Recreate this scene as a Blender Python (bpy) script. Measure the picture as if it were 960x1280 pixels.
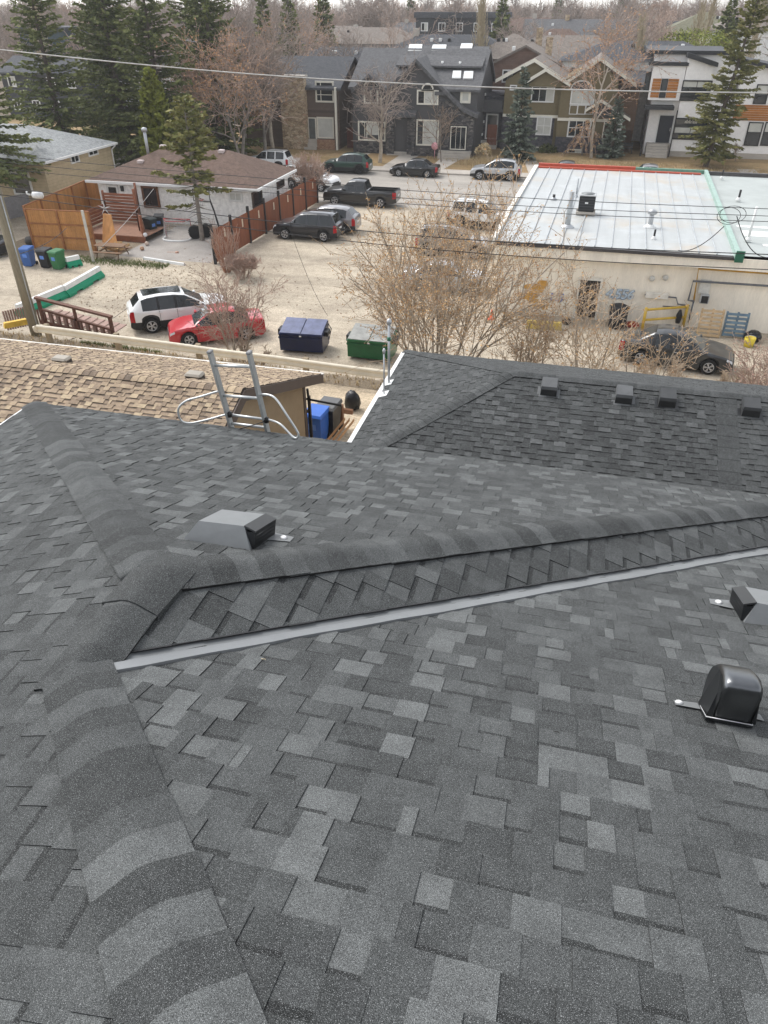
import bpy, bmesh, math, random
from mathutils import Vector, Matrix, noise as mnoise

S = bpy.context.scene
COL = S.collection
for _o in list(bpy.data.objects):
    bpy.data.objects.remove(_o)
R = math.radians
PI = math.pi

# ------------------------------------------------------------------ camera
FPX, PITCH, YAW, EYE = 911.8, R(34.70), R(14.32), 12.8
cd = bpy.data.cameras.new('camera')
cam = bpy.data.objects.new('camera', cd)
COL.objects.link(cam)
cam.location = (0, 0, EYE)
cam.rotation_euler = (R(90) - PITCH, 0, YAW)
cd.sensor_fit = 'HORIZONTAL'
cd.sensor_width = 36
cd.lens = FPX / 960 * 36
cd.clip_start = .05
cd.clip_end = 4000
S.camera = cam

# ------------------------------------------------------------------ daylight (overcast)
SUN_EL, SUN_AZ = R(52), R(-62)
w = bpy.data.worlds.new('World')
S.world = w
w.use_nodes = True
nt = w.node_tree
bg = nt.nodes['Background']
sky = nt.nodes.new('ShaderNodeTexSky')
sky.sky_type = 'NISHITA'
sky.sun_disc = False
sky.sun_elevation = SUN_EL
sky.sun_rotation = SUN_AZ
sky.air_density = 1.0
sky.dust_density = 1.0
sky.ozone_density = 1.0
hs = nt.nodes.new('ShaderNodeHueSaturation')
hs.inputs['Saturation'].default_value = .22
nt.links.new(sky.outputs[0], hs.inputs['Color'])
nt.links.new(hs.outputs[0], bg.inputs['Color'])
bg.inputs['Strength'].default_value = .15
sd = bpy.data.lights.new('sun', 'SUN')
sd.energy = 1.3
sd.angle = R(30)
sd.color = (1, .97, .93)
sun = bpy.data.objects.new('sun', sd)
COL.objects.link(sun)
_d = Vector((math.sin(SUN_AZ) * math.cos(SUN_EL), math.cos(SUN_AZ) * math.cos(SUN_EL), math.sin(SUN_EL)))
sun.rotation_euler = _d.to_track_quat('Z', 'Y').to_euler()
sun.location = _d * 300
S.view_settings.view_transform = 'Standard'
S.view_settings.look = 'None'
S.view_settings.gamma = 1
S.view_settings.exposure = 1.15
S.render.engine = 'CYCLES'
S.cycles.use_denoising = True
S.cycles.max_bounces = 6
S.cycles.transparent_max_bounces = 6

# ------------------------------------------------------------------ measuring helpers
_F = Vector((-math.sin(YAW) * math.cos(PITCH), math.cos(YAW) * math.cos(PITCH), -math.sin(PITCH)))
_R = Vector((math.cos(YAW), math.sin(YAW), 0))
_D = _F.cross(_R)
_C = Vector((0, 0, EYE))
def _ray(u, v): return _F + _R * ((u - 480) / FPX) + _D * ((v - 640) / FPX)
def gz(u, v, z=0.0):            # where a sight line meets the level z
    d = _ray(u, v); return _C + d * ((z - EYE) / d.z)
def gy(u, v, y):                # ... the wall plane Y = y
    d = _ray(u, v); return _C + d * (y / d.y)
def gx(u, v, x):
    d = _ray(u, v); return _C + d * (x / d.x)
def gpl(u, v, p, n):
    d = _ray(u, v); return _C + d * ((Vector(p) - _C).dot(n) / d.dot(n))
def pr(P):
    P = Vector(P) - _C; z = P.dot(_F)
    return (480 + FPX * P.dot(_R) / z, 640 + FPX * P.dot(_D) / z, z)

# ------------------------------------------------------------------ scene helpers
def tag(o, label=None, cat=None, group=None, kind=None):
    if label: o['label'] = label
    if cat: o['category'] = cat
    if group: o['group'] = group
    if kind: o['kind'] = kind
    return o
def thing(name, label, cat, loc=(0, 0, 0), rz=0, group=None):
    o = bpy.data.objects.new(name, None)
    o.empty_display_size = .2
    COL.objects.link(o)
    o.location = loc
    o.rotation_euler = (0, 0, rz)
    return tag(o, label, cat, group)
def copy_tree(o, parent=None):
    c = o.copy(); COL.objects.link(c)
    if parent is not None: c.parent = parent
    for ch in list(o.children): copy_tree(ch, c)
    return c

class MB:                       # collects vertices and faces, becomes ONE mesh
    def __init__(s): s.v = []; s.f = []; s.m = []; s.t = []; s.sm = []
    def face(s, pts, mi=0, tone=None, smooth=False):
        i = len(s.v); s.v += [tuple(p) for p in pts]
        s.f.append(tuple(range(i, i + len(pts)))); s.m.append(mi); s.t.append(tone); s.sm.append(smooth)
    def raw(s, vs, fs, mi=0, tone=None, smooth=False):
        i = len(s.v); s.v += [tuple(p) for p in vs]
        for f in fs:
            s.f.append(tuple(a + i for a in f)); s.m.append(mi); s.t.append(tone); s.sm.append(smooth)
        return s
    def box(s, x0, y0, z0, x1, y1, z1, mi=0, mat=None, bev=0.0):
        if bev > 0:
            b = min(bev, abs(x1 - x0) * .45, abs(y1 - y0) * .45, abs(z1 - z0) * .45)
            vs, idx = [], {}
            X, Y, Z = (x0, x1), (y0, y1), (z0, z1)
            for i in (0, 1):
                for j in (0, 1):
                    for k in (0, 1):
                        sx, sy, sz = (1, -1)[i] * b, (1, -1)[j] * b, (1, -1)[k] * b
                        idx[i, j, k] = len(vs)
                        vs += [(X[i], Y[j] + sy, Z[k] + sz), (X[i] + sx, Y[j], Z[k] + sz), (X[i] + sx, Y[j] + sy, Z[k])]
            fs = []
            for i in (0, 1):
                a = [idx[i, 0, 0], idx[i, 1, 0], idx[i, 1, 1], idx[i, 0, 1]]; fs.append(a if i else a[::-1])
                a = [idx[0, i, 0] + 1, idx[1, i, 0] + 1, idx[1, i, 1] + 1, idx[0, i, 1] + 1]; fs.append(a[::-1] if i else a)
                a = [idx[0, 0, i] + 2, idx[1, 0, i] + 2, idx[1, 1, i] + 2, idx[0, 1, i] + 2]; fs.append(a if i else a[::-1])
            for i in (0, 1):
                for j in (0, 1):
                    a, c = idx[i, j, 0], idx[i, j, 1]
                    fs.append([a, a + 1, c + 1, c])
                    a, c = idx[i, 0, j], idx[i, 1, j]
                    fs.append([a, a + 2, c + 2, c])
                    a, c = idx[0, i, j], idx[1, i, j]
                    fs.append([a + 1, a + 2, c + 2, c + 1])
                    for k in (0, 1):
                        pass
            for i in (0, 1):
                for j in (0, 1):
                    for k in (0, 1):
                        a = idx[i, j, k]; fs.append([a, a + 1, a + 2])
        else:
            vs = [(x0, y0, z0), (x1, y0, z0), (x1, y1, z0), (x0, y1, z0), (x0, y0, z1), (x1, y0, z1), (x1, y1, z1), (x0, y1, z1)]
            fs = [(3, 2, 1, 0), (4, 5, 6, 7), (0, 1, 5, 4), (1, 2, 6, 5), (2, 3, 7, 6), (3, 0, 4, 7)]
        if mat is not None: vs = [mat @ Vector(p) for p in vs]
        return s.raw(vs, fs, mi)
    def hexa(s, p, mi=0):       # 8 points, bottom 4 then top 4
        return s.raw(p, [(3, 2, 1, 0), (4, 5, 6, 7), (0, 1, 5, 4), (1, 2, 6, 5), (2, 3, 7, 6), (3, 0, 4, 7)], mi)
    def prism(s, poly, h, mi=0, smooth=False):  # polygon (3d points) pushed along vector h
        n = len(poly); h = Vector(h)
        a = [Vector(p) for p in poly]; b = [p + h for p in a]
        fs = [tuple(range(n))[::-1], tuple(range(n, 2 * n))]
        fs += [(i, (i + 1) % n, n + (i + 1) % n, n + i) for i in range(n)]
        return s.raw(a + b, fs, mi, smooth=smooth)
    def tube(s, pts, rad, n=8, mi=0, caps=True, smooth=True):
        pts = [Vector(p) for p in pts]
        if len(pts) < 2: return s
        if not hasattr(rad, '__len__'): rad = [rad] * len(pts)
        vs, fs = [], []
        u = None
        for i, p in enumerate(pts):
            d = (pts[min(i + 1, len(pts) - 1)] - pts[max(i - 1, 0)])
            if d.length < 1e-9: d = Vector((0, 0, 1))
            d.normalize()
            if u is None:
                u = d.cross(Vector((0, 0, 1)) if abs(d.z) < .9 else Vector((1, 0, 0))).normalized()
            else:
                u = (u - d * u.dot(d))
                u = u.normalized() if u.length > 1e-6 else d.orthogonal().normalized()
            wv = d.cross(u)
            for k in range(n):
                a = 2 * PI * k / n
                vs.append(p + (u * math.cos(a) + wv * math.sin(a)) * rad[i])
        for i in range(len(pts) - 1):
            for k in range(n):
                k2 = (k + 1) % n
                fs.append((i * n + k, i * n + k2, (i + 1) * n + k2, (i + 1) * n + k))
        s.raw(vs, fs, mi, smooth=smooth)
        if caps:
            s.raw(vs[:n], [tuple(range(n))[::-1]], mi); s.raw(vs[-n:], [tuple(range(n))], mi)
        return s
    def lathe(s, prof, n=16, c=(0, 0, 0), axis='Z', mi=0, smooth=True):
        vs, fs = [], []
        for r, h in prof:
            for k in range(n):
                a = 2 * PI * k / n
                x, y = r * math.cos(a), r * math.sin(a)
                q = (x, y, h) if axis == 'Z' else ((x, h, y) if axis == 'Y' else (h, x, y))
                vs.append((q[0] + c[0], q[1] + c[1], q[2] + c[2]))
        for i in range(len(prof) - 1):
            for k in range(n):
                k2 = (k + 1) % n
                fs.append((i * n + k, i * n + k2, (i + 1) * n + k2, (i + 1) * n + k))
        fs.append(tuple(range(n))[::-1]); m = (len(prof) - 1) * n; fs.append(tuple(range(m, m + n)))
        return s.raw(vs, fs, mi, smooth=smooth)
    def mesh(s, name, mats, fix=False):
        me = bpy.data.meshes.new(name)
        me.from_pydata(s.v, [], s.f)
        for m in (mats if isinstance(mats, (list, tuple)) else [mats]): me.materials.append(m)
        n = len(s.f)
        if any(s.m): me.polygons.foreach_set('material_index', s.m)
        me.polygons.foreach_set('use_smooth', s.sm)
        if any(t is not None for t in s.t):
            at = me.attributes.new('tone', 'FLOAT', 'FACE')
            at.data.foreach_set('value', [(.5 if t is None else t) for t in s.t])
        if fix:
            bm = bmesh.new(); bm.from_mesh(me)
            bmesh.ops.remove_doubles(bm, verts=bm.verts, dist=1e-5)
            bmesh.ops.recalc_face_normals(bm, faces=bm.faces)
            bm.to_mesh(me); bm.free()
        me.update()
        return me
    def build(s, name, mats, parent=None, loc=None, fix=True, kind=None):
        o = bpy.data.objects.new(name, s.mesh(name, mats, fix))
        COL.objects.link(o)
        if parent is not None: o.parent = parent
        if loc is not None: o.location = loc
        if kind: o['kind'] = kind
        return o

# ------------------------------------------------------------------ materials
class NT:
    def __init__(s, name):
        s.mat = bpy.data.materials.new(name); s.mat.use_nodes = True
        s.n = s.mat.node_tree.nodes; s.l = s.mat.node_tree.links
        s.b = s.n['Principled BSDF']
    def add(s, t, **kw):
        n = s.n.new(t)
        for k, v in kw.items(): setattr(n, k, v)
        return n
    def val(s, sock, v):
        if hasattr(v, 'is_output'): s.l.new(v, sock)
        else: sock.default_value = v
    def noise(s, scale, detail=3, rough=.55, vec=None, dist=0):
        n = s.add('ShaderNodeTexNoise'); n.inputs['Scale'].default_value = scale
        n.inputs['Detail'].default_value = detail; n.inputs['Roughness'].default_value = rough
        n.inputs['Distortion'].default_value = dist
        if vec is not None: s.l.new(vec, n.inputs['Vector'])
        return n.outputs['Fac']
    def pos(s, scale=(1, 1, 1), obj=False):
        g = s.add('ShaderNodeTexCoord').outputs['Object'] if obj else s.add('ShaderNodeNewGeometry').outputs['Position']
        m = s.add('ShaderNodeMapping'); m.inputs['Scale'].default_value = scale
        s.l.new(g, m.inputs['Vector']); return m.outputs[0]
    def maprange(s, x, a, b, c, d):
        n = s.add('ShaderNodeMapRange')
        s.l.new(x, n.inputs[0])
        for i, v in enumerate((a, b, c, d)): n.inputs[i + 1].default_value = v
        return n.outputs[0]
    def ramp(s, x, stops, interp='LINEAR'):
        n = s.add('ShaderNodeValToRGB'); n.color_ramp.interpolation = interp
        e = n.color_ramp.elements
        while len(e) < len(stops): e.new(.5)
        for el, (p, c) in zip(e, stops): el.position = p; el.color = (*c, 1)
        s.l.new(x, n.inputs[0]); return n.outputs[0]
    def mix(s, a, b, f=.5, mode='MIX'):
        n = s.add('ShaderNodeMix', data_type='RGBA', blend_type=mode)
        s.val(n.inputs[0], f)
        for i, v in ((6, a), (7, b)):
            if isinstance(v, (tuple, list)): v = (*v[:3], 1)
            s.val(n.inputs[i], v)
        return n.outputs[2]
    def mul(s, col, fac):       # colour times a grey factor
        c = s.add('ShaderNodeCombineColor')
        for i in range(3): s.l.new(fac, c.inputs[i])
        return s.mix(col, c.outputs[0], 1.0, 'MULTIPLY')
    def bump(s, h, strength=.4, dist=.01):
        n = s.add('ShaderNodeBump'); n.inputs['Strength'].default_value = strength; n.inputs['Distance'].default_value = dist
        s.l.new(h, n.inputs['Height']); s.l.new(n.outputs[0], s.b.inputs['Normal'])
    def out(s, col, rough=.7, metal=0.0, spec=.4):
        s.val(s.b.inputs['Base Color'], (*col, 1) if isinstance(col, tuple) else col)
        s.val(s.b.inputs['Roughness'], rough); s.val(s.b.inputs['Metallic'], metal)
        s.val(s.b.inputs['Specular IOR Level'], spec)
        return s.mat
_mats = {}
def M(name, col=None, rough=.7, metal=0.0, var=.18, scale=4.0, bump=0.0, bscale=None, spec=.35, fine=0.0, obj=False, stretch=(1, 1, 1), coat=0.0):
    """plain procedural material: colour broken by large and fine noise, with optional relief"""
    if name in _mats: return _mats[name]
    t = NT(name)
    v = t.pos(stretch, obj)
    a = t.maprange(t.noise(scale, 4, .6, v), .3, .7, 1 - var, 1 + var)
    c = t.mul(tuple(col), a)
    if fine > 0:
        c = t.mul(c, t.maprange(t.noise(scale * 14, 2, .6, v), .3, .7, 1 - fine, 1 + fine))
    if bump > 0: t.bump(t.noise(bscale or scale * 5, 4, .6, v), bump, .02)
    t.out(c, rough, metal, spec)
    if coat: t.b.inputs['Coat Weight'].default_value = coat; t.b.inputs['Coat Roughness'].default_value = .05
    _mats[name] = t.mat
    return t.mat
def shingle_mat(name, stops, gran=(.2, 2.1), gscale=400, big=.12, streak=0.0):
    t = NT(name)
    at = t.add('ShaderNodeAttribute', attribute_name='tone')
    v = t.pos()
    c = t.ramp(at.outputs['Fac'], stops)
    g = t.noise(gscale, 2, .7, v)
    c = t.mul(c, t.maprange(g, .33, .67, *gran))
    g2 = t.noise(gscale * .38, 2, .6, v)
    c = t.mul(c, t.maprange(g2, .3, .7, .78, 1.22))
    c = t.mul(c, t.maprange(t.noise(1.1, 4, .6, v), .3, .7, 1 - big, 1 + big))
    c = t.mul(c, t.maprange(t.noise(9, 3, .6, v), .32, .68, .84, 1.16))
    sp = t.noise(gscale * 1.15, 0, .5, t.pos((1.01, .99, 1)))
    c = t.mix(c, (.36, .37, .37), t.maprange(sp, .66, .75, 0, .6))
    t.bump(g, .6, .003)
    _mats[name] = t.out(c, .93, 0, .25)
    return t.mat
# ------------------------------------------------------------------ roof geometry tools
def clip(poly, hp):             # keep a*x + b*y + c >= 0
    a, b, c = hp; out = []
    for i, p in enumerate(poly):
        q = poly[(i + 1) % len(poly)]
        dp = a * p[0] + b * p[1] + c; dq = a * q[0] + b * q[1] + c
        if dp >= 0: out.append(p)
        if (dp > 0 > dq) or (dp < 0 < dq):
            k = dp / (dp - dq); out.append((p[0] + (q[0] - p[0]) * k, p[1] + (q[1] - p[1]) * k))
    return out
def halfplanes(poly):
    area = sum(poly[i][0] * poly[(i + 1) % len(poly)][1] - poly[(i + 1) % len(poly)][0] * poly[i][1] for i in range(len(poly)))
    if area < 0: poly = poly[::-1]
    r = []
    for i, p in enumerate(poly):
        q = poly[(i + 1) % len(poly)]
        nx, ny = -(q[1] - p[1]), q[0] - p[0]
        l = math.hypot(nx, ny)
        r.append((nx / l, ny / l, -(nx * p[0] + ny * p[1]) / l))
    return r
class Slope:                    # plane: origin o on its top line, e along the courses, d down the fall (plan), pitch m
    def __init__(s, o, e, d, m):
        s.o = Vector(o); s.e = Vector((*e, 0)).normalized()
        s.d = (Vector((*d, 0)).normalized() - Vector((0, 0, m))).normalized()
        s.n = s.e.cross(s.d)
        if s.n.z < 0: s.n = -s.n
    def at(s, a, b, h=0.0): return s.o + s.e * a + s.d * b + s.n * h
    def ab(s, p): q = Vector(p) - s.o; return (q.dot(s.e), q.dot(s.d))
def lay(sl, polys3, rng, expo=.143, wid=(.08, .178), tones=None, lift=(.002, .0055, .004), bands=.8, band=(.024, .04), bt=(.08, 0), gap=1.0):
    """shingle pieces over convex regions (lists of 3d points); yields MB + centre for every piece"""
    regs = [halfplanes([sl.ab(p) for p in P]) for P in polys3]
    ab = [sl.ab(p) for P in polys3 for p in P]
    a0, a1 = min(p[0] for p in ab), max(p[0] for p in ab)
    b0, b1 = min(p[1] for p in ab), max(p[1] for p in ab)
    out = []
    k = math.floor(b0 / expo)
    while k * expo < b1:
        u0, u1 = k * expo, (k + 1) * expo
        a = a0 - rng.random() * .3
        tooth = rng.random() < .5
        sheet = rng.uniform(-.06, .06); last = -1
        while a < a1:
            wd = rng.uniform(*wid)
            if rng.random() < .08: wd = rng.uniform(.035, .06)
            rect = [(a, u0), (a + wd, u0), (a + wd, u1), (a, u1)]
            tn = min(1, max(0, rng.choice(tones) + sheet + rng.uniform(-.05, .05)))
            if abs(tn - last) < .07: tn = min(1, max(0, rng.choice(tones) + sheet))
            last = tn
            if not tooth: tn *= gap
            mb = MB(); cs = []
            skew = rng.uniform(-.0008, .0012)
            for hp in regs:
                q = rect
                for h in hp:
                    q = clip(q, h)
                    if len(q) < 3: break
                if len(q) < 3: continue
                ar = abs(sum(q[i][0] * q[(i + 1) % len(q)][1] - q[(i + 1) % len(q)][0] * q[i][1] for i in range(len(q)))) / 2
                if ar < 4e-5: continue
                def P(x, y, low=False):
                    f = (y - u0) / expo
                    h = lift[0] + f * lift[1] + (lift[2] if tooth else 0) + skew * (1 if x > a + wd / 2 else -1)
                    return sl.at(x, y, -.003 if low else h)
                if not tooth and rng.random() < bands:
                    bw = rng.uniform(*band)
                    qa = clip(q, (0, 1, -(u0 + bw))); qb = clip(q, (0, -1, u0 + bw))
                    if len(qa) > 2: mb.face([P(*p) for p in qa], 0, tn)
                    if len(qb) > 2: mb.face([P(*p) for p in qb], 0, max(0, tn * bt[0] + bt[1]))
                else:
                    mb.face([P(*p) for p in q], 0, tn)
                n = len(q)
                for i in range(n):
                    p, r = q[i], q[(i + 1) % n]
                    mb.face([P(*p), P(*p, True), P(*r, True), P(*r)], 1, 0)
                cs.append((sum(p[0] for p in q) / n, sum(p[1] for p in q) / n, ar))
            if mb.f:
                c = max(cs, key=lambda z: z[2])
                out.append((mb, sl.at(c[0], c[1]), sum(z[2] for z in cs), sl.n))
            a += wd; 
            tooth = not tooth if rng.random() < .8 else tooth
        k += 1
    return out
def show(c, n, ar):             # rough picture area of a piece, 0 when outside the frame
    u, v, z = pr(c)
    if z < .3 or not (-15 < u < 975 and -15 < v < 1295): return 0
    d = (_C - Vector(c)).normalized()
    return ar * abs(n.dot(d)) / (z * z)
def place_pieces(pieces, parent, mat, name='shingle', limit=300, rest='shingle', pool=None):
    """the `limit` pieces that show largest become objects of their own, the rest one stuff mesh"""
    order = sorted(range(len(pieces)), key=lambda i: -show(pieces[i][1], pieces[i][3], pieces[i][2]))
    big = MB(); n = 0
    for k, i in enumerate(order):
        mb, c, ar, nn = pieces[i]
        if k < limit and show(c, nn, ar) > 0:
            mb.build(name, mat, parent, fix=False); n += 1
        else:
            big.v, off = big.v, len(big.v)
            big.v += mb.v
            big.f += [tuple(a + off for a in f) for f in mb.f]
            big.m += mb.m; big.t += mb.t; big.sm += mb.sm
    if big.f: big.build(rest, mat, parent, fix=False, kind='stuff')
def hip_caps(p0, p1, nl, nr, rng, tones, width=.15, expo=.143, h0=.018, h1=.027, soft=.032, first=.0, ns=9):
    """cap pieces along the crest from the low end p0 to the high end p1; nl / nr normals of the two slopes"""
    p0, p1 = Vector(p0), Vector(p1)
    ln = (p1 - p0).length; t = (p1 - p0) / ln
    up = (nl + nr).normalized()
    side = t.cross(up)
    sl, sr = nl.cross(t).normalized(), nr.cross(t).normalized()
    if sl.z > 0: sl = -sl
    if sr.z > 0: sr = -sr
    def cross(wv):
        s = sl if wv < 0 else sr
        return s * abs(wv)
    ws = [-1 + 2 * i / (ns - 1) for i in range(ns)]
    out = []
    k = 0; x = first
    while x < ln:
        ex = expo * rng.uniform(.93, 1.07)
        x1 = min(x + ex * 1.9, ln + .02)
        tn = min(1, max(0, rng.choice(tones) + rng.uniform(-.06, .06)))
        wl, wr = width * rng.uniform(.97, 1.03), width * rng.uniform(.97, 1.03)
        j0 = rng.uniform(-.004, .004)
        rows = []
        for xx, hh, drop in ((x, h1, -.006), (x, h1, 0), (x + ex * .5, h1 * .72 + h0 * .28, 0), (x1, h0, 0)):
            row = []
            for q in ws:
                wv = q * (wl if q < 0 else wr)
                c = (cross(wv - soft) + cross(wv + soft)) / 2 if abs(wv) < soft * 2 else cross(wv)
                nrm = up if abs(wv) < .03 else (nl if wv < 0 else nr)
                hgt = (hh if drop == 0 else -.012)
                e = 1 - abs(q)
                row.append(p0 + t * (xx + j0 * q) + c + nrm * hgt + up * ((.007 if drop == 0 else -.01) * max(0, 1 - abs(wv) / .08)))
            rows.append(row)
        mb = MB()
        vs = [p for r in rows for p in r]
        fs = []
        for i in range(3):
            for j in range(ns - 1):
                fs.append((i * ns + j, i * ns + j + 1, (i + 1) * ns + j + 1, (i + 1) * ns + j))
        mb.raw(vs, fs[:ns - 1], 1, 0)
        mb.raw(vs, fs[ns - 1:], 0, tn, smooth=True)
        for j, nrm in ((0, nl), (ns - 1, nr)):      # long edges turned down to the roof
            for i in (1, 2):
                a, b = rows[i][j], rows[i + 1][j]
                mb.face([a, b, b - nrm * .02, a - nrm * .024], 1, 0)
        out.append((mb, p0 + t * (x + ex / 2), ex * width * 2, up))
        x += ex; k += 1
    return out
# ------------------------------------------------------------------ the house the photograph is taken from
rng = random.Random(11)
PM = .3848
SCL = 1.40
V0 = Vector((-1.338 * SCL, 1.319 * SCL, EYE - 1.720 * SCL))
RIDGE, RUN = .4875 * SCL, 3.258 * SCL
J = V0 + Vector((0, RIDGE, 0))
CNR = J + Vector((-RUN, RUN, -PM * RUN))             # eave corner of slopes B and C
EAVE_Z = CNR.z
asph = M('asphalt_edge', (.012, .012, .012), .9, var=.1)
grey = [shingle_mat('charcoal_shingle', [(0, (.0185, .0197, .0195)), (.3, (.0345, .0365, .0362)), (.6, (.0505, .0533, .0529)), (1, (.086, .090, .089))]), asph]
TONES = [.28, .33, .38, .42, .46, .5, .54, .6, .7, .86, .95]
CAPT = [.15, .2, .25, .31, .38, .45, .56, .66, .74]
house = thing('house', 'tall house under a new charcoal shingled hip roof with grey metal valley', 'house', (0, 0, 0))
Aup = V0 + Vector((5, -5, 5 * PM))                   # up the first hip, behind the camera
Bre = J + Vector((6.5, 6.5, -PM * 6.5))              # down the hip to the right
slA = Slope(V0, (1, 0), (0, 1), PM)
slB = Slope(J, (1, 0), (0, 1), PM)
slC = Slope(V0, (0, 1), (-1, 0), PM)
slD = Slope(V0, (0, 1), (1, 0), PM)
def down(sl, p, b): return p + sl.d * b
LB = RUN * math.sqrt(1 + PM * PM)
Vend = V0 + Vector((7.5, 7.5, -PM * 7.5))
# base sheets of the roof
rb = MB()
Beave = J + Vector((RUN, RUN, -PM * RUN))
Vlow = V0 + Vector((RUN + RIDGE, RUN + RIDGE, -PM * (RUN + RIDGE)))
rb.face([J, CNR, Beave])
rb.face([V0, Vlow, Beave, J])
Afar = V0 + Vector((11, RUN + RIDGE, -PM * (RUN + RIDGE)))
rb.face([V0, Aup, Aup + Vector((6, 0, 0)), Afar, Vlow])
Ceave = CNR.copy()
Cl = Vector((CNR.x, -4, EAVE_Z))
Ctop = Vector((Aup.x, Aup.y, Aup.z))
rb.face([V0, J, CNR, Cl, Vector((CNR.x + 8.5, -4, EAVE_Z + 0)) if False else Vector((CNR.x, -4.2, EAVE_Z)), Aup])
rb.build('roof', grey, house)
roof = bpy.data.objects['roof']
pieces = []
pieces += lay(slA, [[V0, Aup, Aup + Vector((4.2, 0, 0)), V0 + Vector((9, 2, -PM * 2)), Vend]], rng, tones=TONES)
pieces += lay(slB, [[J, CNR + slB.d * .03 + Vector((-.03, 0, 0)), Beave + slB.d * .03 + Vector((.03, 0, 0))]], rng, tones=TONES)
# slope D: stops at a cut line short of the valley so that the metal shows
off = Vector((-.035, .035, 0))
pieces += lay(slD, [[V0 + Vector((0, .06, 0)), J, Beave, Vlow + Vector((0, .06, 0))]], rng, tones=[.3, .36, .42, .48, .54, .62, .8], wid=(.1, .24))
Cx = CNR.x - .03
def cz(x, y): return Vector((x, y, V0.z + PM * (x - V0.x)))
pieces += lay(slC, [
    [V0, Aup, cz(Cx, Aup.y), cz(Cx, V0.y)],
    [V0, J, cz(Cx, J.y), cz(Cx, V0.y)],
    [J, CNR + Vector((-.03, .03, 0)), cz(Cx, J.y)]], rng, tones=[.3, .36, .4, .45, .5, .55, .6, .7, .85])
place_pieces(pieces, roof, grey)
caps = []
caps += hip_caps(CNR + Vector((-.02, .02, -.02)), J + Vector((-.085, .085, -PM * .085)), slC.n, slB.n, rng, CAPT, width=.152, expo=.15)
caps += hip_caps(J + Vector((RUN, RUN, -PM * RUN)), J + Vector((.085, .085, -PM * .085)), slD.n, slB.n, rng, CAPT, width=.14)
caps += hip_caps(J + Vector((0, .02, 0)), V0 - Vector((0, .1, 0)), slC.n, slD.n, rng, CAPT, width=.15)
caps += hip_caps(V0 + Vector((-.03, .03, -PM * .03)), Aup, slC.n, slA.n, rng, CAPT, width=.152, expo=.15)
# draped patch over the meeting point of the ridges
def roof_z(x, y):
    zA = V0.z - PM * (y - V0.y); zC = V0.z + PM * (x - V0.x); zD = V0.z - PM * (x - V0.x); zB = J.z - PM * (y - J.y)
    return min(zC, max(zA, min(zB, zD)))
def drape(x, y, k=.06):
    return sum(roof_z(x + k * a, y + k * b) for a in (-1, -.5, 0, .5, 1) for b in (-1, -.5, 0, .5, 1)) / 25
def patch(cx, cy, ang, hw, hl, tn, lift, n=9):
    mb = MB(); ca, sa = math.cos(ang), math.sin(ang); P = []
    for i in range(n):
        for j in range(n):
            a, b = hw * (2 * i / (n - 1) - 1), hl * (2 * j / (n - 1) - 1)
            x, y = cx + ca * a - sa * b, cy + sa * a + ca * b
            P.append(Vector((x, y, drape(x, y, .05) + lift - .006 * (2 * i / (n - 1) - 1) ** 2)))
    F = [(i * n + j, (i + 1) * n + j, (i + 1) * n + j + 1, i * n + j + 1) for i in range(n - 1) for j in range(n - 1)]
    mb.raw(P, F, 0, tn, smooth=True)
    rim = [i * n for i in range(n)] + [(n - 1) * n + j for j in range(1, n)] + [i * n + n - 1 for i in range(n - 2, -1, -1)] + [j for j in range(n - 2, 0, -1)]
    for a, b in zip(rim, rim[1:] + rim[:1]): mb.face([P[a], P[b], P[b] - Vector((0, 0, .024)), P[a] - Vector((0, 0, .03))], 0, tn * .8)
    return (mb, Vector((cx, cy, J.z)), .09, Vector((0, 0, 1)))
caps.append(patch(J.x + .01, J.y + .01, R(-4), .16, .25, .3, .037))
place_pieces(caps, roof, grey, name='ridge_cap', rest='ridge_cap')
# painted metal valley
zinc = M('valley_metal', (.165, .172, .175), .42, .0, .1, 3, .08, 30, spec=.5)
vt = (Vend - V0).normalized()
sA = slA.n.cross(vt); sA = -sA if sA.y > 0 else sA    # into slope A
mv = MB()
K = 46
rowsv = []
for i in range(K + 1):
    s = .10 + i * 7.2 / K
    wob = .004 * math.sin(i * 1.7) + .004 * math.sin(i * .53 + 1)
    p = V0 + vt * s
    q = p + Vector((-.09, .09, 0)) * 0 + (slD.n.cross(vt) if (slD.n.cross(vt)).z > 0 else -slD.n.cross(vt)) * .052
    e = p + sA * (.098 + wob)
    rowsv.append([q + slD.n * .001, p + Vector((0, 0, .010)), p + sA * .035 + slA.n * .02, e + slA.n * .0185, e + slA.n * .001])
for i in range(K):
    for j in range(4):
        mv.face([rowsv[i][j], rowsv[i + 1][j], rowsv[i + 1][j + 1], rowsv[i][j + 1]], smooth=(j < 2))
mv.build('valley_flashing', zinc, house)
# black drip edge along the cut shingles of slope D
de = MB()
blk = M('black_edge', (.012, .012, .013), .5, var=.1)
for i in range(K):
    s0, s1 = .08 + i * 7.1 / K, .08 + (i + 1) * 7.1 / K
    a, b = V0 + Vector((0, .058, 0)) + vt * s0, V0 + Vector((0, .058, 0)) + vt * s1
    hh = .004 * math.sin(i * 2.3)
    de.hexa([a + slD.n * .004, b + slD.n * .004, b + slD.n * .004 + sA * .012, a + slD.n * .004 + sA * .012,
             a + slD.n * (.013 + hh * .3), b + slD.n * .013, b + slD.n * .013 + sA * (.012 + hh), a + slD.n * (.013 + hh * .3) + sA * (.012 + hh)])
de.build('drip_edge', blk, house)
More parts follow.
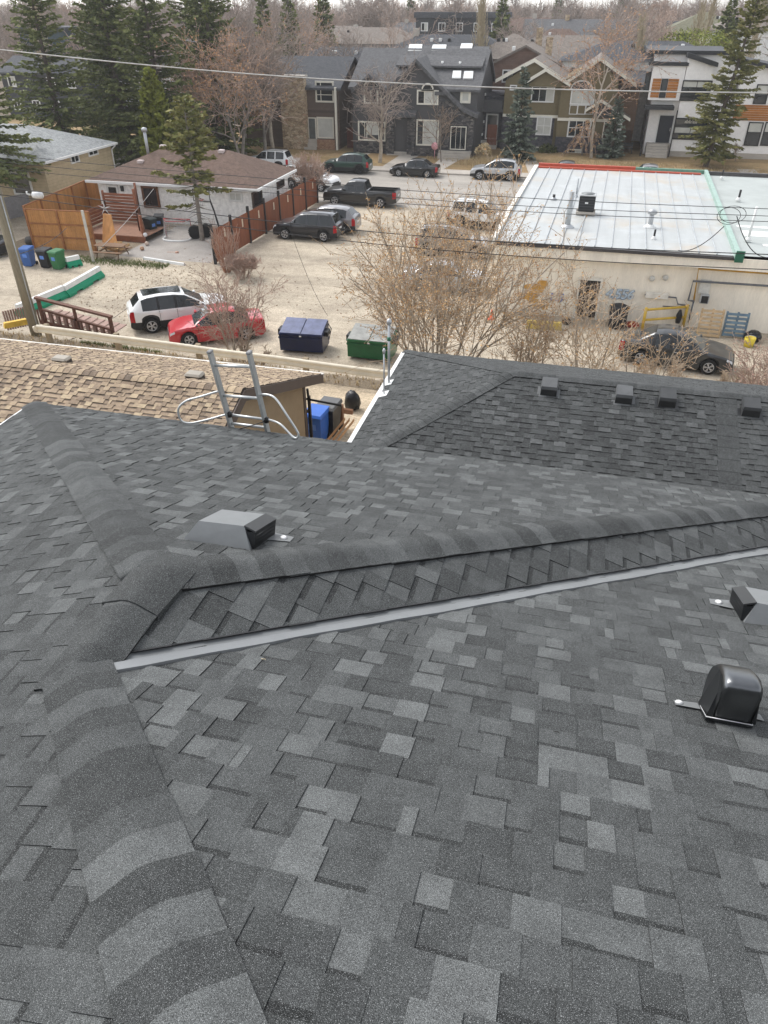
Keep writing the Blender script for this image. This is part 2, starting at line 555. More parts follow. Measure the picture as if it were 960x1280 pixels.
# eaves: fascia, gutter, soffit, walls
white = M('white_aluminium', (.72, .72, .71), .45, var=.06)
ev = MB()
ev.box(CNR.x - .02, CNR.y + .0, EAVE_Z - .16, Vlow.x + 6, CNR.y + .022, EAVE_Z - .012)
ev.box(CNR.x - .022, -4, EAVE_Z - .16, CNR.x, CNR.y + .02, EAVE_Z - .012)
ev.build('fascia', white, house)
gt = MB()
for (a, b) in ((Vector((CNR.x - .1, CNR.y + .08, EAVE_Z - .05)), None),):
    pass
gt.box(CNR.x - .09, -4, EAVE_Z - .13, CNR.x - .03, CNR.y + .02, EAVE_Z - .035)
gt.build('gutter', white, house)
wl = MB()
wl.box(CNR.x + .5, -6, 2.4, 9, CNR.y - .5, EAVE_Z - .17)
wl.build('wall', M('house_stucco', (.35, .34, .32), .9, var=.08, bump=.2, bscale=60), house)

# ------------------------------------------------------------------ vents of the house roof
darkmetal = M('black_vent_metal', (.012, .013, .014), .33, .0, .1, 6, spec=.5)
greymetal = M('grey_vent_metal', (.17, .178, .18), .5, .0, .08, 8, .05, 60)
chalk = M('white_sealant', (.75, .75, .74), .6, var=.1)
foil = M('grey_flashing_sheet', (.15, .156, .158), .5, 0, .12, 20)
def box_vent(pt, sl, mirror, label):
    t = thing('roof_vent', label, 'roof vent', pt, 0, 'low square vents on the near roof'); t.scale = (1.17,) * 3
    ex, ey, ez = Vector((1, 0, 0)), sl.d, sl.n
    if mirror: ex = -ex
    def P(x, y, z): return ex * x + ey * y + ez * z
    b = MB()
    # flared shell, the mouth at +x
    bot = [P(-.2, -.165, 0), P(.17, -.165, 0), P(.17, .165, 0), P(-.2, .165, 0)]
    top = [P(-.13, -.135, .105), P(.12, -.135, .115), P(.12, .135, .115), P(-.13, .135, .105)]
    b.raw(bot + top, [(0, 3, 2, 1), (4, 5, 6, 7), (0, 1, 5, 4), (2, 3, 7, 6), (3, 0, 4, 7), (1, 2, 6, 5)])
    b.build('hood', greymetal, t)
    m = MB()
    m.raw([P(.121, -.139, .119), P(.121, .139, .119), P(.185, .142, .098), P(.185, -.142, .098),
           P(.121, -.139, .109), P(.121, .139, .109), P(.183, .142, .09), P(.183, -.142, .09)],
          [(0, 1, 2, 3), (7, 6, 5, 4), (3, 2, 6, 7), (0, 3, 7, 4), (2, 1, 5, 6)])
    m.build('front_lip', M('dark_vent_lip', (.028, .029, .03), .45, var=.1), t)
    g = MB()
    g.raw([P(.18, -.14, .001), P(.18, .14, .001), P(.1825, .14, .0895), P(.1825, -.14, .0895),
           P(.13, -.14, .001), P(.13, .14, .001), P(.13, .14, .09), P(.13, -.14, .09)],
          [(0, 1, 2, 3), (1, 5, 6, 2), (4, 0, 3, 7), (3, 2, 6, 7)])
    g.build('mouth', darkmetal, t)
    lv = MB()
    for i in range(4):
        z = .015 + i * .02
        lv.raw([P(.183, -.132, z), P(.183, .132, z), P(.1855, .132, z + .008), P(.1855, -.132, z + .008)], [(0, 1, 2, 3)])
    lv.build('louvre', M('dark_vent_lip'), t, kind=None)
    f = MB()
    f.raw([P(.17, .02, .011), P(.3, .05, .0115), P(.29, .14, .011), P(.17, .17, .011)], [(0, 1, 2, 3)])
    f.build('flashing_sheet', foil, t)
    s = MB(); s.lathe([(.0, .012), (.02, .014), (.012, .02), (0, .022)], 8)
    o = s.build('sealant', chalk, t); o.location = P(.25, .09, .004)
    return t
bv = gpl(291, 672, V0 + Vector((0, RIDGE, 0)), slB.n)
box_vent(bv, slB, False, 'low grey vent with a black mouth beside the junction of the ridges')
bv2 = gpl(962, 772, V0, slA.n)
box_vent(bv2, slA, True, 'low grey vent with a black mouth cut by the photo edge above the curved hood')
gp = gpl(906, 893, V0, slA.n)
gn = thing('exhaust_hood', 'glossy black curved exhaust hood standing on the near shingles', 'roof vent', gp, 0); gn.scale = (.8, 1.06, 1.36)
def G(x, y, z): return Vector((1, 0, 0)) * x + slA.d * y + Vector((0, 0, 1)) * z
prof = [(-.1, .012), (-.1, .07), (-.1, .13), (-.097, .156), (-.088, .172), (-.07, .184), (-.03, .196), (.03, .203), (.09, .199), (.13, .182), (.152, .15), (.158, .11), (.14, .04), (.11, -.02)]
hb = MB()
nx = 9
rowsg = []
for i in range(nx):
    q = -1 + 2 * i / (nx - 1)
    edge = abs(q) ** 12
    rowsg.append([G(q * .1, y * (1 - .05 * edge), z - .012 * edge - (.0 if z < .03 else 0)) for y, z in prof])
for i in range(nx - 1):
    for j in range(len(prof) - 1):
        hb.face([rowsg[i][j], rowsg[i + 1][j], rowsg[i + 1][j + 1], rowsg[i][j + 1]], smooth=True)
hb.face(rowsg[0]); hb.face(rowsg[-1][::-1])
hb.build('hood', M('hood_glossy_metal', (.15, .155, .16), .31, 1.0, .05, 9), gn)
for sgn in (-1, 1):  # flared side skirts
    fl = MB()
    a = [G(sgn * .101, y, z) for y, z in ((-.098, .012), (-.094, .135), (-.02, .186), (.03, .19), (.06, .012))]
    b = [G(sgn * .13, -.085, .012), G(sgn * .11, -.07, .12), G(sgn * .1025, -.01, .185), G(sgn * .1025, .03, .188), G(sgn * .135, .06, .012)]
    for k in range(4): fl.face([a[k], a[k + 1], b[k + 1], b[k]])
    fl.face(b)
    fl.build('side_flange', darkmetal, gn)
bs = MB()
bs.hexa([G(-.14, -.112, .004), G(.108, -.112, .004), G(.12, .12, .0), G(-.145, .12, .0), G(-.138, -.11, .016), G(.106, -.11, .016), G(.118, .12, .012), G(-.143, .12, .012)])
bs.build('base_plate', darkmetal, gn)
rim = MB(); rim.tube([G(-.142, .0, .02), G(-.138, -.108, .018), G(.106, -.108, .018), G(.112, -.04, .018)], .0022, 6)  # highlight along the flange edge, modelled as a pale tube
rim.build('flange_highlight', M('rim_highlight', (.6, .6, .6), .3, .3), gn)
fs_ = MB()
fs_.raw([G(-.28, -.02, .012), G(-.13, -.02, .012), G(-.13, .05, .012), G(-.28, .03, .012)], [(0, 1, 2, 3)])
fs_.build('flashing_sheet', foil, gn)
fs_ = MB()
fs_.raw([G(.11, -.01, .012), G(.2, -.02, .012), G(.2, .05, .012), G(.11, .06, .012)], [(0, 1, 2, 3)])
fs_.build('flashing_sheet', foil, gn)
for px, py in ((-.255, .005), (.145, .015)):
    s = MB(); s.lathe([(0, 0), (.014, .001), (.016, .006), (.008, .011), (0, .012)], 8)
    o = s.build('sealant', chalk, gn); o.location = G(px, py, .011); o.scale = (1.4, .8, 1)
# nails / debris on the shingles
for (u, v, nm, lab, cat, col) in ((695, 918, 'twig', 'small dark curled scrap lying on the near shingles', 'debris', (.02, .018, .016)),
                                  (330, 827, 'leaf', 'tiny pale dry leaf lying below the grey valley metal', 'leaf', (.42, .36, .25))):
    p = gpl(u, v, V0, slA.n)
    s = MB(); s.tube([(-.014, .003, .016), (-.004, -.003, .019), (.006, .001, .018), (.014, -.004, .016)], [.001, .0022, .002, .0008], 5)
    o = s.build(nm, M(nm + '_mat', col, .8), loc=p); tag(o, lab, cat)
# ------------------------------------------------------------------ plants
def rv(rng): 
    while True:
        v = Vector((rng.uniform(-1, 1), rng.uniform(-1, 1), rng.uniform(-1, 1)))
        if .05 < v.length < 1: return v.normalized()
class Grower:
    """bare branching plant: woody polylines sorted into trunk and twigs, and points for buds"""
    def __init__(s, seed): s.r = random.Random(seed); s.lines = []; s.tips = []
    def limb(s, p, d, ln, rad, lvl, spec):
        r = s.r
        n, ang, ratio, wander, trop, t0 = spec[lvl]
        segs = 5 if lvl == 0 else (4 if lvl == 1 else 3)
        pts, rs = [p.copy()], [rad]
        d = d.normalized()
        end = .35 if lvl < len(spec) - 1 else .3
        for i in range(segs):
            d = (d + rv(r) * wander + Vector((0, 0, trop))).normalized()
            p = p + d * (ln / segs)
            pts.append(p.copy()); rs.append(rad * (1 - (1 - end) * (i + 1) / segs))
        s.lines.append((pts, rs, lvl))
        s.tips.append((pts[-1], d, lvl))
        if lvl + 1 >= len(spec): return
        ph = r.uniform(0, 6.28)
        cnt = max(1, int(n * r.uniform(.8, 1.2)))
        for k in range(cnt):
            f = t0 + (1 - t0) * ((k + r.random()) / cnt)
            fi = min(f * segs, segs - 1e-3); i = int(fi); q = pts[i].lerp(pts[i + 1], fi - i)
            dd = (pts[i + 1] - pts[i]).normalized()
            ph += 2.4 + r.uniform(-.5, .5)
            a = ang * r.uniform(.7, 1.3)
            o = dd.orthogonal().normalized(); o = (Matrix.Rotation(ph, 3, dd) @ o)
            nd = dd * math.cos(a) + o * math.sin(a)
            l2 = ln * ratio * r.uniform(.7, 1.25) * (1.15 - .55 * f if lvl == 0 else 1)
            s.limb(q, nd, l2, max(rs[i] * (.62 if lvl else .55), .004), lvl + 1, spec)
    def wood(s, lo, hi, minr=0.0, mi=0, sides=(8, 6, 4, 3, 3, 3), mb=None):
        mb = mb or MB()
        for pts, rs, l in s.lines:
            if lo <= l <= hi:
                mb.tube(pts, [max(x, minr) for x in rs], sides[min(l, 5)], mi, caps=False)
        return mb
    def buds(s, lo, size, per, spread, mb=None, mi=1, frac=1.0, aspect=.5):
        mb = mb or MB(); r = s.r
        for pts, rs, l in s.lines:
            if l < lo: continue
            for k in range(per):
                if r.random() > frac: continue
                f = r.uniform(.25, 1) * (len(pts) - 1); i = min(int(f), len(pts) - 2)
                p = pts[i].lerp(pts[i + 1], f - i) + rv(r) * spread
                a = rv(r); b = a.orthogonal().normalized(); sz = size * r.uniform(.6, 1.4)
                mb.face([p - a * sz, p + b * sz * aspect, p + a * sz, p - b * sz * aspect], mi, r.random())
        return mb
def leaf_mat(name, cols, rough=.8, trans=0.0):
    t = NT(name)
    at = t.add('ShaderNodeAttribute', attribute_name='tone')
    n = len(cols)
    c = t.ramp(at.outputs['Fac'], [(i / max(1, n - 1), k) for i, k in enumerate(cols)])
    c = t.mul(c, t.maprange(t.noise(.9, 3, .6, t.pos()), .3, .7, .72, 1.28))
    t.out(c, rough, 0, .2)
    _mats[name] = t.mat
    return t.mat
bark_grey = M('grey_bark', (.2, .175, .15), .9, var=.3, scale=3, bump=.4, bscale=18, fine=.2)
bark_pale = M('pale_bark', (.36, .31, .25), .9, var=.25, scale=2.5, bump=.4, bscale=18, fine=.25)
bark_dark = M('dark_bark', (.1, .08, .065), .95, var=.3, scale=4, bump=.5, bscale=20)
twig_mauve = M('mauve_twigs', (.29, .235, .2), .9, var=.3, scale=.7)
twig_brown = M('brown_twigs', (.22, .16, .115), .9, var=.25, scale=1.5)
twig_pink = M('pinkish_twigs', (.38, .28, .225), .9, var=.2, scale=1.5)
twig_straw = M('straw_twigs', (.42, .33, .24), .9, var=.25, scale=1.5)
bud_orange = leaf_mat('orange_buds', [(.36, .17, .075), (.46, .25, .12), (.52, .33, .18)])
bud_tan = leaf_mat('tan_buds', [(.36, .19, .08), (.48, .28, .11), (.58, .4, .22), (.3, .16, .09)])
bud_pink = leaf_mat('rosy_buds', [(.3, .19, .15), (.4, .25, .19)])
DECID = [(9, .75, .62, .16, .03, .28), (6, .7, .6, .2, .05, .2), (5, .65, .6, .22, .04, .15), (4, .6, .6, .25, .02, .1), (0, 0, 0, .25, 0, 0)]
def bare_tree(name, label, cat, loc, H, seed, spec=DECID, rad=None, mats=(bark_grey, twig_mauve), split=1, minr=.012, lean=(0, 0), bud=None, trunk_frac=.62, group=None, stems=1, fan=.3, budsize=.07, budper=2, budfrac=1, budspread=.05):
    g = Grower(seed)
    rad = rad or H * .017
    for k in range(stems):
        if stems == 1: d = Vector((lean[0], lean[1], 1))
        else:
            a = k * 2 * PI / stems + g.r.uniform(-.4, .4); f = fan * g.r.uniform(.35, 1.1)
            d = Vector((math.cos(a) * f + lean[0], math.sin(a) * f + lean[1], 1))
        st = Vector((0, 0, 0)) if stems == 1 else Vector((d.x * .4, d.y * .4, 0))
        g.limb(st, d, H * trunk_frac * (1 if stems == 1 else g.r.uniform(.75, 1.1)), rad * (1 if stems == 1 else g.r.uniform(.7, 1.1)), 0, spec)
    t = thing(name, label, cat, loc, 0, group)
    g.wood(0, split, .02).build('trunk', mats[0], t, fix=False)
    mb = g.wood(split + 1, 9, minr)
    if bud: g.buds(max(2, len(spec) - 2), budsize, budper, budspread, mb, 1, budfrac)
    mb.build('crown', [mats[1]] + ([bud] if bud else []), t, fix=False)
    return t
def tree_mesh(nm, H, seed, spec=DECID, mats=(bark_grey, twig_mauve), minr=.02, trunk_frac=.62, bud=None, rad=None):
    g = Grower(seed)
    g.limb(Vector((0, 0, -.3)), Vector((0, 0, 1)), H * trunk_frac, rad or H * .016, 0, spec)
    mb = g.wood(0, 1, .03, 0, (6, 4, 3, 3, 3, 3))
    g.wood(2, 9, minr, 1, (6, 4, 3, 3, 3, 3), mb)
    if bud: g.buds(3, .09, 1, .08, mb, 2)
    return mb.mesh(nm, list(mats) + ([bud] if bud else []))
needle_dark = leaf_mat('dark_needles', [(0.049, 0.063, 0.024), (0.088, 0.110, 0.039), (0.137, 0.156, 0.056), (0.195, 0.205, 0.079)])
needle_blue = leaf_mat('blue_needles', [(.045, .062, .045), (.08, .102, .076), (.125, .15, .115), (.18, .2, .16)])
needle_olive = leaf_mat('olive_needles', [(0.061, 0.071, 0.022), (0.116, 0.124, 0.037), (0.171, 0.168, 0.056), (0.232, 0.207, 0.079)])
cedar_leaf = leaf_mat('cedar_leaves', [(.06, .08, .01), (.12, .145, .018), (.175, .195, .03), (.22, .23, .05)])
def conifer_parts(H, Rb, seed, z0=.6, dens=1.0, droop=.25, power=.85, spray=.36, sw=.08, whorl=.42, branches=9, gap=0.0, bare_low=0.0, irregular=.25):
    r = random.Random(seed)
    tr = MB(); cr = MB()
    tr.tube([(0, 0, -.2), (0, 0, H * .4), (0, 0, H * .98)], [H * .014 + .05, H * .01 + .03, .02], 8, 0, caps=False)
    z = z0
    while z < H - .15:
        f = (z - z0) / (H - z0)
        L0 = Rb * (1 - f) ** power * (min(1, .55 + f * 6))
        nb = max(4, int(branches * (1 - .4 * f)))
        ph = r.uniform(0, 6.28)
        for b in range(nb):
            if r.random() < gap: continue
            a = ph + b * 2 * PI / nb + r.uniform(-.25, .25)
            L = L0 * r.uniform(1 - irregular, 1 + irregular * .6) + .12
            zz = z + r.uniform(-.2, .2)
            up = .45 * f - droop * (1 - f) + r.uniform(-.12, .12)
            d = Vector((math.cos(a), math.sin(a), up)).normalized()
            p = Vector((0, 0, zz)); pts = [p.copy()]
            for k in range(3):
                d = (d + Vector((0, 0, -.08 if k < 1 else .1)) + rv(r) * .06).normalized()
                p = p + d * L / 3; pts.append(p.copy())
            tr.tube(pts, [.012 + L * .012, .01 + L * .006, .008, .004], 3, 0, caps=False)
            if r.random() < bare_low * (1 - f) ** 2 * 1.6: continue
            n = int(L * 15 * dens) + 3
            for q in range(n):
                t = (.12 + .88 * (q + r.random()) / n) * 3; i = min(int(t), 2)
                c = pts[i].lerp(pts[i + 1], t - i)
                dd = (pts[i + 1] - pts[i]).normalized()
                sd = dd.cross(Vector((0, 0, 1))).normalized() * r.choice((-1, 1))
                v = (dd * r.uniform(.3, .9) + sd * r.uniform(.2, 1) + Vector((0, 0, r.uniform(-.5, .15)))).normalized()
                l = spray * r.uniform(.6, 1.3) * (.6 + .4 * min(1, L))
                wv = v.cross(rv(r)); wv = wv.normalized() * sw * r.uniform(.6, 1.3) if wv.length > 1e-3 else sd * sw
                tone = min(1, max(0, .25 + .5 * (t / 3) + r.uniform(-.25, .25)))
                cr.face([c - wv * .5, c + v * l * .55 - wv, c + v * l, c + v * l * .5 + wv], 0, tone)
        z += whorl * r.uniform(.75, 1.2) * (1 - .35 * f)
    for k in range(10):
        v = Vector((r.uniform(-.3, .3), r.uniform(-.3, .3), 1)).normalized(); c = Vector((0, 0, H - .5 + k * .04)); wv = v.orthogonal().normalized() * .06
        cr.face([c - wv, c + v * .4, c + wv], 0, .8)
    return tr, cr
def conifer(name, label, cat, loc, H, Rb, seed, leaf=needle_dark, bark=bark_dark, group=None, **k):
    tr, cr = conifer_parts(H, Rb, seed, **k)
    t = thing(name, label, cat, loc, 0, group)
    tr.build('trunk', bark, t, fix=False); cr.build('crown', leaf, t, fix=False)
    return t
# ------------------------------------------------------------------ ground, lane, lot, street
def gravel_mat(name, base, dark, scale=1.0, spots=.5, wear=0.3):
    t = NT(name); v = t.pos()
    c = t.mix(base, dark, t.maprange(t.noise(.35 * scale, 5, .65, v, .6), .4, .66, 0, wear))
    c = t.mix(c, tuple(min(1, x * 1.25) for x in base), t.maprange(t.noise(.12 * scale, 3, .5, v), .5, .68, 0, .6))
    tr = t.noise(1.0, 3, .55, t.pos((.05, .8, 1)), .5)
    c = t.mul(c, t.maprange(tr, .5, .62, 1.03, .86))
    st = t.pos((.12, 1.6, 1))
    c = t.mul(c, t.maprange(t.noise(.6, 3, .6, st), .3, .7, .9, 1.08))
    c = t.mul(c, t.maprange(t.noise(3.2, 4, .7, v, .8), .32, .68, 1 - spots * .28, 1 + spots * .2))
    f = t.noise(14, 3, .75, v)
    c = t.mul(c, t.maprange(f, .3, .7, 1 - spots * .55, 1 + spots * .35))
    c = t.mul(c, t.maprange(t.noise(55, 2, .7, v), .3, .7, 1 - spots * .4, 1 + spots * .4))
    t.bump(f, .5, .03)
    _mats[name] = t.out(c, .95, 0, .15)
    return t.mat
lot_mat = gravel_mat('lot_gravel', (.475, .41, .318), (.28, .232, .18), 1.0, .6, .6)
lane_mat = gravel_mat('lane_gravel', (.48, .395, .285), (.31, .245, .17), 1.3, .6)
earth_mat = gravel_mat('dry_earth', (.27, .22, .16), (.16, .125, .085), .8, .7, .8)
dry_grass = gravel_mat('dry_grass_ground', (.31, .215, .115), (.2, .16, .075), 1.2, .6, .7)
asphalt = gravel_mat('street_asphalt', (.39, .36, .32), (.25, .225, .2), .6, .25, .5)
concrete = M('concrete', (.44, .4, .35), .85, var=.12, scale=1.2, bump=.15, bscale=30, fine=.08)
patio_mat = M('patio_concrete', (.3, .275, .25), .85, var=.15, scale=.8, bump=.1, bscale=20, fine=.1)
far_ground = gravel_mat('far_ground', (.2, .165, .125), (.12, .1, .07), .3, .5, .7)
# one ground sheet: terrace of the lane, bank down to the lot, flat to the horizon
def bank_y(x): return 22.25 - .045 * (x + 10)
gm = MB()
xs = [-1500, -300, -120, -60, -40, -30, -24, -20, -16, -12, -8, -4, 0, 4, 8, 14, 30, 60, 120, 300, 1500]
def prof_ground(x):
    b = bank_y(max(-30, min(15, x)))
    return [(-400, 2.4), (0, 2.4), (16, 2.4), (b - .2, 2.4), (b + .1, 2.36), (b + 1.2, 1.5), (b + 2.6, .3), (b + 3.6, 0), (46, 0), (58, 0), (73, 0), (76, .08), (84, .4), (110, .4), (400, .4), (1800, .4)]
gr = [[Vector((x, y, z)) for y, z in prof_ground(x)] for x in xs]
for i in range(len(xs) - 1):
    for j in range(15):
        gm.face([gr[i][j], gr[i + 1][j], gr[i + 1][j + 1], gr[i][j + 1]])
gm.build('ground', [far_ground], kind='structure')
def sheet(name, pts, mat, kind='structure'):
    m = MB(); m.face(pts); o = m.build(name, mat, fix=False); o['kind'] = kind; return o
def grid_sheet(name, x0, x1, ny, yf, mat, z):     # follows the ground profile
    m = MB(); n = 24
    for i in range(n):
        xa, xb = x0 + (x1 - x0) * i / n, x0 + (x1 - x0) * (i + 1) / n
        pa, pb = yf(xa), yf(xb)
        for j in range(len(pa) - 1):
            m.face([(xa, pa[j][0], pa[j][1] + z), (xb, pb[j][0], pb[j][1] + z), (xb, pb[j + 1][0], pb[j + 1][1] + z), (xa, pa[j + 1][0], pa[j + 1][1] + z)])
    o = m.build(name, mat, fix=False); o['kind'] = 'structure'; return o
sheet('lane', [(-70, 16.4, 2.404), (30, 16.4, 2.404), (30, bank_y(15) - .5, 2.404), (-30, bank_y(-30) - .7, 2.404), (-70, bank_y(-30) - .7, 2.404)], lane_mat)
grid_sheet('bank', -60, 30, 5, lambda x: [(bank_y(max(-30, min(15, x))) + a, z) for a, z in ((-.75, 2.404), (-.2, 2.404), (.1, 2.364), (1.2, 1.504), (2.6, .304), (3.6, .004))], earth_mat, .004)
sheet('parking_lot', [(-60, 26.6, .008), (30, 24.9, .008), (30, 58.6, .008), (-60, 58.6, .008)], lot_mat)
sheet('street', [(-300, 58.6, .012), (300, 58.6, .012), (300, 72.6, .012), (-300, 72.6, .012)], asphalt)
kb = MB(); kb.box(-300, 72.6, 0, 300, 72.85, .14, bev=.02); kb.build('kerb', concrete, kind='structure')
sheet('pavement', [(-300, 72.85, .13), (300, 72.85, .13), (300, 74.6, .13), (-300, 74.6, .13)], concrete)
bl = MB()
for x0 in range(-120, 120, 12):
    bl.face([(x0, 74.6, .12), (x0 + 12, 74.6, .12), (x0 + 12, 84, .404), (x0, 84, .404)])
    bl.face([(x0, 84, .404), (x0 + 12, 84, .404), (x0 + 12, 96, .404), (x0, 96, .404)])
bl.build('lawn', dry_grass, kind='structure')

sheet('patio', [(-27.6, 41.0, .016), (-21.4, 41.0, .016), (-21.4, 48.9, .016), (-27.6, 48.9, .016)], patio_mat)
sheet('yard', [(-36, 40.3, .012), (-27.6, 40.3, .012), (-27.6, 48.9, .012), (-36, 48.9, .012)], earth_mat)
def path(x0, x1, xe0, xe1, y1=80.5):
    m = MB(); m.face([(x0, 74.6, .135), (x1, 74.6, .135), (xe1, y1, .30), (xe0, y1, .30)]); o = m.build('garden_path', concrete); o['kind'] = 'structure'
for a in ((-24.6, -22.8, -23.6, -22), (-19.2, -17.8, -18.8, -16.8), (-14.6, -13.2, -14.4, -12.2), (-5.2, -3.6, -6.2, -5.0), (5.0, 6.3, 5.2, 6.6), (14.2, 15.7, 13.6, 15.2)):
    path(*a)
# tufts: nobody could count these
def tufts(name, area, n, h, mat, seed, wd=.012):
    r = random.Random(seed); m = MB()
    for _ in range(n):
        x, y, z = area(r)
        k = r.randint(3, 5)
        for q in range(k):
            a = r.uniform(0, 6.28); l = h * r.uniform(.5, 1.3); b = Vector((math.cos(a), math.sin(a), 0)) * l * r.uniform(.2, .7)
            p = Vector((x, y, z)); s = Vector((-math.sin(a), math.cos(a), 0)) * wd
            m.face([p - s, p + s, p + b + Vector((0, 0, l))], 0, r.random())
    o = m.build(name, mat, fix=False); o['kind'] = 'stuff'; return o
straw = leaf_mat('straw_grass', [(.3, .22, .11), (.45, .34, .19), (.52, .43, .28)])
green = leaf_mat('green_grass', [(.07, .1, .025), (.12, .16, .04), (.17, .2, .06)])
def bank_area(x0, x1, a0, a1):
    def f(r):
        x = r.uniform(x0, x1); a = r.uniform(a0, a1); b = bank_y(max(-30, min(15, x)))
        z = 2.4 if a < 0 else (2.4 - .72 * a if a < 2.6 else max(0, .3 - .3 * (a - 2.6)))
        return x, b + a, z
    return f
tufts('dry_grass', bank_area(-22, -4, -.7, 3.2), 2600, .16, straw, 3)
tufts('grass', bank_area(-17.6, -14.2, -.1, 1.0), 900, .14, green, 4)
tufts('grass', lambda r: (r.uniform(-30, -23.5), r.gauss(39.7, .35), .01), 1500, .11, green, 5)
tufts('dry_grass', lambda r: (r.uniform(-16, 16), r.uniform(78, 81.3), .25), 1200, .25, straw, 6)
tufts('dry_grass', lambda r: (r.gauss(-9.6, .9), r.gauss(78.2, 1.2), .25), 500, .55, straw, 8)
def scatter(name, n, area, size, mats, seed):
    r = random.Random(seed); m = MB()
    for _ in range(n):
        x, y, z = area(r); s = size * r.uniform(.4, 1.5); a = r.uniform(0, 6.28); c, q = math.cos(a), math.sin(a)
        m.face([(x + c * s, y + q * s, z), (x - q * s * .6, y + c * s * .6, z + s * .5), (x - c * s, y - q * s, z), (x + q * s * .6, y - c * s * .6, z + s * .2)], r.randrange(len(mats)), r.random())
    o = m.build(name, mats, fix=False); o['kind'] = 'stuff'; return o
litter = leaf_mat('leaf_litter', [(.16, .1, .06), (.28, .19, .12), (.42, .34, .25)])
scatter('leaf_litter', 1500, lambda r: (r.uniform(-30, 10), r.uniform(26, 40), .02), .05, [litter], 5)
scatter('leaf_litter', 1500, lambda r: (r.gauss(-21, 2.6), r.gauss(36.5, 2.6), .02), .045, [litter], 15)
scatter('leaf_litter', 700, bank_area(-22, 0, -.4, 3.4), .05, [litter], 6)
# ------------------------------------------------------------------ the two neighbouring garages with shingled roofs
def shingled_roof(parent, slopes, mat, seed, tones, limit=300, **kw):
    r = random.Random(seed)
    base = MB()
    for sl, P in slopes: base.face(P)
    rf = base.build('roof', mat, parent)
    pcs = []
    for sl, P in slopes: pcs += lay(sl, [P], r, tones=tones, **kw)
    place_pieces(pcs, rf, mat, limit=limit)
    return rf
# tan gabled garage on the left
tan_sh = [shingle_mat('tan_shingle', [(0, (.07, .052, .04)), (.35, (.2, .145, .1)), (.65, (.32, .24, .16)), (1, (.43, .34, .22))], gran=(.7, 1.3), gscale=160), M('tan_edge', (.05, .04, .03), .9)]
tg = thing('garage', 'tan stucco garage under a gabled roof of mottled tan shingles', 'garage', (-13, 12.3, 2.4))
def L(p): return Vector(p) - Vector((-13, 12.3, 2.4))
gm_ = .36
RZ, RY = 6.5, 12.3
X0, X1 = -24.0, -6.05
YF, YN = 17.0, 7.8
def zf(y): return RZ - gm_ * abs(y - RY)
sF = Slope(L((X0, RY, RZ)), (1, 0), (0, 1), gm_)
sN = Slope(L((X0, RY, RZ)), (1, 0), (0, -1), gm_)
PF = [L((X0, RY, RZ)), L((X1, RY, RZ)), L((X1, YF, zf(YF))), L((X0, YF, zf(YF)))]
PN = [L((X0, RY, RZ)), L((X1, RY, RZ)), L((X1, YN, zf(YN))), L((X0, YN, zf(YN)))]
# pieces are laid in world space so that the nearest can be told; the parent offset is taken off again
def world_slopes(defs): return defs
tg.location = (0, 0, 0)
def L(p): return Vector(p)
sF = Slope((X0, RY, RZ), (1, 0), (0, 1), gm_); sN = Slope((X0, RY, RZ), (1, 0), (0, -1), gm_)
PF = [L((X0, RY, RZ)), L((X1, RY, RZ)), L((X1, YF, zf(YF))), L((X0, YF, zf(YF)))]
PN = [L((X0, RY, RZ)), L((X1, RY, RZ)), L((X1, YN, zf(YN))), L((X0, YN, zf(YN)))]
TT = [.34, .42, .48, .54, .58, .62, .66, .7, .76, .84]
trf = shingled_roof(tg, [(sF, PF), (sN, PN)], tan_sh, 5, TT, wid=(.09, .18), expo=.118, lift=(.002, .007, .01), bands=1, band=(.026, .042), bt=(.25, 0), gap=.8)
cp = hip_caps((X1, RY, RZ), (X0, RY, RZ), sF.n, sN.n, random.Random(3), [.2, .3, .45, .55, .62, .7, .8], width=.14, expo=.16, h1=.034)
place_pieces(cp, trf, tan_sh, name='ridge_cap', rest='ridge_cap')
tanw = M('tan_stucco', (.34, .25, .155), .9, var=.06, bump=.25, bscale=70, fine=.06)
browntrim = M('brown_trim', (.075, .052, .042), .55, var=.12)
m = MB()
m.prism([(X1 - .35, 16.6, 2.4), (X1 - .35, 16.6, zf(16.6) - .1), (X1 - .35, RY, RZ - .1), (X1 - .35, 8.2, zf(8.2) - .1), (X1 - .35, 8.2, 2.4)], (-17.3, 0, 0))
m.build('wall', tanw, tg)
m = MB()
for ya, yb in ((RY, YF + .05), (RY, YN)):
    a, b = Vector((X1 + .005, ya, zf(ya) - .012)), Vector((X1 + .005, yb, zf(yb) - .012))
    w_ = Vector((.03, 0, 0)); dn = Vector((0, 0, -.24))
    m.hexa([a + dn, a + dn + w_, b + dn + w_, b + dn, a, a + w_, b + w_, b])
m.build('rake_board', browntrim, tg)
m = MB(); m.box(X1 - .35, YN + .4, zf(YN) - .2, X1, YF - .0, zf(YN) - .19); 
m = MB()
for ya, yb in ((RY, YF), (RY, YN)):
    m.face([(X1, ya, zf(ya) - .2), (X1 - .34, ya, zf(ya) - .2), (X1 - .34, yb, zf(yb) - .2), (X1, yb, zf(yb) - .2)])
m.build('soffit', browntrim, tg)
m = MB(); m.box(X0, YF, zf(YF) - .16, X1, YF + .03, zf(YF) - .01); m.box(X0, YF + .03, zf(YF) - .12, X1 + .02, YF + .13, zf(YF) - .02)
m.build('gutter', M('eave_gutter_white', (.6, .57, .52), .5), tg)
m = MB(); m.box(X1 - .4, 16.45, 2.4, X1 - .33, 16.62, zf(16.6) - .2); m.build('corner_board', browntrim, tg)
pale_vent = M('tan_vent', (.3, .27, .225), .6, var=.1)
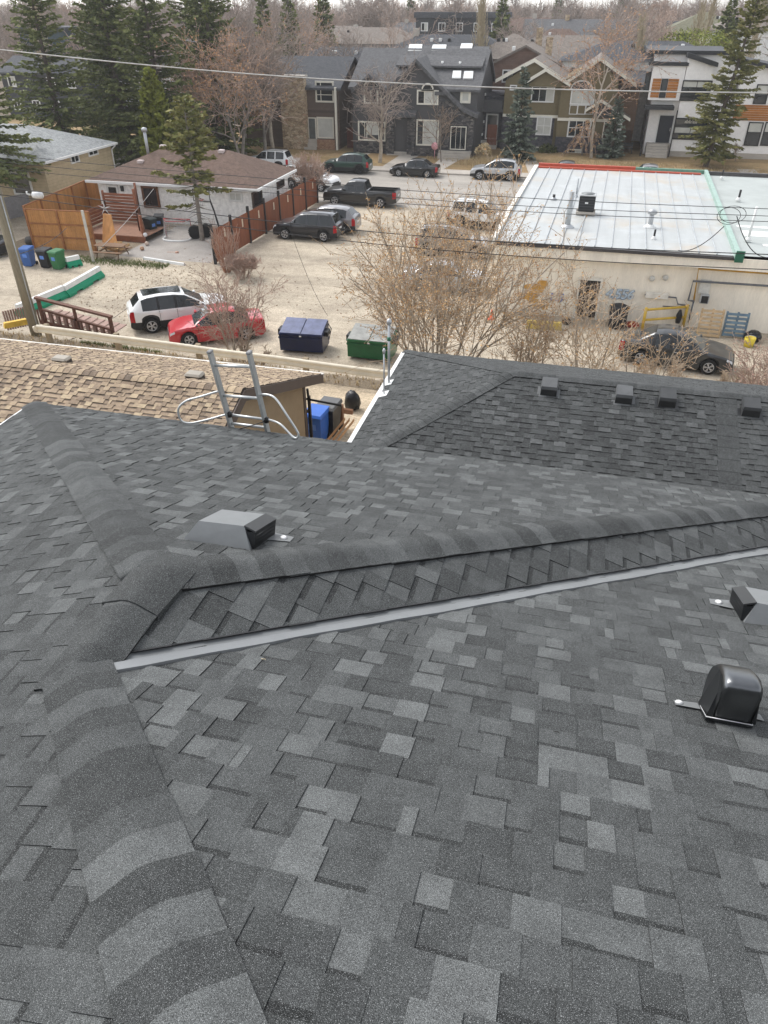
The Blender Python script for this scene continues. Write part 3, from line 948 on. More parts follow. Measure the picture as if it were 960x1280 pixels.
def turtle(u, v, lab):
    p = gz(u, v, 6.2)
    for _ in range(4): p = gpl(u, v, (X0, RY, RZ), sF.n)
    t = thing('roof_vent', lab, 'roof vent', p, 0, 'tan vents on the garage roof')
    m = MB(); m.box(-.2, -.14, .05, .2, .14, .14, bev=.04); m.build('hood', pale_vent, t)
    m = MB(); m.box(-.17, -.13, -.08, .17, .13, .07); m.build('base', M('vent_base_dark', (.06, .05, .045), .7), t)  # base in a darker tone than the hood
turtle(78, 453, 'tan roof vent behind the shingle ridge near the lane stairs')
turtle(244, 473, 'tan roof vent behind the shingle ridge beside the ladder')
# charcoal hipped roof to the right
dg = thing('garage', 'neighbouring garage with a dark hipped roof of charcoal shingles and four black vents', 'garage')
gray2 = [shingle_mat('dark_shingle', [(0, (.018, .019, .019)), (.35, (.037, .0392, .039)), (.65, (.054, .0568, .0565)), (1, (.088, .092, .0915))], gran=(.6, 1.4), gscale=170), asph]
AX, AY, AZ = -.93, 14.75, 6.38
EX, EZ = -3.95, 5.33
pm = (AZ - EZ) / (AY - 11.65); pmx = (AZ - EZ) / (AX - EX)
YF2, YN2, XR = 17.85, 11.65, 12
sN2 = Slope((AX, AY, AZ), (1, 0), (0, -1), pm); sF2 = Slope((AX, AY, AZ), (1, 0), (0, 1), pm); sL2 = Slope((AX, AY, AZ), (0, 1), (-1, 0), pmx)
PNl = [(AX, AY, AZ), (3.15, AY, AZ), (3.15, YN2, EZ), (EX, YN2, EZ)]
PNr = [(3.55, AY, AZ), (XR, AY, AZ), (XR, YN2, EZ), (3.55, YN2, EZ)]
PFr = [(AX, AY, AZ), (XR, AY, AZ), (XR, YF2, EZ), (EX, YF2, EZ)]
PLr = [(AX, AY, AZ), (EX, YN2, EZ), (EX, YF2, EZ)]
V3 = lambda P: [Vector(p) for p in P]
TD = [.2, .28, .33, .38, .42, .46, .5, .55, .62, .85]
base = MB()
for P in ([(AX, AY, AZ), (XR, AY, AZ), (XR, YN2, EZ), (EX, YN2, EZ)], PFr, PLr): base.face(P)
rf2 = base.build('roof', gray2, dg)
r2 = random.Random(8)
kw = dict(wid=(.12, .26), expo=.132, lift=(.002, .007, .008), bands=.6, band=(.02, .035), bt=(.35, -.05))
pcs = lay(sN2, [V3(PNl)], r2, tones=TD, **kw) + lay(sN2, [V3(PNr)], r2, tones=[.42, .46, .5, .52, .55, .6, .68], **kw) + lay(sF2, [V3(PFr)], r2, tones=[.45, .5, .55, .6, .65], **kw) + lay(sL2, [V3(PLr)], r2, tones=[.4, .5, .55, .6, .65, .8], **kw)
# smooth joining strip between the two halves
q = []
for k in range(12):
    b0, b1 = k * .3, (k + 1) * .3
    mb = MB(); tn = r2.choice([.42, .36, .4, .34, .46])
    if b0 > 3.2: break
    a0_, a1_ = 3.15 - AX, 3.55 - AX
    mb.hexa([sN2.at(a0_, b0, -.002), sN2.at(a1_, b0, -.002), sN2.at(a1_, min(b1, 3.27), -.002), sN2.at(a0_, min(b1, 3.27), -.002), sN2.at(a0_, b0, .016), sN2.at(a1_, b0, .016), sN2.at(a1_, min(b1, 3.27), .02), sN2.at(a0_, min(b1, 3.27), .02)])
    mb.t = [tn] * len(mb.f)
    q.append((mb, sN2.at((a0_ + a1_) / 2, (b0 + b1) / 2), .12, sN2.n))
place_pieces(pcs, rf2, gray2)
place_pieces(q, rf2, gray2, name='joint_strip', rest='joint_strip')
cps = hip_caps((EX, YN2, EZ), (AX, AY, AZ), sL2.n, sN2.n, r2, [.35, .42, .5, .6, .75], width=.15, expo=.16, h1=.03)
cps += hip_caps((EX, YF2, EZ), (AX, AY, AZ), sF2.n, sL2.n, r2, [.4, .5, .55, .65], width=.13, expo=.16)
cps += hip_caps((XR, AY, AZ), (AX, AY, AZ), sN2.n, sF2.n, r2, [.3, .36, .42, .5, .6], width=.15, expo=.16, h1=.03)
place_pieces(cps, rf2, gray2, name='ridge_cap', rest='ridge_cap')
m = MB()
m.box(EX - .03, YN2 - .02, EZ - .16, EX - .002, YF2 + .02, EZ + .012); m.box(EX, YN2 - .03, EZ - .16, XR, YN2 - .002, EZ - .01)
m.build('fascia', white, dg)
m = MB(); m.box(EX - .13, YN2, EZ - .13, EX - .032, YF2, EZ - .03, bev=.02); m.build('gutter', white, dg)
m = MB(); m.box(EX + .4, YN2 + .4, 2.4, XR, YF2 - .4, EZ - .17); m.build('wall', M('pale_siding', (.5, .48, .44), .8, var=.08), dg)
lab4 = ['leftmost of the four black-mouthed vents near the ridge of the dark roof', 'black-mouthed vent just left of the joining strip on the dark roof',
        'black-mouthed vent just right of the joining strip on the dark roof', 'rightmost black-mouthed vent on the dark roof, close to the photo edge']
for k, (u, v) in enumerate(((686, 489), (779, 499), (833, 503), (937, 515))):
    p = gpl(u, v, (AX, AY, AZ), sN2.n)
    t = thing('roof_vent', lab4[k], 'roof vent', p, 0, 'black vents on the dark roof')
    n, d = sN2.n, sN2.d
    def Q(x, y, z): return Vector((x, 0, 0)) + d * y + Vector((0, 0, 1)) * z
    m = MB(); m.hexa([Q(-.17, -.17, .1), Q(.17, -.17, .1), Q(.17, .16, .15), Q(-.17, .16, .15), Q(-.15, -.15, .2), Q(.15, -.15, .2), Q(.155, .15, .21), Q(-.155, .15, .21)])
    m.build('hood', M('vent_hood_grey', (.085, .088, .09), .5) if k < 2 else M('dark_vent_hood', (.045, .047, .048), .5), t)
    m = MB(); m.hexa([Q(-.15, -.14, -.03), Q(.15, -.14, -.03), Q(.165, .155, -.03), Q(-.165, .155, -.03), Q(-.15, -.14, .12), Q(.15, -.14, .12), Q(.16, .15, .15), Q(-.16, .15, .15)])
    m.build('mouth', darkmetal, t)
    m = MB(); m.hexa([Q(-.23, -.1, .008), Q(.23, -.1, .008), Q(.23, .2, .008), Q(-.23, .2, .008), Q(-.23, -.1, .014), Q(.23, -.1, .014), Q(.23, .2, .014), Q(-.23, .2, .014)])
    m.build('flange', M('vent_flange', (.1, .104, .105), .5) if k < 2 else darkmetal, t)
# two plumbing pipes on the left slope
for (ub, vb, ut, vt, rr, lab) in ((480, 493, 482, 441, .018, 'thin grey vent pipe with a white collar, lower on the dark roof slope'), (486, 479, 488, 404, .03, 'thicker grey pipe with a green band rising from the dark roof edge')):
    p = gpl(ub, vb, (AX, AY, AZ), sL2.n)
    t_ = gy(ut, vt, p.y)
    h = t_.z - p.z
    t = thing('vent_pipe', lab, 'pipe', p, 0, 'pipes on the dark roof')
    m = MB(); m.tube([(0, 0, -.05), (0, 0, h)], rr, 10); m.build('pipe', M('galvanised', (.42, .43, .44), .4, .4, .1), t)
    m = MB(); m.lathe([(0, h - .02), (rr * 1.9, h - .02), (rr * 2.1, h + .05), (rr, h + .1), (0, h + .1)], 10); m.build('cap', M('galvanised'), t)
    m = MB(); m.hexa([sL2.e * a + sL2.d * b + sL2.n * c for a, b, c in ((-.14, -.1, .012), (.14, -.1, .012), (.14, .1, .012), (-.14, .1, .012), (-.14, -.1, .02), (.14, -.1, .02), (.14, .1, .02), (-.14, .1, .02))])
    m.build('collar', chalk, t)
    if rr > .02:
        m = MB(); m.tube([(0, 0, h * .72), (0, 0, h * .78)], rr * 1.5, 10); m.build('band', M('green_paint', (.03, .13, .08), .5), t)
# ------------------------------------------------------------------ vehicles
glass_dark = M('car_glass', (.012, .015, .017), .06, var=.05, spec=.6)
glass_pale = M('car_windscreen', (.05, .06, .062), .05, var=.05, spec=.9)
tyre_m = M('tyre_rubber', (.014, .014, .014), .85, var=.1)
rim_m = M('alloy_rim', (.5, .5, .51), .3, .6, .05)
rim_dark = M('dark_rim', (.03, .03, .032), .35, .4, .05)
trim_m = M('black_trim', (.018, .018, .019), .6, var=.1)
lamp_red = M('tail_lamp_red', (.35, .01, .015), .15, var=.05)
lamp_clear = M('head_lamp_clear', (.62, .64, .66), .1, var=.05)
chrome = M('chrome', (.6, .6, .6), .15, .8, .02)
plate_m = M('number_plate', (.6, .6, .6), .5, var=.05)
def paint(n, c=None, metal=.0): return M('paint_' + n, c, .28, metal, .04, 2, coat=.8)
SUV = dict(L=4.65, W=1.88, H=1.7, wr=.36, clear=.24, wb=(.20, .80), belt=.605, roofw=.72,
    prof=[(0, .36), (.004, .6), (.03, .68), (.075, .95), (.13, .985), (.3, 1), (.45, .995), (.56, .955), (.73, .635), (.8, .615), (.9, .58), (.965, .53), (.99, .44), (1, .34)],
    rear=(.03, .085), front=(.56, .73), glass=(.09, .72), pill=[.27, .455], rails=True, cladding=True)
CROSS = dict(dark_pillars=True, L=4.65, W=1.9, H=1.68, wr=.365, clear=.23, wb=(.195, .805), belt=.625, roofw=.7,
    prof=[(0, .38), (.004, .56), (.018, .655), (.05, .73), (.125, .925), (.19, .975), (.32, 1), (.44, .992), (.555, .945), (.74, .645), (.82, .62), (.92, .575), (.973, .52), (.992, .44), (1, .34)],
    rear=(.05, .125), front=(.56, .74), glass=(.135, .73), pill=[.29, .46], rails=False, cladding=True)
SEDAN = dict(dark_pillars=True, L=4.65, W=1.8, H=1.45, wr=.325, clear=.17, wb=(.21, .8), belt=.615, roofw=.68,
    prof=[(0, .34), (.005, .6), (.02, .66), (.12, .685), (.16, .69), (.29, .95), (.36, .99), (.45, 1), (.53, .98), (.575, .95), (.73, .645), (.82, .61), (.92, .55), (.975, .48), (.993, .4), (1, .3)],
    rear=(.16, .30), front=(.565, .73), glass=(.19, .715), pill=[.3, .45], rails=False, cladding=False)
PICKUP = dict(L=5.6, W=1.93, H=1.85, wr=.39, clear=.34, wb=(.21, .83), belt=.62, roofw=.74,
    prof=[(0, .5), (.004, .63), (.02, .645), (.39, .645), (.398, .66), (.43, .955), (.47, .99), (.55, 1), (.62, .975), (.645, .955), (.745, .66), (.8, .64), (.92, .61), (.975, .57), (.992, .5), (1, .38)],
    rear=(.398, .43), front=(.64, .745), glass=(.425, .735), pill=[.545], rails=False, cladding=False, bed=(.025, .385))
def lerp_prof(pr_, x):
    for (a, za), (b, zb) in zip(pr_, pr_[1:]):
        if x <= b: return za + (zb - za) * (x - a) / (b - a)
    return pr_[-1][1]
def car(name, label, cat, sp, pt, loc, rz, group=None, rim=rim_m, sunroof=False, scale=1.0):
    t = thing(name, label, cat, loc, rz, group)
    t.scale = (scale,) * 3
    L_, W_, H_ = sp['L'], sp['W'], sp['H']
    wr = sp['wr']; ra = wr * 1.14
    xw = [(-.5 + f) * L_ for f in sp['wb']]
    keys = set(round(x, 4) for x, _ in sp['prof'])
    for k in range(61): keys.add(round(k / 60, 4))
    for a in sp['pill']: keys.add(round(a - .012, 4)); keys.add(round(a + .012, 4))
    for k in ('rear', 'front', 'glass'): keys |= {round(v, 4) for v in sp[k]}
    if 'bed' in sp: keys |= set(sp['bed'])
    for x in xw:
        for q in (-1, -.96, -.8, -.5, 0, .5, .8, .96, 1): keys.add(round((x + q * ra) / L_ + .5, 4))
    keys = sorted(k for k in keys if 0 <= k <= 1)
    cols, prev = [], -1
    for k in keys:
        if k - prev > .0035 or k in (0, 1): cols.append(k); prev = k
    rows = []
    for f in cols:
        x = (-.5 + f) * L_
        zt = lerp_prof(sp['prof'], f) * H_
        belt = sp['belt'] * H_ * (1 + .03 * (.5 - f))
        cabin = max(0, min(1, (zt - belt - .02) / .22))
        tt = abs(2 * f - 1)
        hw = W_ / 2 * (1 - .16 * tt ** 7 - .03 * tt ** 2)
        zs = min(belt, zt - .035)
        zb = sp['clear'] + (.1 * max(0, tt - .93) / .07)
        for xx in xw:
            d = abs(x - xx)
            if d < ra: zb = max(zb, wr + math.sqrt(ra * ra - d * d))
        zb = min(zb, zs - .1)
        wroof = sp['roofw'] * W_ / 2
        w4 = (hw * .93) * (1 - cabin) + wroof * cabin
        ze = zt - .012 - .05 * cabin
        rows.append([(x, hw * .94, zb), (x, hw, zb + (zs - zb) * .42), (x, hw * .992, zs - .09 if zs - .09 > zb + (zs - zb) * .5 else zb + (zs - zb) * .7), (x, hw * .955, zs), (x, w4, ze), (x, w4 * .88, zt - .012), (x, 0, zt)])
    B = dict(body=MB(), window=MB(), windscreen=MB(), rear_window=MB())
    HL = [MB(), MB()]; TL = [MB(), MB()]
    clad = MB()
    for i in range(len(cols) - 1):
        f = (cols[i] + cols[i + 1]) / 2
        for side in (1, -1):
            for j in range(6):
                if 'bed' in sp and j >= 4 and sp['bed'][0] < f < sp['bed'][1]: continue
                q = [rows[i][j], rows[i + 1][j], rows[i + 1][j + 1], rows[i][j + 1]]
                q = [(p[0], p[1] * side, p[2]) for p in q]
                if side < 0: q = q[::-1]
                tgt, mi = B['body'], 0
                g0, g1 = sp['glass']
                if j == 3 and g0 < f < g1 and not any(abs(f - a) < .012 for a in sp['pill']) and rows[i][4][2] - rows[i][3][2] > .03: tgt = B['window']
                elif j == 5 and sp['front'][0] < f < sp['front'][1]: tgt = B['windscreen']
                elif j >= 5 and sp['rear'][0] < f < sp['rear'][1]: tgt = B['rear_window']
                elif j == 2 and f > .925 and f < .988: tgt = HL[side > 0]
                elif j in (1, 2) and .004 < f < .045: tgt = TL[side > 0]
                elif j == 0 and sp['cladding']: mi = 1
                elif j == 3 and g0 < f < g1 and sp.get('dark_pillars'): mi = 1
                tgt.face(q, mi, smooth=True)
    fr = rows[-1]; bk = rows[0]
    for r_, sgn, mi in ((fr, 1, 1), (bk, -1, 0)):
        ring = [(p[0], p[1], p[2]) for p in r_] + [(p[0], -p[1], p[2]) for p in r_[::-1][1:]]
        B['body'].face(ring if sgn > 0 else ring[::-1], mi)
    # underside
    B['body'].face([(r_[0][0], r_[0][1] * .9, max(.25, sp['clear'])) for r_ in (rows[2], rows[-3])] + [(r_[0][0], -r_[0][1] * .9, max(.25, sp['clear'])) for r_ in (rows[-3], rows[2])], 1)
    mats = {'body': [pt, trim_m], 'window': [glass_dark], 'windscreen': [glass_pale], 'rear_window': [glass_dark]}
    def fin(mb, nm, mt, par=t):
        if not mb.f: return None
        o = mb.build(nm, mt, par)
        try: o.data.set_sharp_from_angle(angle=R(38))
        except Exception: pass
        return o
    body = fin(B['body'], 'body', mats['body'])
    for k in ('window', 'windscreen', 'rear_window'):
        if k == 'window':
            for sgn in (1, -1):
                m = MB()
                for fa in B['window'].f:
                    P = [B['window'].v[a] for a in fa]
                    if P[0][1] * sgn > 0: m.face(P, 0, smooth=True)
                fin(m, 'side_window', mats['window'])
        else: fin(B[k], k, mats[k])
    for m in HL: fin(m, 'headlight', [lamp_clear])
    for m in TL: fin(m, 'tail_light', [lamp_red])
    # inner wheel wells
    m = MB()
    for x in xw:
        m.box(x - ra * .98, -W_ / 2 * .86, sp['clear'] + .05, x + ra * .98, W_ / 2 * .86, wr + ra * .8)
    m.build('wheel_well', trim_m, t)
    if 'bed' in sp:
        b0, b1 = [(-.5 + f) * L_ for f in sp['bed']]
        zb_ = sp['belt'] * H_ * 1.01; hw = W_ / 2 * .84
        m = MB(); zf_ = .75
        m.face([(b0, -hw, zf_), (b1, -hw, zf_), (b1, hw, zf_), (b0, hw, zf_)])
        m.face([(b0, -hw, zf_), (b0, hw, zf_), (b0, hw, zb_), (b0, -hw, zb_)]); m.face([(b1, hw, zf_), (b1, -hw, zf_), (b1, -hw, zb_ + .02), (b1, hw, zb_ + .02)])
        m.face([(b0, hw, zf_), (b1, hw, zf_), (b1, hw, zb_), (b0, hw, zb_)]); m.face([(b1, -hw, zf_), (b0, -hw, zf_), (b0, -hw, zb_), (b1, -hw, zb_)])
        m.build('load_bed', trim_m, t)
        m = MB(); m.box(b0 - .05, -hw - .03, zb_ - .01, b1, -hw + .04, zb_ + .05); m.box(b0 - .05, hw - .04, zb_ - .01, b1, hw + .03, zb_ + .05); m.box(b0 - .07, -hw, zb_ - .02, b0 + .02, hw, zb_ + .04)
        m.build('bed_rail', trim_m, t)
    # wheels
    prof = [(wr * .55, -.1), (wr * .93, -.1), (wr, -.06), (wr, .06), (wr * .93, .1), (wr * .66, .1), (wr * .62, .085)]
    wm = MB().lathe(prof, 22, axis='Y').mesh('wheel', tyre_m)
    rm = MB()
    rm.lathe([(wr * .62, .075), (wr * .66, .102), (wr * .60, .104), (wr * .57, .08)], 20, axis='Y')
    for k in range(5):
        a = 2 * PI * k / 5
        ca, sa = math.cos(a), math.sin(a)
        for da in (-.17, .17):
            c2, s2 = math.cos(a + da), math.sin(a + da)
            rm.prism([(ca * wr * .1 - sa * wr * .05, .085, sa * wr * .1 + ca * wr * .05), (ca * wr * .1 + sa * wr * .05, .085, sa * wr * .1 - ca * wr * .05),
                      (c2 * wr * .6 + s2 * wr * .05, .085, s2 * wr * .6 - c2 * wr * .05), (c2 * wr * .6 - s2 * wr * .05, .085, s2 * wr * .6 + c2 * wr * .05)], (0, .018, 0))
    rm.lathe([(wr * .14, .08), (wr * .14, .106), (0.001, .11)], 12, axis='Y')
    rmesh = rm.mesh('rim', rim)
    for x in xw:
        for sgn in (1, -1):
            o = bpy.data.objects.new('wheel', wm); COL.objects.link(o); o.parent = t
            o.location = (x, sgn * (W_ / 2 - .115), wr); o.rotation_euler = (0, 0, 0 if sgn > 0 else PI)
            q = bpy.data.objects.new('rim', rmesh); COL.objects.link(q); q.parent = o
    # mirrors, handles, plate, rails
    fx = sp['front'][1]
    for sgn in (1, -1):
        m = MB(); x = (-.5 + fx - .045) * L_; z = sp['belt'] * H_ + .07
        m.box(x - .06, sgn * W_ * .475, z - .07, x + .06, sgn * W_ * .475 + sgn * .2, z + .07, bev=.03); m.build('mirror', pt, t)
        for hx in (sp['glass'][0] + .16, .5) if 'bed' not in sp else (.46, .57):
            m = MB(); x = (-.5 + hx) * L_; yy = sgn * W_ / 2 * .985
            m.box(x - .1, yy, sp['belt'] * H_ - .13, x + .1, yy + sgn * .025, sp['belt'] * H_ - .1, bev=.008); m.build('door_handle', chrome if not sp['cladding'] else pt, t)
        # door gaps
        m = MB()
        for hx in (sp['pill'] + [sp['front'][1] - .035]):
            x = (-.5 + hx) * L_
            m.box(x - .007, sgn * W_ / 2 * .97, sp['clear'] + .16, x + .007, sgn * W_ / 2 * 1.0008, sp['belt'] * H_ - .02)
        m.build('door_gap', trim_m, t)
        if sp['rails']:
            m = MB(); wz = H_; yy = sgn * W_ / 2 * sp['roofw'] * .9
            m.tube([((-.5 + a) * L_, yy, H_ * b) for a, b in ((.1, .972), (.13, 1.008), (.3, 1.02), (.45, 1.015), (.52, .98))], .018, 6); m.build('roof_rail', trim_m, t)
    m = MB(); m.box(-L_ / 2 - .012, -.26, H_ * .42, -L_ / 2 + .03, .26, H_ * .42 + .13); m.build('number_plate', plate_m, t)
    m = MB(); m.box(L_ / 2 - .06, -W_ * .27, H_ * .27, L_ / 2 + .004, W_ * .27, H_ * .4, bev=.02); m.build('grille', trim_m, t)
    m = MB(); m.box(L_ / 2 - .1, -W_ * .4, H_ * .14, L_ / 2 - .01, W_ * .4, H_ * .2, bev=.02); m.build('bumper', trim_m, t)
    if sunroof:
        m = MB()
        a, b = (-.5 + .16) * L_, (-.5 + .53) * L_; y_ = W_ / 2 * sp['roofw'] * .62
        m.raw([(a, -y_, H_ * .997), (b, -y_, H_ * .993), (b, y_, H_ * .993), (a, y_, H_ * .997), (a, -y_, H_ * 1.006), (b, -y_, H_ * 1.0), (b, y_, H_ * 1.0), (a, y_, H_ * 1.006)], [(4, 5, 6, 7), (0, 1, 5, 4), (1, 2, 6, 5), (2, 3, 7, 6), (3, 0, 4, 7)])
        m.build('sunroof', glass_dark, t)
    return t
LFT, RGT = PI, 0.0
def spot(u0, v0, u1, v1, z=.0, half=.94):     # middle of the near side line -> middle of the car
    a, b = gz(u0, v0, z), gz(u1, v1, z); c = (a + b) / 2
    return (c.x, c.y + half, z + .01)
car('parked_car', 'dark green SUV parked at the far kerb, left of the black sedan', 'car', dict(CROSS, L=4.55), paint('green', (.012, .045, .03)), spot(403, 216, 459, 219), LFT, 'cars along the far kerb', rim=rim_dark)
car('parked_car', 'black sedan parked at the far kerb between the green and silver SUVs', 'car', dict(SEDAN, L=4.5), paint('black', (.008, .008, .009)), spot(487, 221, 545, 223), LFT, 'cars along the far kerb')
car('parked_car', 'silver SUV parked at the far kerb below the blue spruce', 'car', dict(CROSS, L=4.5, H=1.66), paint('silver', (.45, .455, .46), .3), spot(588, 224, 648, 228), LFT, 'cars along the far kerb')
car('pickup_truck', 'black pickup truck with an open bed at the end of the brown fence', 'pickup', dict(PICKUP, L=5.9), paint('black'), spot(404, 256, 494, 262), LFT)
car('parked_car', 'black SUV parked nose to the brown fence in the gravel lot', 'car', dict(SUV, L=4.5), paint('ink', (.01, .011, .016)), spot(341, 299, 420, 304), LFT, 'cars in the gravel lot')
car('parked_car', 'grey SUV standing just behind the black SUV in the lot', 'car', dict(CROSS, L=4.7), paint('grey', (.2, .195, .2), .3), (-17.0, 50.3, .01), LFT, 'cars in the gravel lot')
_w = gz(192, 417); WSUV = tuple(Vector((_w.x, _w.y, .01)) - Matrix.Rotation(R(36), 3, 'Z') @ Vector((-1.46, -.9, 0)))
car('parked_car', 'white SUV with a panoramic glass roof beside the red car', 'car', dict(CROSS, L=4.8, H=1.72), paint('white', (.74, .74, .73)), WSUV, R(36), 'cars in the gravel lot', sunroof=True)
car('parked_car', 'bright red sedan behind the guard rail, half hidden by bare twigs', 'car', dict(SEDAN, L=4.4), paint('red', (.47, .022, .03)), (-15.75, 30.0, .01), R(180 + 31), 'cars in the gravel lot')
car('parked_car', 'dark grey sedan parked along the cream wall behind bare brush', 'car', dict(SEDAN, L=4.7, H=1.48), paint('graphite', (.035, .038, .04), .2), (4.85, 32.2, .01), R(-8), 'cars in the gravel lot')
car('parked_car', 'white van-like SUV seen through the top of the big bare bush', 'car', dict(SUV, L=4.8, H=1.8), paint('white'), (-6.6, 53.9, .01), R(-6), 'cars in the gravel lot')
car('parked_car', 'silver sedan mostly hidden low behind the big bare bush', 'car', SEDAN, paint('silver'), (-6.7, 39.9, .01), RGT, 'cars in the gravel lot')
car('parked_car', 'brown-grey SUV hidden behind the middle of the big bare bush', 'car', SUV, paint('taupe', (.2, .18, .16), .2), (-7.4, 46.6, .01), RGT, 'cars in the gravel lot')
car('parked_car', 'white pickup-like SUV nosing out past the far end of the brown fence', 'car', dict(SUV, L=4.9, H=1.8), paint('white'), (-22.6, 63.6, .01), R(-14))
car('parked_car', 'white SUV of which only the roof shows behind the brown garage roof', 'car', SUV, paint('white'), (gz(343, 208).x, 71.2, .01), LFT, 'cars along the far kerb')
car('pickup_truck', 'grey pickup behind the metal roof, left of the white house door', 'pickup', PICKUP, paint('grey'), (gz(808, 222).x, 70.9, .01), LFT, 'pickups behind the metal roof')
car('pickup_truck', 'dark grey pickup behind the red parapet strip of the metal roof', 'pickup', PICKUP, paint('graphite'), (gz(712, 218).x, 70.9, .01), LFT, 'pickups behind the metal roof')
car('parked_car', 'white car of which only the roof shows above the grey flat roof', 'car', SEDAN, paint('white'), (gz(932, 225).x, 71.0, .01), LFT, 'cars along the far kerb')
car('parked_car', 'dark car whose nose pokes in at the left photo edge by the bins', 'car', SUV, paint('black'), (-36.6, 39.3, .01), RGT)
# ------------------------------------------------------------------ houses across the street
pane_dark = M('window_glass', (.02, .024, .028), .07, var=.3, scale=.7, spec=.7)
pane_blind = M('window_blind', (.5, .5, .46), .5, var=.12, scale=1.5, spec=.5)
pane_sky = M('skylight_glass', (.62, .66, .68), .12, var=.06, spec=.7)
cream_f = M('cream_frame', (.7, .67, .58), .7, var=.06)
white_f = M('white_frame', (.7, .7, .68), .6, var=.05)
black_f = M('black_frame', (.012, .012, .013), .5, var=.1)
def stone_mat(name, cols, scale):
    t = NT(name); v = t.pos((1, 1, 2.0))
    n = t.add('ShaderNodeTexVoronoi'); n.inputs['Scale'].default_value = scale; t.l.new(v, n.inputs['Vector'])
    sc = t.add('ShaderNodeSeparateColor'); t.l.new(n.outputs['Color'], sc.inputs[0])
    c = t.ramp(sc.outputs[0], [(i / (len(cols) - 1), k) for i, k in enumerate(cols)])
    e = t.add('ShaderNodeTexVoronoi', feature='DISTANCE_TO_EDGE'); e.inputs['Scale'].default_value = scale; t.l.new(v, e.inputs['Vector'])
    f = t.maprange(e.outputs['Distance'], 0, .08, .45, 1)
    t.bump(f, .6, .05)
    _mats[name] = t.out(t.mul(c, f), .85); return t.mat
def course_mat(name, col, pitch, dark=.7, axis=2, var=.1, rough=.8):
    """boards or courses: narrow darker joint every `pitch` metres along an axis"""
    t = NT(name); g = t.add('ShaderNodeNewGeometry'); s = t.add('ShaderNodeSeparateXYZ'); t.l.new(g.outputs['Position'], s.inputs[0])
    m = t.add('ShaderNodeMath', operation='DIVIDE'); t.l.new(s.outputs[axis], m.inputs[0]); m.inputs[1].default_value = pitch
    f = t.add('ShaderNodeMath', operation='FRACT'); t.l.new(m.outputs[0], f.inputs[0])
    k = t.maprange(f.outputs[0], .02, .14, dark, 1)
    fl = t.add('ShaderNodeMath', operation='FLOOR'); t.l.new(m.outputs[0], fl.inputs[0])
    wn = t.add('ShaderNodeTexWhiteNoise', noise_dimensions='1D'); t.l.new(fl.outputs[0], wn.inputs['W'])
    c = t.mul(tuple(col), k)
    c = t.mul(c, t.maprange(wn.outputs['Value'], 0, 1, 1 - var, 1 + var))
    c = t.mul(c, t.maprange(t.noise(2.5, 4, .6, t.pos()), .3, .7, .88, 1.12))
    t.bump(k, .5, .03)
    _mats[name] = t.out(c, rough); return t.mat
stone_dark = stone_mat('dark_ledgestone', [(.03, .03, .034), (.07, .068, .07), (.13, .12, .11), (.05, .052, .06), (.2, .185, .17)], 3.2)
stone_navy = stone_mat('slate_ledgestone', [(.04, .042, .055), (.075, .075, .09), (.11, .105, .115), (.05, .05, .06)], 3.4)
stone_tan = stone_mat('tan_fieldstone', [(.38, .28, .18), (.5, .39, .26), (.28, .2, .13), (.58, .47, .33), (.42, .27, .18)], 2.6)
def roof_mat(name, col):
    t = NT(name); v = t.pos()
    c = t.mul(tuple(col), t.maprange(t.noise(3.5, 3, .7, v), .3, .7, .72, 1.28))
    c = t.mul(c, t.maprange(t.noise(9, 2, .6, t.pos((1, 1, 4))), .3, .7, .8, 1.2))
    _mats[name] = t.out(c, .9, 0, .2); return t.mat
rf_grey = roof_mat('grey_roof', (.105, .105, .108)); rf_slate = roof_mat('slate_roof', (.07, .073, .08)); rf_brown = roof_mat('brown_roof', (.125, .085, .068))
rf_taupe = roof_mat('taupe_roof', (.18, .155, .135)); rf_pale = roof_mat('pale_grey_roof', (.29, .3, .3)); rf_olive = roof_mat('olive_roof', (.15, .145, .1))
def quad_mb(p0, p1, z0, z1, y, d): m = MB(); m.box(p0, y - d, z0, p1, y, z1); return m
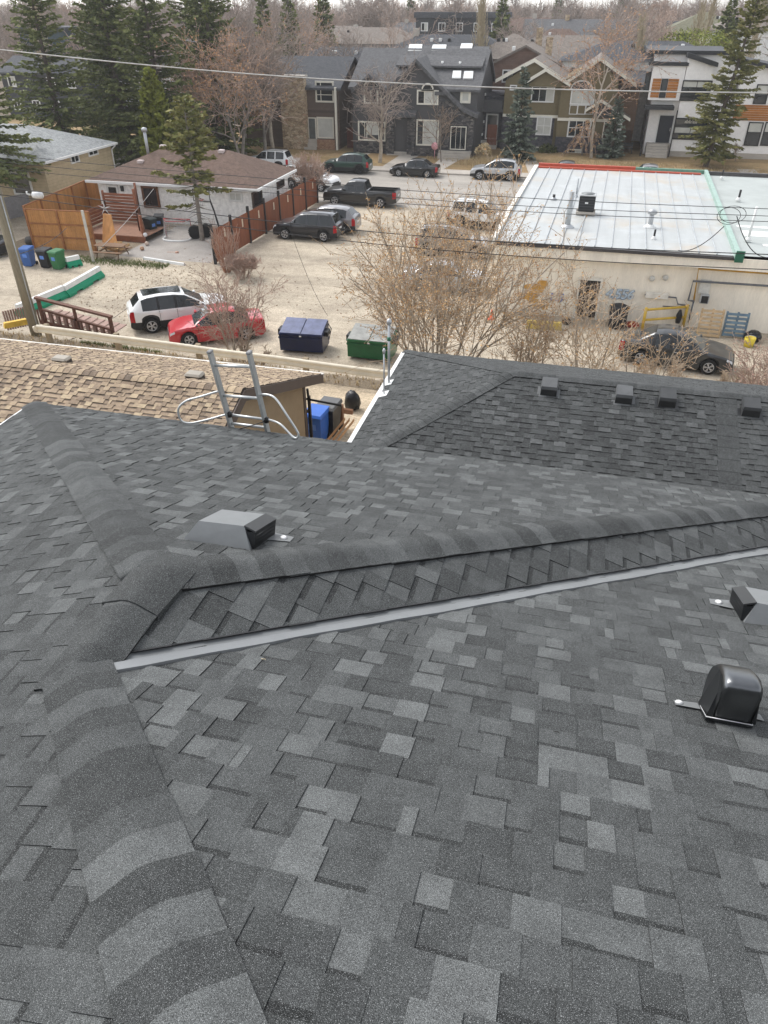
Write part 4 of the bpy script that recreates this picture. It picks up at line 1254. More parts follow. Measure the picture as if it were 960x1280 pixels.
def window(par, x0, x1, z0, z1, y, fm=cream_f, nx=2, nz=1, fw=.14, pane=None, proud=.09, arch=0.0, mul=None, cols=None, axis='y', name='window'):
    """framed window on a wall facing -Y (or +X when axis is 'x'); its panes are its children"""
    mul = mul or fw * .45
    def T(a, d, z): return (a, y - d, z) if axis == 'y' else (y + d, a, z)
    m = MB()
    def bx(a0, a1, za, zb, d0, d1):
        P = [T(a, d, z) for z in (za, zb) for a, d in ((a0, d0), (a1, d0), (a1, d1), (a0, d1))]
        m.raw(P, [(3, 2, 1, 0), (4, 5, 6, 7), (0, 1, 5, 4), (1, 2, 6, 5), (2, 3, 7, 6), (3, 0, 4, 7)])
    bx(x0, x1, z0, z0 + fw, -.02, proud); bx(x0, x0 + fw, z0 + fw, z1 - fw, -.02, proud); bx(x1 - fw, x1, z0 + fw, z1 - fw, -.02, proud); bx(x0, x1, z1 - fw, z1, -.02, proud)
    xs_ = cols or [i / nx for i in range(1, nx)]
    for f in xs_: 
        c = x0 + fw + (x1 - x0 - 2 * fw) * f; bx(c - mul / 2, c + mul / 2, z0 + fw, z1 - fw, -.01, proud * .8)
    for i in range(1, nz):
        c = z0 + fw + (z1 - z0 - 2 * fw) * i / nz; bx(x0 + fw, x1 - fw, c - mul / 2, c + mul / 2, -.01, proud * .75)
    if arch:
        n = 10; cx = (x0 + x1) / 2; rx = (x1 - x0) / 2
        out = [T(cx + rx * math.cos(PI * k / n), proud, z1 + arch * math.sin(PI * k / n)) for k in range(n + 1)]
        inn = [T(cx + (rx - fw) * math.cos(PI * k / n), proud, z1 + max(0, arch - fw) * math.sin(PI * k / n)) for k in range(n + 1)]
        for k in range(n):
            m.face([out[k], out[k + 1], inn[k + 1], inn[k]])
            d = Vector(T(0, 0, 0)) - Vector(T(0, proud, 0))
            m.face([Vector(out[k]) + d, Vector(out[k + 1]) + d, out[k + 1], out[k]])
    o = m.build(name, fm, par)
    edges = [0] + list(xs_) + [1]
    for i in range(len(edges) - 1):
        a0 = x0 + fw + (x1 - x0 - 2 * fw) * edges[i]; a1 = x0 + fw + (x1 - x0 - 2 * fw) * edges[i + 1]
        p = MB(); p.face([T(a0, .025, z0 + fw), T(a1, .025, z0 + fw), T(a1, .025, z1 - fw), T(a0, .025, z1 - fw)])
        pm = pane[i % len(pane)] if isinstance(pane, (list, tuple)) else (pane or pane_dark)
        p.build('pane', pm, o, fix=False)
    if arch:
        p = MB(); p.face([T(cx + (rx - fw) * math.cos(PI * k / 10), .03, z1 + max(0, arch - fw) * math.sin(PI * k / 10)) for k in range(11)]); p.build('pane', pane_dark, o, fix=False)
    return o
def pw(par, u0, v0, u1, v1, y, **k):
    a, b, c = gy(u0, v1, y), gy(u1, v1, y), gy(u0, v0, y)
    return window(par, a.x, b.x, (a.z + b.z) / 2, c.z, y, **k)
def gable_roof(name, par, mat, apex, left, right, y0, y1, th=.28, trim=None, over=.35):
    """roof of a street-facing gable: two slabs from the apex (x, z), with bargeboards"""
    m = MB()
    for e in (left, right):
        a, b = Vector((apex[0], y0 - over, apex[1])), Vector((e[0], y0 - over, e[1]))
        m.hexa([a - Vector((0, 0, th)), b - Vector((0, 0, th)), b + Vector((0, y1 - y0 + over, -th)), a + Vector((0, y1 - y0 + over, -th)), a, b, b + Vector((0, y1 - y0 + over, 0)), a + Vector((0, y1 - y0 + over, 0))])
    o = m.build(name, mat, par)
    if trim:
        for e in (left, right):
            t = MB(); a, b = Vector((apex[0], y0 - over - .04, apex[1] + .02)), Vector((e[0], y0 - over - .04, e[1] + .02)); d = Vector((0, .035, 0)); h = Vector((0, 0, th + .04))
            t.hexa([a - h, b - h, b - h + d, a - h + d, a, b, b + d, a + d]); t.build('bargeboard', trim, o)
    return o
def steps(par, x0, x1, y, z0, z1, n, mat=concrete, run=.3):
    h = (z1 - z0) / n
    for i in range(n):
        m = MB(); m.box(x0, y - run * (n - i), z0 + h * i if i else z0 - .1, x1, y - run * (n - i - 1) + (.0 if i < n - 1 else .6), z0 + h * (i + 1), bev=.015); m.build('step', mat, par)
def door(par, u0, v0, u1, v1, y, mat, fm=None, name='door'):
    a, b, c = gy(u0, v1, y), gy(u1, v1, y), gy(u0, v0, y)
    m = MB(); m.box(a.x, y - .06, a.z, b.x, y, c.z, bev=.02); o = m.build(name, mat, par)
    if fm:
        f = MB(); f.box(a.x - .12, y - .08, a.z, a.x - .005, y, c.z + .1); f.box(b.x + .005, y - .08, a.z, b.x + .12, y, c.z + .1); f.box(a.x - .005, y - .08, c.z + .005, b.x + .005, y, c.z + .1); f.build('door_frame', fm, par)
    h = MB(); h.box(b.x - .14, y - .12, (a.z + c.z) / 2 - .15, b.x - .1, y - .061, (a.z + c.z) / 2 + .15); h.build('handle', chrome, o)
    return o
navy_door = M('navy_door', (.012, .016, .026), .4, var=.1)
# ---- dark grey duplex
YG = 81.0
st_grey = M('dark_grey_stucco', (.078, .077, .079), .9, var=.06, bump=.2, bscale=40)
gh = thing('house', 'dark grey stucco house with a swooping gable, stone front and roof skylights', 'house')
x0 = gy(441, 150, YG).x; x1 = -11.3
ap = gx(612, 64, x1); fe = gx(600, 110, x1); re = gx(622, 92, x1)
zr, yr = 9.3, 86.6
ze_f = 6.45
m = MB()
m.prism([(x1, YG, 0), (x1, YG, ze_f), (x1, yr, zr - .1), (x1, yr + 5.6, ze_f), (x1, yr + 5.6, 0)], (x0 - x1, 0, 0)); m.build('wall', st_grey, gh)
m = MB(); ov = .3
def slope_slab(m, xa, xb, ya, za, yb, zb, th=.2):
    m.hexa([(xa, ya, za - th), (xb, ya, za - th), (xb, yb, zb - th), (xa, yb, zb - th), (xa, ya, za), (xb, ya, za), (xb, yb, zb), (xa, yb, zb)])
slope_slab(m, x0 - .3, x1 + .3, YG - .45, ze_f - .22, yr, zr + .02); slope_slab(m, x1 + .3, x0 - .3, yr, zr + .02, yr + 6, ze_f - .2)
mroof = m.build('roof', rf_grey, gh)
# broad shed dormer on the front slope with its own low roof
a, b = gy(500, 74, YG + 2.6), gy(600, 80, YG + 2.6)
m = MB(); m.box(a.x, YG + 2.6, 7.3, b.x, YG + 5, 8.05); m.build('dormer_wall', M('dormer_dark_board', (.035, .035, .037), .8), mroof)  # dormer front darker than the stucco walls
m = MB(); slope_slab(m, a.x - .3, b.x + .3, YG + 2.2, 8.02, yr + 1.2, 9.5, .16); m.build('dormer_roof', rf_grey, mroof)
def skylight(u0, v0, u1, v1, ya, za, yb, zb, par):
    nrm = Vector((0, -(zb - za), yb - ya)).normalized()
    p0 = (0, ya, za)
    P = [gpl(u, v, p0, nrm) for u, v in ((u0, v1), (u1, v1), (u1 + (u1 - u0) * .06, v0), (u0 + (u1 - u0) * .12, v0))]
    m = MB(); m.prism([p + nrm * .02 for p in P], nrm * .12); o = m.build('skylight', white_f, par)
    c = sum(P, Vector()) / 4
    g = MB(); g.face([c + (p - c) * .86 + nrm * .148 for p in P]); g.build('pane', pane_sky, o, fix=False)
for q in ((510, 57, 527, 65), (539, 57.5, 557, 65)): skylight(*q, YG + 2.2, 8.02, yr + 1.2, 9.5, mroof)
for q in ((565, 90, 576, 99), (579, 90.5, 591, 99.5)): skylight(*q, YG - .45, ze_f - .22, yr, zr + .02, mroof)
skylight(575, 56, 590, 62, YG + 2.2, 8.02, yr + 1.2, 9.5, mroof)
# swooping gable
yg = YG - .7
A = gy(521, 73, yg); Rk = [gy(u, v, yg) for u, v in ((545, 99), (566, 121), (580, 135), (598, 143))]
Lk = [gy(u, v, yg) for u, v in ((498, 98), (478, 116))]
m = MB(); 
wallp = [(Lk[1].x + .3, yg + .1, 0), (Rk[3].x - .35, yg + .1, 0), (Rk[3].x - .35, yg + .1, Rk[3].z - .2), (Rk[2].x, yg + .1, Rk[2].z - .3), (Rk[1].x, yg + .1, Rk[1].z - .3), (A.x, yg + .1, A.z - .3), (Lk[1].x + .3, yg + .1, Lk[1].z - .3)]
m.prism(wallp, (0, 1.2, 0)); m.build('gable_wall', st_grey, gh)
m = MB(); line = [Lk[1], A] + Rk
for p, q in zip(line, line[1:]):
    dn = Vector((0, 0, -.34)); dy = Vector((0, 4.6, 0)); o_ = Vector((0, -.35, 0))
    if q.z < 5.4: dy = Vector((0, 1.4, 0))
    m.hexa([p + o_ + dn, q + o_ + dn, q + dy + dn, p + dy + dn, p + o_, q + o_, q + dy, p + dy])
m.build('gable_roof', rf_grey, gh)
a, b = gy(546, 160, yg).x, gy(592, 160, yg).x
m = MB(); m.prism([(a, yg + .02, 0), (b, yg + .02, 0), (b, yg + .02, Rk[3].z - .25), (Rk[2].x, yg + .02, Rk[2].z - .35), (Rk[1].x - .3, yg + .02, Rk[1].z - .4), (a, yg + .02, Rk[1].z - .2)], (0, .07, 0)); m.build('stone_cladding', stone_dark, gh)
m = MB(); m.box(gy(515, 190, yg).x, yg + .03, 0, a - .003, yg + .095, gy(530, 184, yg).z - .1); m.build('stone_cladding', stone_dark, gh)
m = MB(); p, q = gy(549, 116, yg), gy(561, 117, yg); m.box(p.x - .4, yg - .25, p.z - .2, q.x + .1, yg, p.z + .1); m.build('small_eave', rf_grey, gh)
pw(gh, 521, 112, 548, 131, yg + .1, nx=3, pane=[pane_dark, pane_blind, pane_blind], cols=[.32, .72])
a_, b_ = gy(527, 112, yg), gy(542, 112, yg); window(gh, a_.x, b_.x, a_.z - .1, a_.z + .02, yg + .05, arch=.55, fw=.13, nx=1)
pw(gh, 520, 149, 548, 182, yg + .1, nx=2, cols=[.28], pane=[pane_dark, pane_blind])
pw(gh, 575, 112, 588, 129, YG, nx=1, pane=pane_blind, fw=.22)
# porch right: flat dark panel painted as the recess's shade, glazing and steps
p, q, r = gy(561, 188, yg), gy(583, 188, yg), gy(561, 156, yg)
m = MB(); m.box(p.x, yg - .02, p.z, q.x, yg + .018, r.z); m.build('porch_shade_panel', M('porch_shade', (.03, .03, .032), .7), gh)
window(gh, p.x + .1, q.x - .1, p.z + .1, r.z - .1, yg - .02, fm=cream_f, nx=3, fw=.08, proud=.06)
steps(gh, p.x - 1.0, q.x + .5, yg - .03, .2, p.z, 3)
# left bay with arched window, stone, double door
yb2 = YG - .25
xa, xb = gy(446, 180, yb2).x, gy(486, 180, yb2).x
m = MB(); m.box(xa, yb2, 0, xb, YG + .1, 6.2); m.build('bay_wall', st_grey, gh)
m = MB(); m.box(xa - .02, yb2 - .05, 0, xb, yb2 - .003, 2.0); m.build('stone_cladding', stone_dark, gh)
pw(gh, 448, 151, 482, 176, yb2, nx=4, cols=[.22, .3, .78], pane=[pane_dark, pane_dark, pane_blind, pane_dark])
pw(gh, 455, 108, 473, 130, yb2, nx=2, pane=[pane_dark], fw=.16)
a_, b_ = gy(455, 108, yb2), gy(473, 108, yb2); window(gh, a_.x, b_.x, a_.z - .1, a_.z + .02, yb2 - .03, arch=.5, fw=.13, nx=1)
door(gh, 493, 147, 502.5, 185, YG, navy_door); door(gh, 503, 147, 512, 185, YG, navy_door)
p, q = gy(486, 185, YG), gy(516, 185, YG); steps(gh, p.x, q.x, YG - .07, .2, p.z, 3)
for uu in (488, 514):
    c = gy(uu, 185, YG - .6); m = MB(); m.box(c.x - .4, YG - .9, 0, c.x + .4, YG - .003, gy(uu, 140, YG).z); m.build('stone_pier', stone_dark, gh)
m = MB(); c0, c1 = gy(484, 140, YG), gy(519, 140, YG); slope_slab(m, c0.x - .3, c1.x + .3, YG - 1.3, c0.z - .1, YG + .1, c0.z + .7, .2); m.build('porch_roof', rf_grey, gh)
for i, (u, v) in enumerate(((502, 118), (490, 119))): pw(gh, u - 5, v - 6, u + 6, v + 8, YG, nx=2, fw=.1)
# gable over the left bay
aL = gy(462, 92, yb2); gable_roof('gable_roof', gh, rf_grey, (aL.x, aL.z), (gy(440, 112, yb2).x, gy(440, 112, yb2).z), (gy(485, 113, yb2).x, gy(485, 113, yb2).z), yb2, YG + 3)
m = MB(); m.prism([(xa, yb2 + .02, 6.1), (xb, yb2 + .02, 6.1), (aL.x, yb2 + .02, aL.z - .3)], (0, 2, 0)); m.build('gable_wall', st_grey, gh)
for k, (u, v) in enumerate(((617, 96), (606, 118), (609, 130), (612, 140), (604, 152), (611, 148), (602, 168), (601, 177))):
    p = gx(u, v, x1 + .003); m = MB(); m.box(p.x, p.y - .14, p.z - .12, p.x + .12, p.y + .14, p.z + .12, bev=.03); m.build('wall_vent', white_f, gh)
for u, v in ((553, 83), (575, 83.5)):
    nrm = Vector((0, -(zr + .24 - ze_f), yr - YG + .45)).normalized(); p = gpl(u, v, (0, yr, zr + .02), nrm); m = MB(); m.tube([p - Vector((0, 0, .1)), p + Vector((0, 0, .45))], .12, 8); m.build('roof_pipe', white_f, mroof)
# ---- brown house with tan stone chimney at the left
YB = 82.0
bh = thing('house', 'brown sided house with a tan fieldstone chimney, left of the grey house', 'house')
brown_s = course_mat('brown_siding', (.12, .088, .07), .16, .75)
xa, xb = gy(300, 150, YB).x, gy(424, 150, YB).x
m = MB(); m.box(xa, YB, 0, xb, YB + 10, 6.2); m.build('wall', brown_s, bh)
m = MB(); slope_slab(m, xa - .4, xb + .4, YB - .5, 6.0, YB + 5, 8.5); slope_slab(m, xb + .4, xa - .4, YB + 5, 8.5, YB + 10.5, 6.0); m.build('roof', rf_slate, bh)
m = MB(); m.prism([(xb, YB, 6.1), (xb, YB + 5, 8.3), (xb, YB + 10, 6.1)], (-.3, 0, 0)); m.build('gable_wall', brown_s, bh)
pw(bh, 395, 101, 418, 128, YB, nx=2, nz=3, fw=.16, fm=cream_f, cols=[.25], pane=[pane_dark])
pw(bh, 397, 146, 418, 173, YB, nx=1, fm=cream_f, fw=.14, pane=pane_blind)
door(bh, 387, 148, 395, 173, YB, M('grey_green_door', (.09, .1, .095), .5), cream_f)
m = MB(); p, q = gy(398, 173, YB), gy(420, 173, YB); m.box(p.x, YB - .5, 0, q.x, YB - .003, p.z - .05); m.build('brick_base', stone_mat('orange_brick', [(.3, .17, .1), (.4, .25, .16), (.26, .14, .09)], 5), bh)
p, q = gy(383, 173, YB), gy(398, 173, YB); steps(bh, p.x, q.x, YB - .01, .2, p.z, 3)
m = MB(); p, q = gy(419, 90, YB), gy(423, 180, YB); m.box(p.x, YB - .6, .2, p.x + .2, YB - .4, 6.1); m.build('downpipe', cream_f, bh)
m = MB(); m.box(xa, YB - .02, 3.72, xb, YB - .002, 3.95); m.build('band_board', browntrim, bh)
ch = thing('chimney', 'broad tan fieldstone chimney rising at the corner of the brown house', 'chimney')
p, q = gy(349, 186, YB - .8), gy(384, 186, YB - .8)
m = MB(); m.box(p.x + .5, YB - .8, 0, q.x, YB - .01, 6.9); m.build('stack', stone_tan, ch)
m = MB(); m.box(p.x + .35, YB - .95, 6.9, q.x + .15, YB + .1, 7.1, bev=.04); m.build('cap', concrete, ch)
# ---- side gates
def gate(lab, u0, v0, u1, v1, y, col):
    a, b = gy(u0, v1, y), gy(u1, v0, y)
    t = thing('gate', lab, 'gate')
    mt = M('gate_' + str(col), col, .8, var=.2); n = 7
    wd = (b.x - a.x) / n
    me = MB().box(.008, 0, 0, wd - .008, .03, b.z - a.z, bev=.004).mesh('board', mt)
    for k in range(n):
        o = bpy.data.objects.new('board', me); COL.objects.link(o); o.parent = t; o.location = (a.x + k * wd, y, a.z)
    m = MB(); m.box(a.x, y + .03, a.z + .3, b.x, y + .07, a.z + .42); m.box(a.x, y + .03, b.z - .4, b.x, y + .07, b.z - .28); m.build('rail', mt, t)
gate('red-brown board gate beside the dark grey house wall', 608, 156, 622, 181, 82, (.13, .045, .025))
gate('dark red board gate between the brown house and the grey house', 434, 160, 444, 188, 83, (.1, .03, .02))
gate('rust brown board gate between the olive and white houses', 775, 163, 791, 193, 87, (.24, .11, .045))
# ---- olive green duplex
YO = 86.0
oh = thing('house', 'olive green duplex with twin gables, cream trim and dark stone base', 'house')
olive = M('olive_stucco', (.17, .14, .08), .9, var=.08, bump=.15, bscale=30)
def gp_(u, v, y=YO): p = gy(u, v, y); return (p.x, p.z)
xl, xm, xr = gy(628, 150, YO).x, gy(697, 150, YO).x, gy(766, 150, YO).x
A1, L1, R1 = gp_(669, 73), gp_(620, 99), gp_(708, 99)
A2, L2, R2 = gp_(751, 71), gp_(709, 100), gp_(796, 104)
m = MB(); m.prism([(xl, YO, 0), (xm, YO, 0), (xm, YO, R1[1] - .1), (A1[0], YO, A1[1] - .25), (xl, YO, L1[1] - .1)], (0, 9, 0)); m.build('wall', olive, oh)
m = MB(); m.prism([(xm + .003, YO - .5, 0), (xr, YO - .5, 0), (xr, YO - .5, R2[1] + .2), (A2[0], YO - .5, A2[1] - .25), (xm + .003, YO - .5, L2[1] - .1)], (0, 9.5, 0)); m.build('wall', olive, oh)
gable_roof('roof', oh, rf_taupe, A1, L1, R1, YO, YO + 9, trim=cream_f); gable_roof('roof', oh, rf_taupe, A2, L2, R2, YO - .5, YO + 9.2, trim=cream_f)
a3 = gp_(684, 84); gable_roof('roof', oh, rf_taupe, a3, gp_(656, 101), gp_(714, 103), YO - .9, YO + 2, trim=cream_f)
m = MB(); m.prism([(gp_(660, 101)[0], YO - .85, a3[1] - 1.6), (gp_(710, 101)[0], YO - .85, a3[1] - 1.6), (a3[0], YO - .85, a3[1] - .2)], (0, .9, 0)); m.build('gable_wall', olive, oh)
p = gp_(636, 141); m = MB(); m.box(xl, YO - .12, p[1] - .35, xm, YO - .002, p[1] - .1); m.build('belt_trim', cream_f, oh)
m = MB(); m.box(xm, YO - .64, p[1] - .5, xr + .1, YO - .503, p[1] - .25); m.build('belt_trim', cream_f, oh)
zst = gp_(700, 170)[1]
m = MB(); m.box(xl, YO - .1, 0, xm - .3, YO - .004, p[1] - .36); m.build('stone_cladding', stone_navy, oh)
m = MB(); m.box(xm + .01, YO - .6, 0, xr, YO - .504, zst); m.build('stone_cladding', stone_navy, oh)
pw(oh, 663, 107, 692, 128, YO, nx=3, pane=[pane_dark, pane_dark, pane_blind], fm=white_f, fw=.12)
a_, b_ = gy(663, 107, YO), gy(692, 107, YO); window(oh, a_.x, b_.x, a_.z - .1, a_.z + .02, YO - .03, arch=.6, fw=.12, nx=1, fm=white_f)
pw(oh, 669, 145, 688, 169, YO - .1, nx=2, pane=pane_blind, fm=white_f, fw=.13, nz=2)
pw(oh, 712, 112, 742, 131, YO - .5, nx=2, pane=pane_blind, fm=white_f, fw=.12)
a_, b_ = gy(713, 111, YO - .5), gy(741, 111, YO - .5); window(oh, a_.x, b_.x, a_.z - .1, a_.z + .02, YO - .53, arch=.75, fw=.12, nx=1, fm=white_f)
for f0, f1 in ((711, 721), (721, 731), (731, 741)):
    pw(oh, f0, 131, f1, 143, YO - .5, nx=1, pane=olive, fm=white_f, fw=.06, proud=.07, name='trim_panel')
pw(oh, 708, 147, 737, 172, YO - .5, nx=3, pane=[pane_dark], fm=white_f, fw=.15, nz=2)
pw(oh, 660, 183, 678, 189, YO - .1, nx=2, fm=cream_f, fw=.1); pw(oh, 709, 186, 728, 192, YO - .6, nx=2, fm=cream_f, fw=.1, pane=[pane_dark, pane_blind])
pw(oh, 637, 106, 646, 113, YO, nx=1, fm=white_f, fw=.12)
# porch gable at its right
pa, pL, pR = gp_(752, 124, YO - 1.2), gp_(738, 133, YO - 1.2), gp_(788, 148, YO - 1.2)
gable_roof('porch_roof', oh, rf_taupe, pa, (pa[0] - 1.4, pa[1] - .9), pR, YO - 1.2, YO + 2, th=.22, trim=cream_f)
m = MB(); m.prism([(pa[0] - .6, YO - 1.1, pR[1]), (pR[0] - .4, YO - 1.1, pR[1]), (pa[0], YO - 1.1, pa[1] - .25)], (0, .3, 0)); m.build('porch_gable', st_grey, oh)
c = gy(773, 168, YO - 1); m = MB(); m.box(c.x - .2, YO - 1.1, .3, c.x + .2, YO - .7, pR[1] - .1); m.build('post', white_f, oh)
door(oh, 752, 150, 762, 182, YO - .5, M('brown_door', (.06, .035, .025), .5), cream_f)
m = MB(); m.box(xr, YO + 1, 0, xr + 2.2, YO + 9, 6.6); m.build('side_wall', M('brown_side', (.12, .075, .05), .85), oh)
m = MB(); slope_slab(m, xr - .2, xr + 2.8, YO + .6, 6.4, YO + 9, 7.2); m.build('side_roof', rf_slate, oh)
# the grey-brown entry on its left with the posts
m = MB(); m.box(xl - 2.2, YO + .8, 0, xl - .003, YO + 8, 5.2); m.build('entry_wall', stone_navy, oh)
m = MB(); p = gp_(617, 138); m.box(xl - 2.6, YO - .2, p[1] - .15, xl + .0, YO + 1, p[1] + .12); m.build('entry_canopy', st_grey, oh)
m = MB(); m.box(xl - 2.4, YO - .1, p[1] + .12, xl - .1, YO + .8, p[1] + .9); m.build('balcony', st_grey, oh)
window(oh, xl - 1.8, xl - .5, 1.2, 3.6, YO + .8, fm=white_f, nx=1)
steps(oh, xl - 2.2, xl - .4, YO + .78, .3, 1.1, 4)
# ---- white modern house
wh = thing('house', 'white modern house with black slanted roofs and orange wood panels', 'house')
wst = M('white_stucco', (.84, .82, .8), .85, var=.05, bump=.1, bscale=40)
wood_o = course_mat('orange_cladding', (.42, .17, .045), .18, .6, var=.2)
blackroof = M('black_roof_edge', (.025, .027, .03), .6, var=.15)
YW = 86.0
def GX(u, v, y=YW): return gy(u, v, y).x
def GZ(u, v, y=YW): return gy(u, v, y).z
x_a, x_b, x_c = GX(808, 130), GX(849, 130), GX(900, 130)
m = MB(); m.box(x_a + .5, YW + .6, 0, x_c, YW + 11, GZ(830, 68)); m.build('wall', wst, wh)
m = MB(); m.box(GX(813, 62) - .1, YW + .2, GZ(830, 68), x_c + .3, YW + 11.3, GZ(830, 63)); m.build('roof', blackroof, wh)
# left bay
bz = GZ(830, 125); 
m = MB(); m.box(GX(814, 100), YW - .3, bz, x_b - .05, YW + .6, GZ(830, 82)); m.build('bay_wall', wst, wh)
m = MB(); m.box(GX(813, 80) - .15, YW - .6, GZ(830, 81.5), x_b + .1, YW + 1.2, GZ(830, 77.5)); m.build('bay_roof', blackroof, wh)
zc0, zc1 = GZ(820, 122, YW - .3), GZ(820, 98, YW - .3)
for u0, u1 in ((814.5, 825), (834, 847)):
    n = 7
    for k in range(n):
        m = MB(); h = (zc1 - zc0) / n; m.box(GX(u0, 110, YW - .3), YW - .36, zc0 + k * h + .015, GX(u1, 110, YW - .3), YW - .305, zc0 + (k + 1) * h - .01); m.build('wood_plank', wood_o, wh, fix=False)
window(wh, GX(825.5, 110, YW - .3), GX(833.5, 110, YW - .3), zc0, zc1, YW - .31, fm=black_f, nx=1, fw=.1)
window(wh, GX(813, 110, YW - .3) - .6, GX(813, 110, YW - .3) - .1, zc0 + .3, zc1 + .5, YW + .62, fm=black_f, nx=1, fw=.1)
m = MB(); m.box(GX(806, 133), YW - 1.1, GZ(806, 135.5), GX(842, 133), YW + .6, GZ(806, 131)); m.build('canopy', blackroof, wh)
m = MB(); zz = GZ(808, 188); m.box(GX(808, 150, YW - 1) - .05, YW - 1.0, .3, GX(808, 150, YW - 1) + .08, YW - .87, GZ(806, 135.5)); m.build('post', black_f, wh)
m = MB(); m.box(GX(843, 150), YW - .9, .3, GX(843, 150) + .1, YW - .8, GZ(806, 135.5)); m.build('post', black_f, wh)
door(wh, 819, 144, 836, 178, YW + .6, navy_door, white_f)
zp = GZ(820, 178, YW + .6)
steps(wh, GX(806, 190), GX(833, 190), YW - .2, .35, zp, 5)
m = MB(); m.box(GX(806, 190), YW - .2 + .003, .3, GX(836, 190), YW + .598, zp - .005); m.build('porch', concrete, wh)
# right bay, taller, with the slanted black roof
zt0, zt1 = GZ(849, 70, YW - .5), GZ(893, 82, YW - .5)
x_r = GX(893, 80, YW - .5)
m = MB(); m.prism([(x_b, YW - .5, .9), (x_r, YW - .5, .9), (x_r, YW - .5, zt1 - .1), (x_b, YW - .5, zt0 - .1)], (0, 9, 0)); m.build('bay_wall', wst, wh)
m = MB(); m.hexa([(x_b - .2, YW - 1, zt0 - .1), (x_r + .3, YW - 1, zt1 - .1), (x_r + .3, YW + 8, zt1 - .1), (x_b - .2, YW + 8, zt0 - .1), (x_b - .2, YW - 1, zt0 + .3), (x_r + .3, YW - 1, zt1 + .25), (x_r + .3, YW + 8, zt1 + .25), (x_b - .2, YW + 8, zt0 + .3)]); m.build('slanted_roof', blackroof, wh)
m = MB(); m.box(x_b, YW - .44, 0, x_r, YW + 8, .9); m.build('base', concrete, wh)
window(wh, GX(852, 110, YW - .5), GX(889, 110, YW - .5), GZ(852, 126, YW - .5), GZ(852, 100, YW - .5), YW - .5, fm=black_f, nx=2, nz=2, fw=.1, pane=[pane_dark, pane_dark])
p = GZ(852, 108.5, YW - .5); m = MB(); m.face([(GX(853, 110, YW - .5), YW - .53, p), (GX(888, 110, YW - .5), YW - .53, p), (GX(888, 110, YW - .5), YW - .53, p + .6), (GX(853, 110, YW - .5), YW - .53, p + .6)]); m.build('blind', pane_blind, wh)
window(wh, GX(842, 160, YW - .5), GX(885, 160, YW - .5), GZ(842, 174, YW - .5), GZ(842, 147, YW - .5), YW - .5, fm=black_f, nx=2, fw=.12)
p = GZ(842, 165.5, YW - .5); m = MB(); m.box(GX(844, 160, YW - .5), YW - .56, p, GX(883, 160, YW - .5), YW - .53, p + .45); m.build('blind', pane_blind, wh)
m = MB()
for k in range(9):
    c = GX(856, 153, YW - .5) + k * .13; m.box(c, YW - .54, GZ(856, 154, YW - .5), c + .08, YW - .53, GZ(856, 151, YW - .5) + .1 * (k % 2))
m.build('window_ornament', M('ornament_paper', (.5, .47, .4), .8), wh)
door(wh, 897, 150, 906, 182, YW + .6, navy_door, white_f)
m = MB(); m.box(x_r, YW + .4, 0, GX(922, 100), YW + 10, GZ(905, 90)); m.build('middle_wall', wst, wh)
steps(wh, GX(893, 190), GX(912, 190), YW + .3, .4, 1.5, 4)
wh2 = thing('house', 'right hand white modern house unit with a broad orange wood band', 'house')
x_s, x_e = GX(921, 120), GX(921, 120) + 9
zq0 = GZ(925, 78)
m = MB(); m.prism([(x_s, YW - .2, .9), (x_e, YW - .2, .9), (x_e, YW - .2, zq0 - 1.6), (x_s, YW - .2, zq0)], (0, 9, 0)); m.build('wall', wst, wh2)
m = MB(); m.hexa([(x_s - .3, YW - .8, zq0 + .0), (x_e, YW - .8, zq0 - 1.6), (x_e, YW + 9, zq0 - 1.6), (x_s - .3, YW + 9, zq0), (x_s - .3, YW - .8, zq0 + .35), (x_e, YW - .8, zq0 - 1.25), (x_e, YW + 9, zq0 - 1.25), (x_s - .3, YW + 9, zq0 + .35)]); m.build('slanted_roof', blackroof, wh2)
m = MB(); m.box(x_s, YW - .15, 0, x_e, YW + 8, .9); m.build('base', concrete, wh2)
zb0, zb1 = GZ(940, 151, YW - .2), GZ(940, 131, YW - .2); n = 7
for k in range(n):
    m = MB(); h = (zb1 - zb0) / n; m.box(x_s + .05, YW - .27, zb0 + k * h + .015, x_e - 1, YW - .205, zb0 + (k + 1) * h - .01); m.build('wood_plank', wood_o, wh2, fix=False)
for u0, v0, u1, v1 in ((940.5, 105, 957, 130), (929, 152, 947.5, 182), (949.5, 152, 967, 182), (961, 107, 978, 132)):
    window(wh2, GX(u0, v1, YW - .2), GX(u1, v1, YW - .2), GZ(u0, v1, YW - .2), GZ(u0, v0, YW - .2), YW - .2, fm=black_f, nx=1, nz=2, fw=.1, pane=[pane_dark])
    zt_ = GZ(u0, v0, YW - .2) - .1
    m = MB(); m.face([(GX(u0, v1, YW - .2) + .1, YW - .235, zt_ - .75), (GX(u1, v1, YW - .2) - .1, YW - .235, zt_ - .75), (GX(u1, v1, YW - .2) - .1, YW - .235, zt_), (GX(u0, v1, YW - .2) + .1, YW - .235, zt_)]); m.build('blind', pane_blind, wh2)
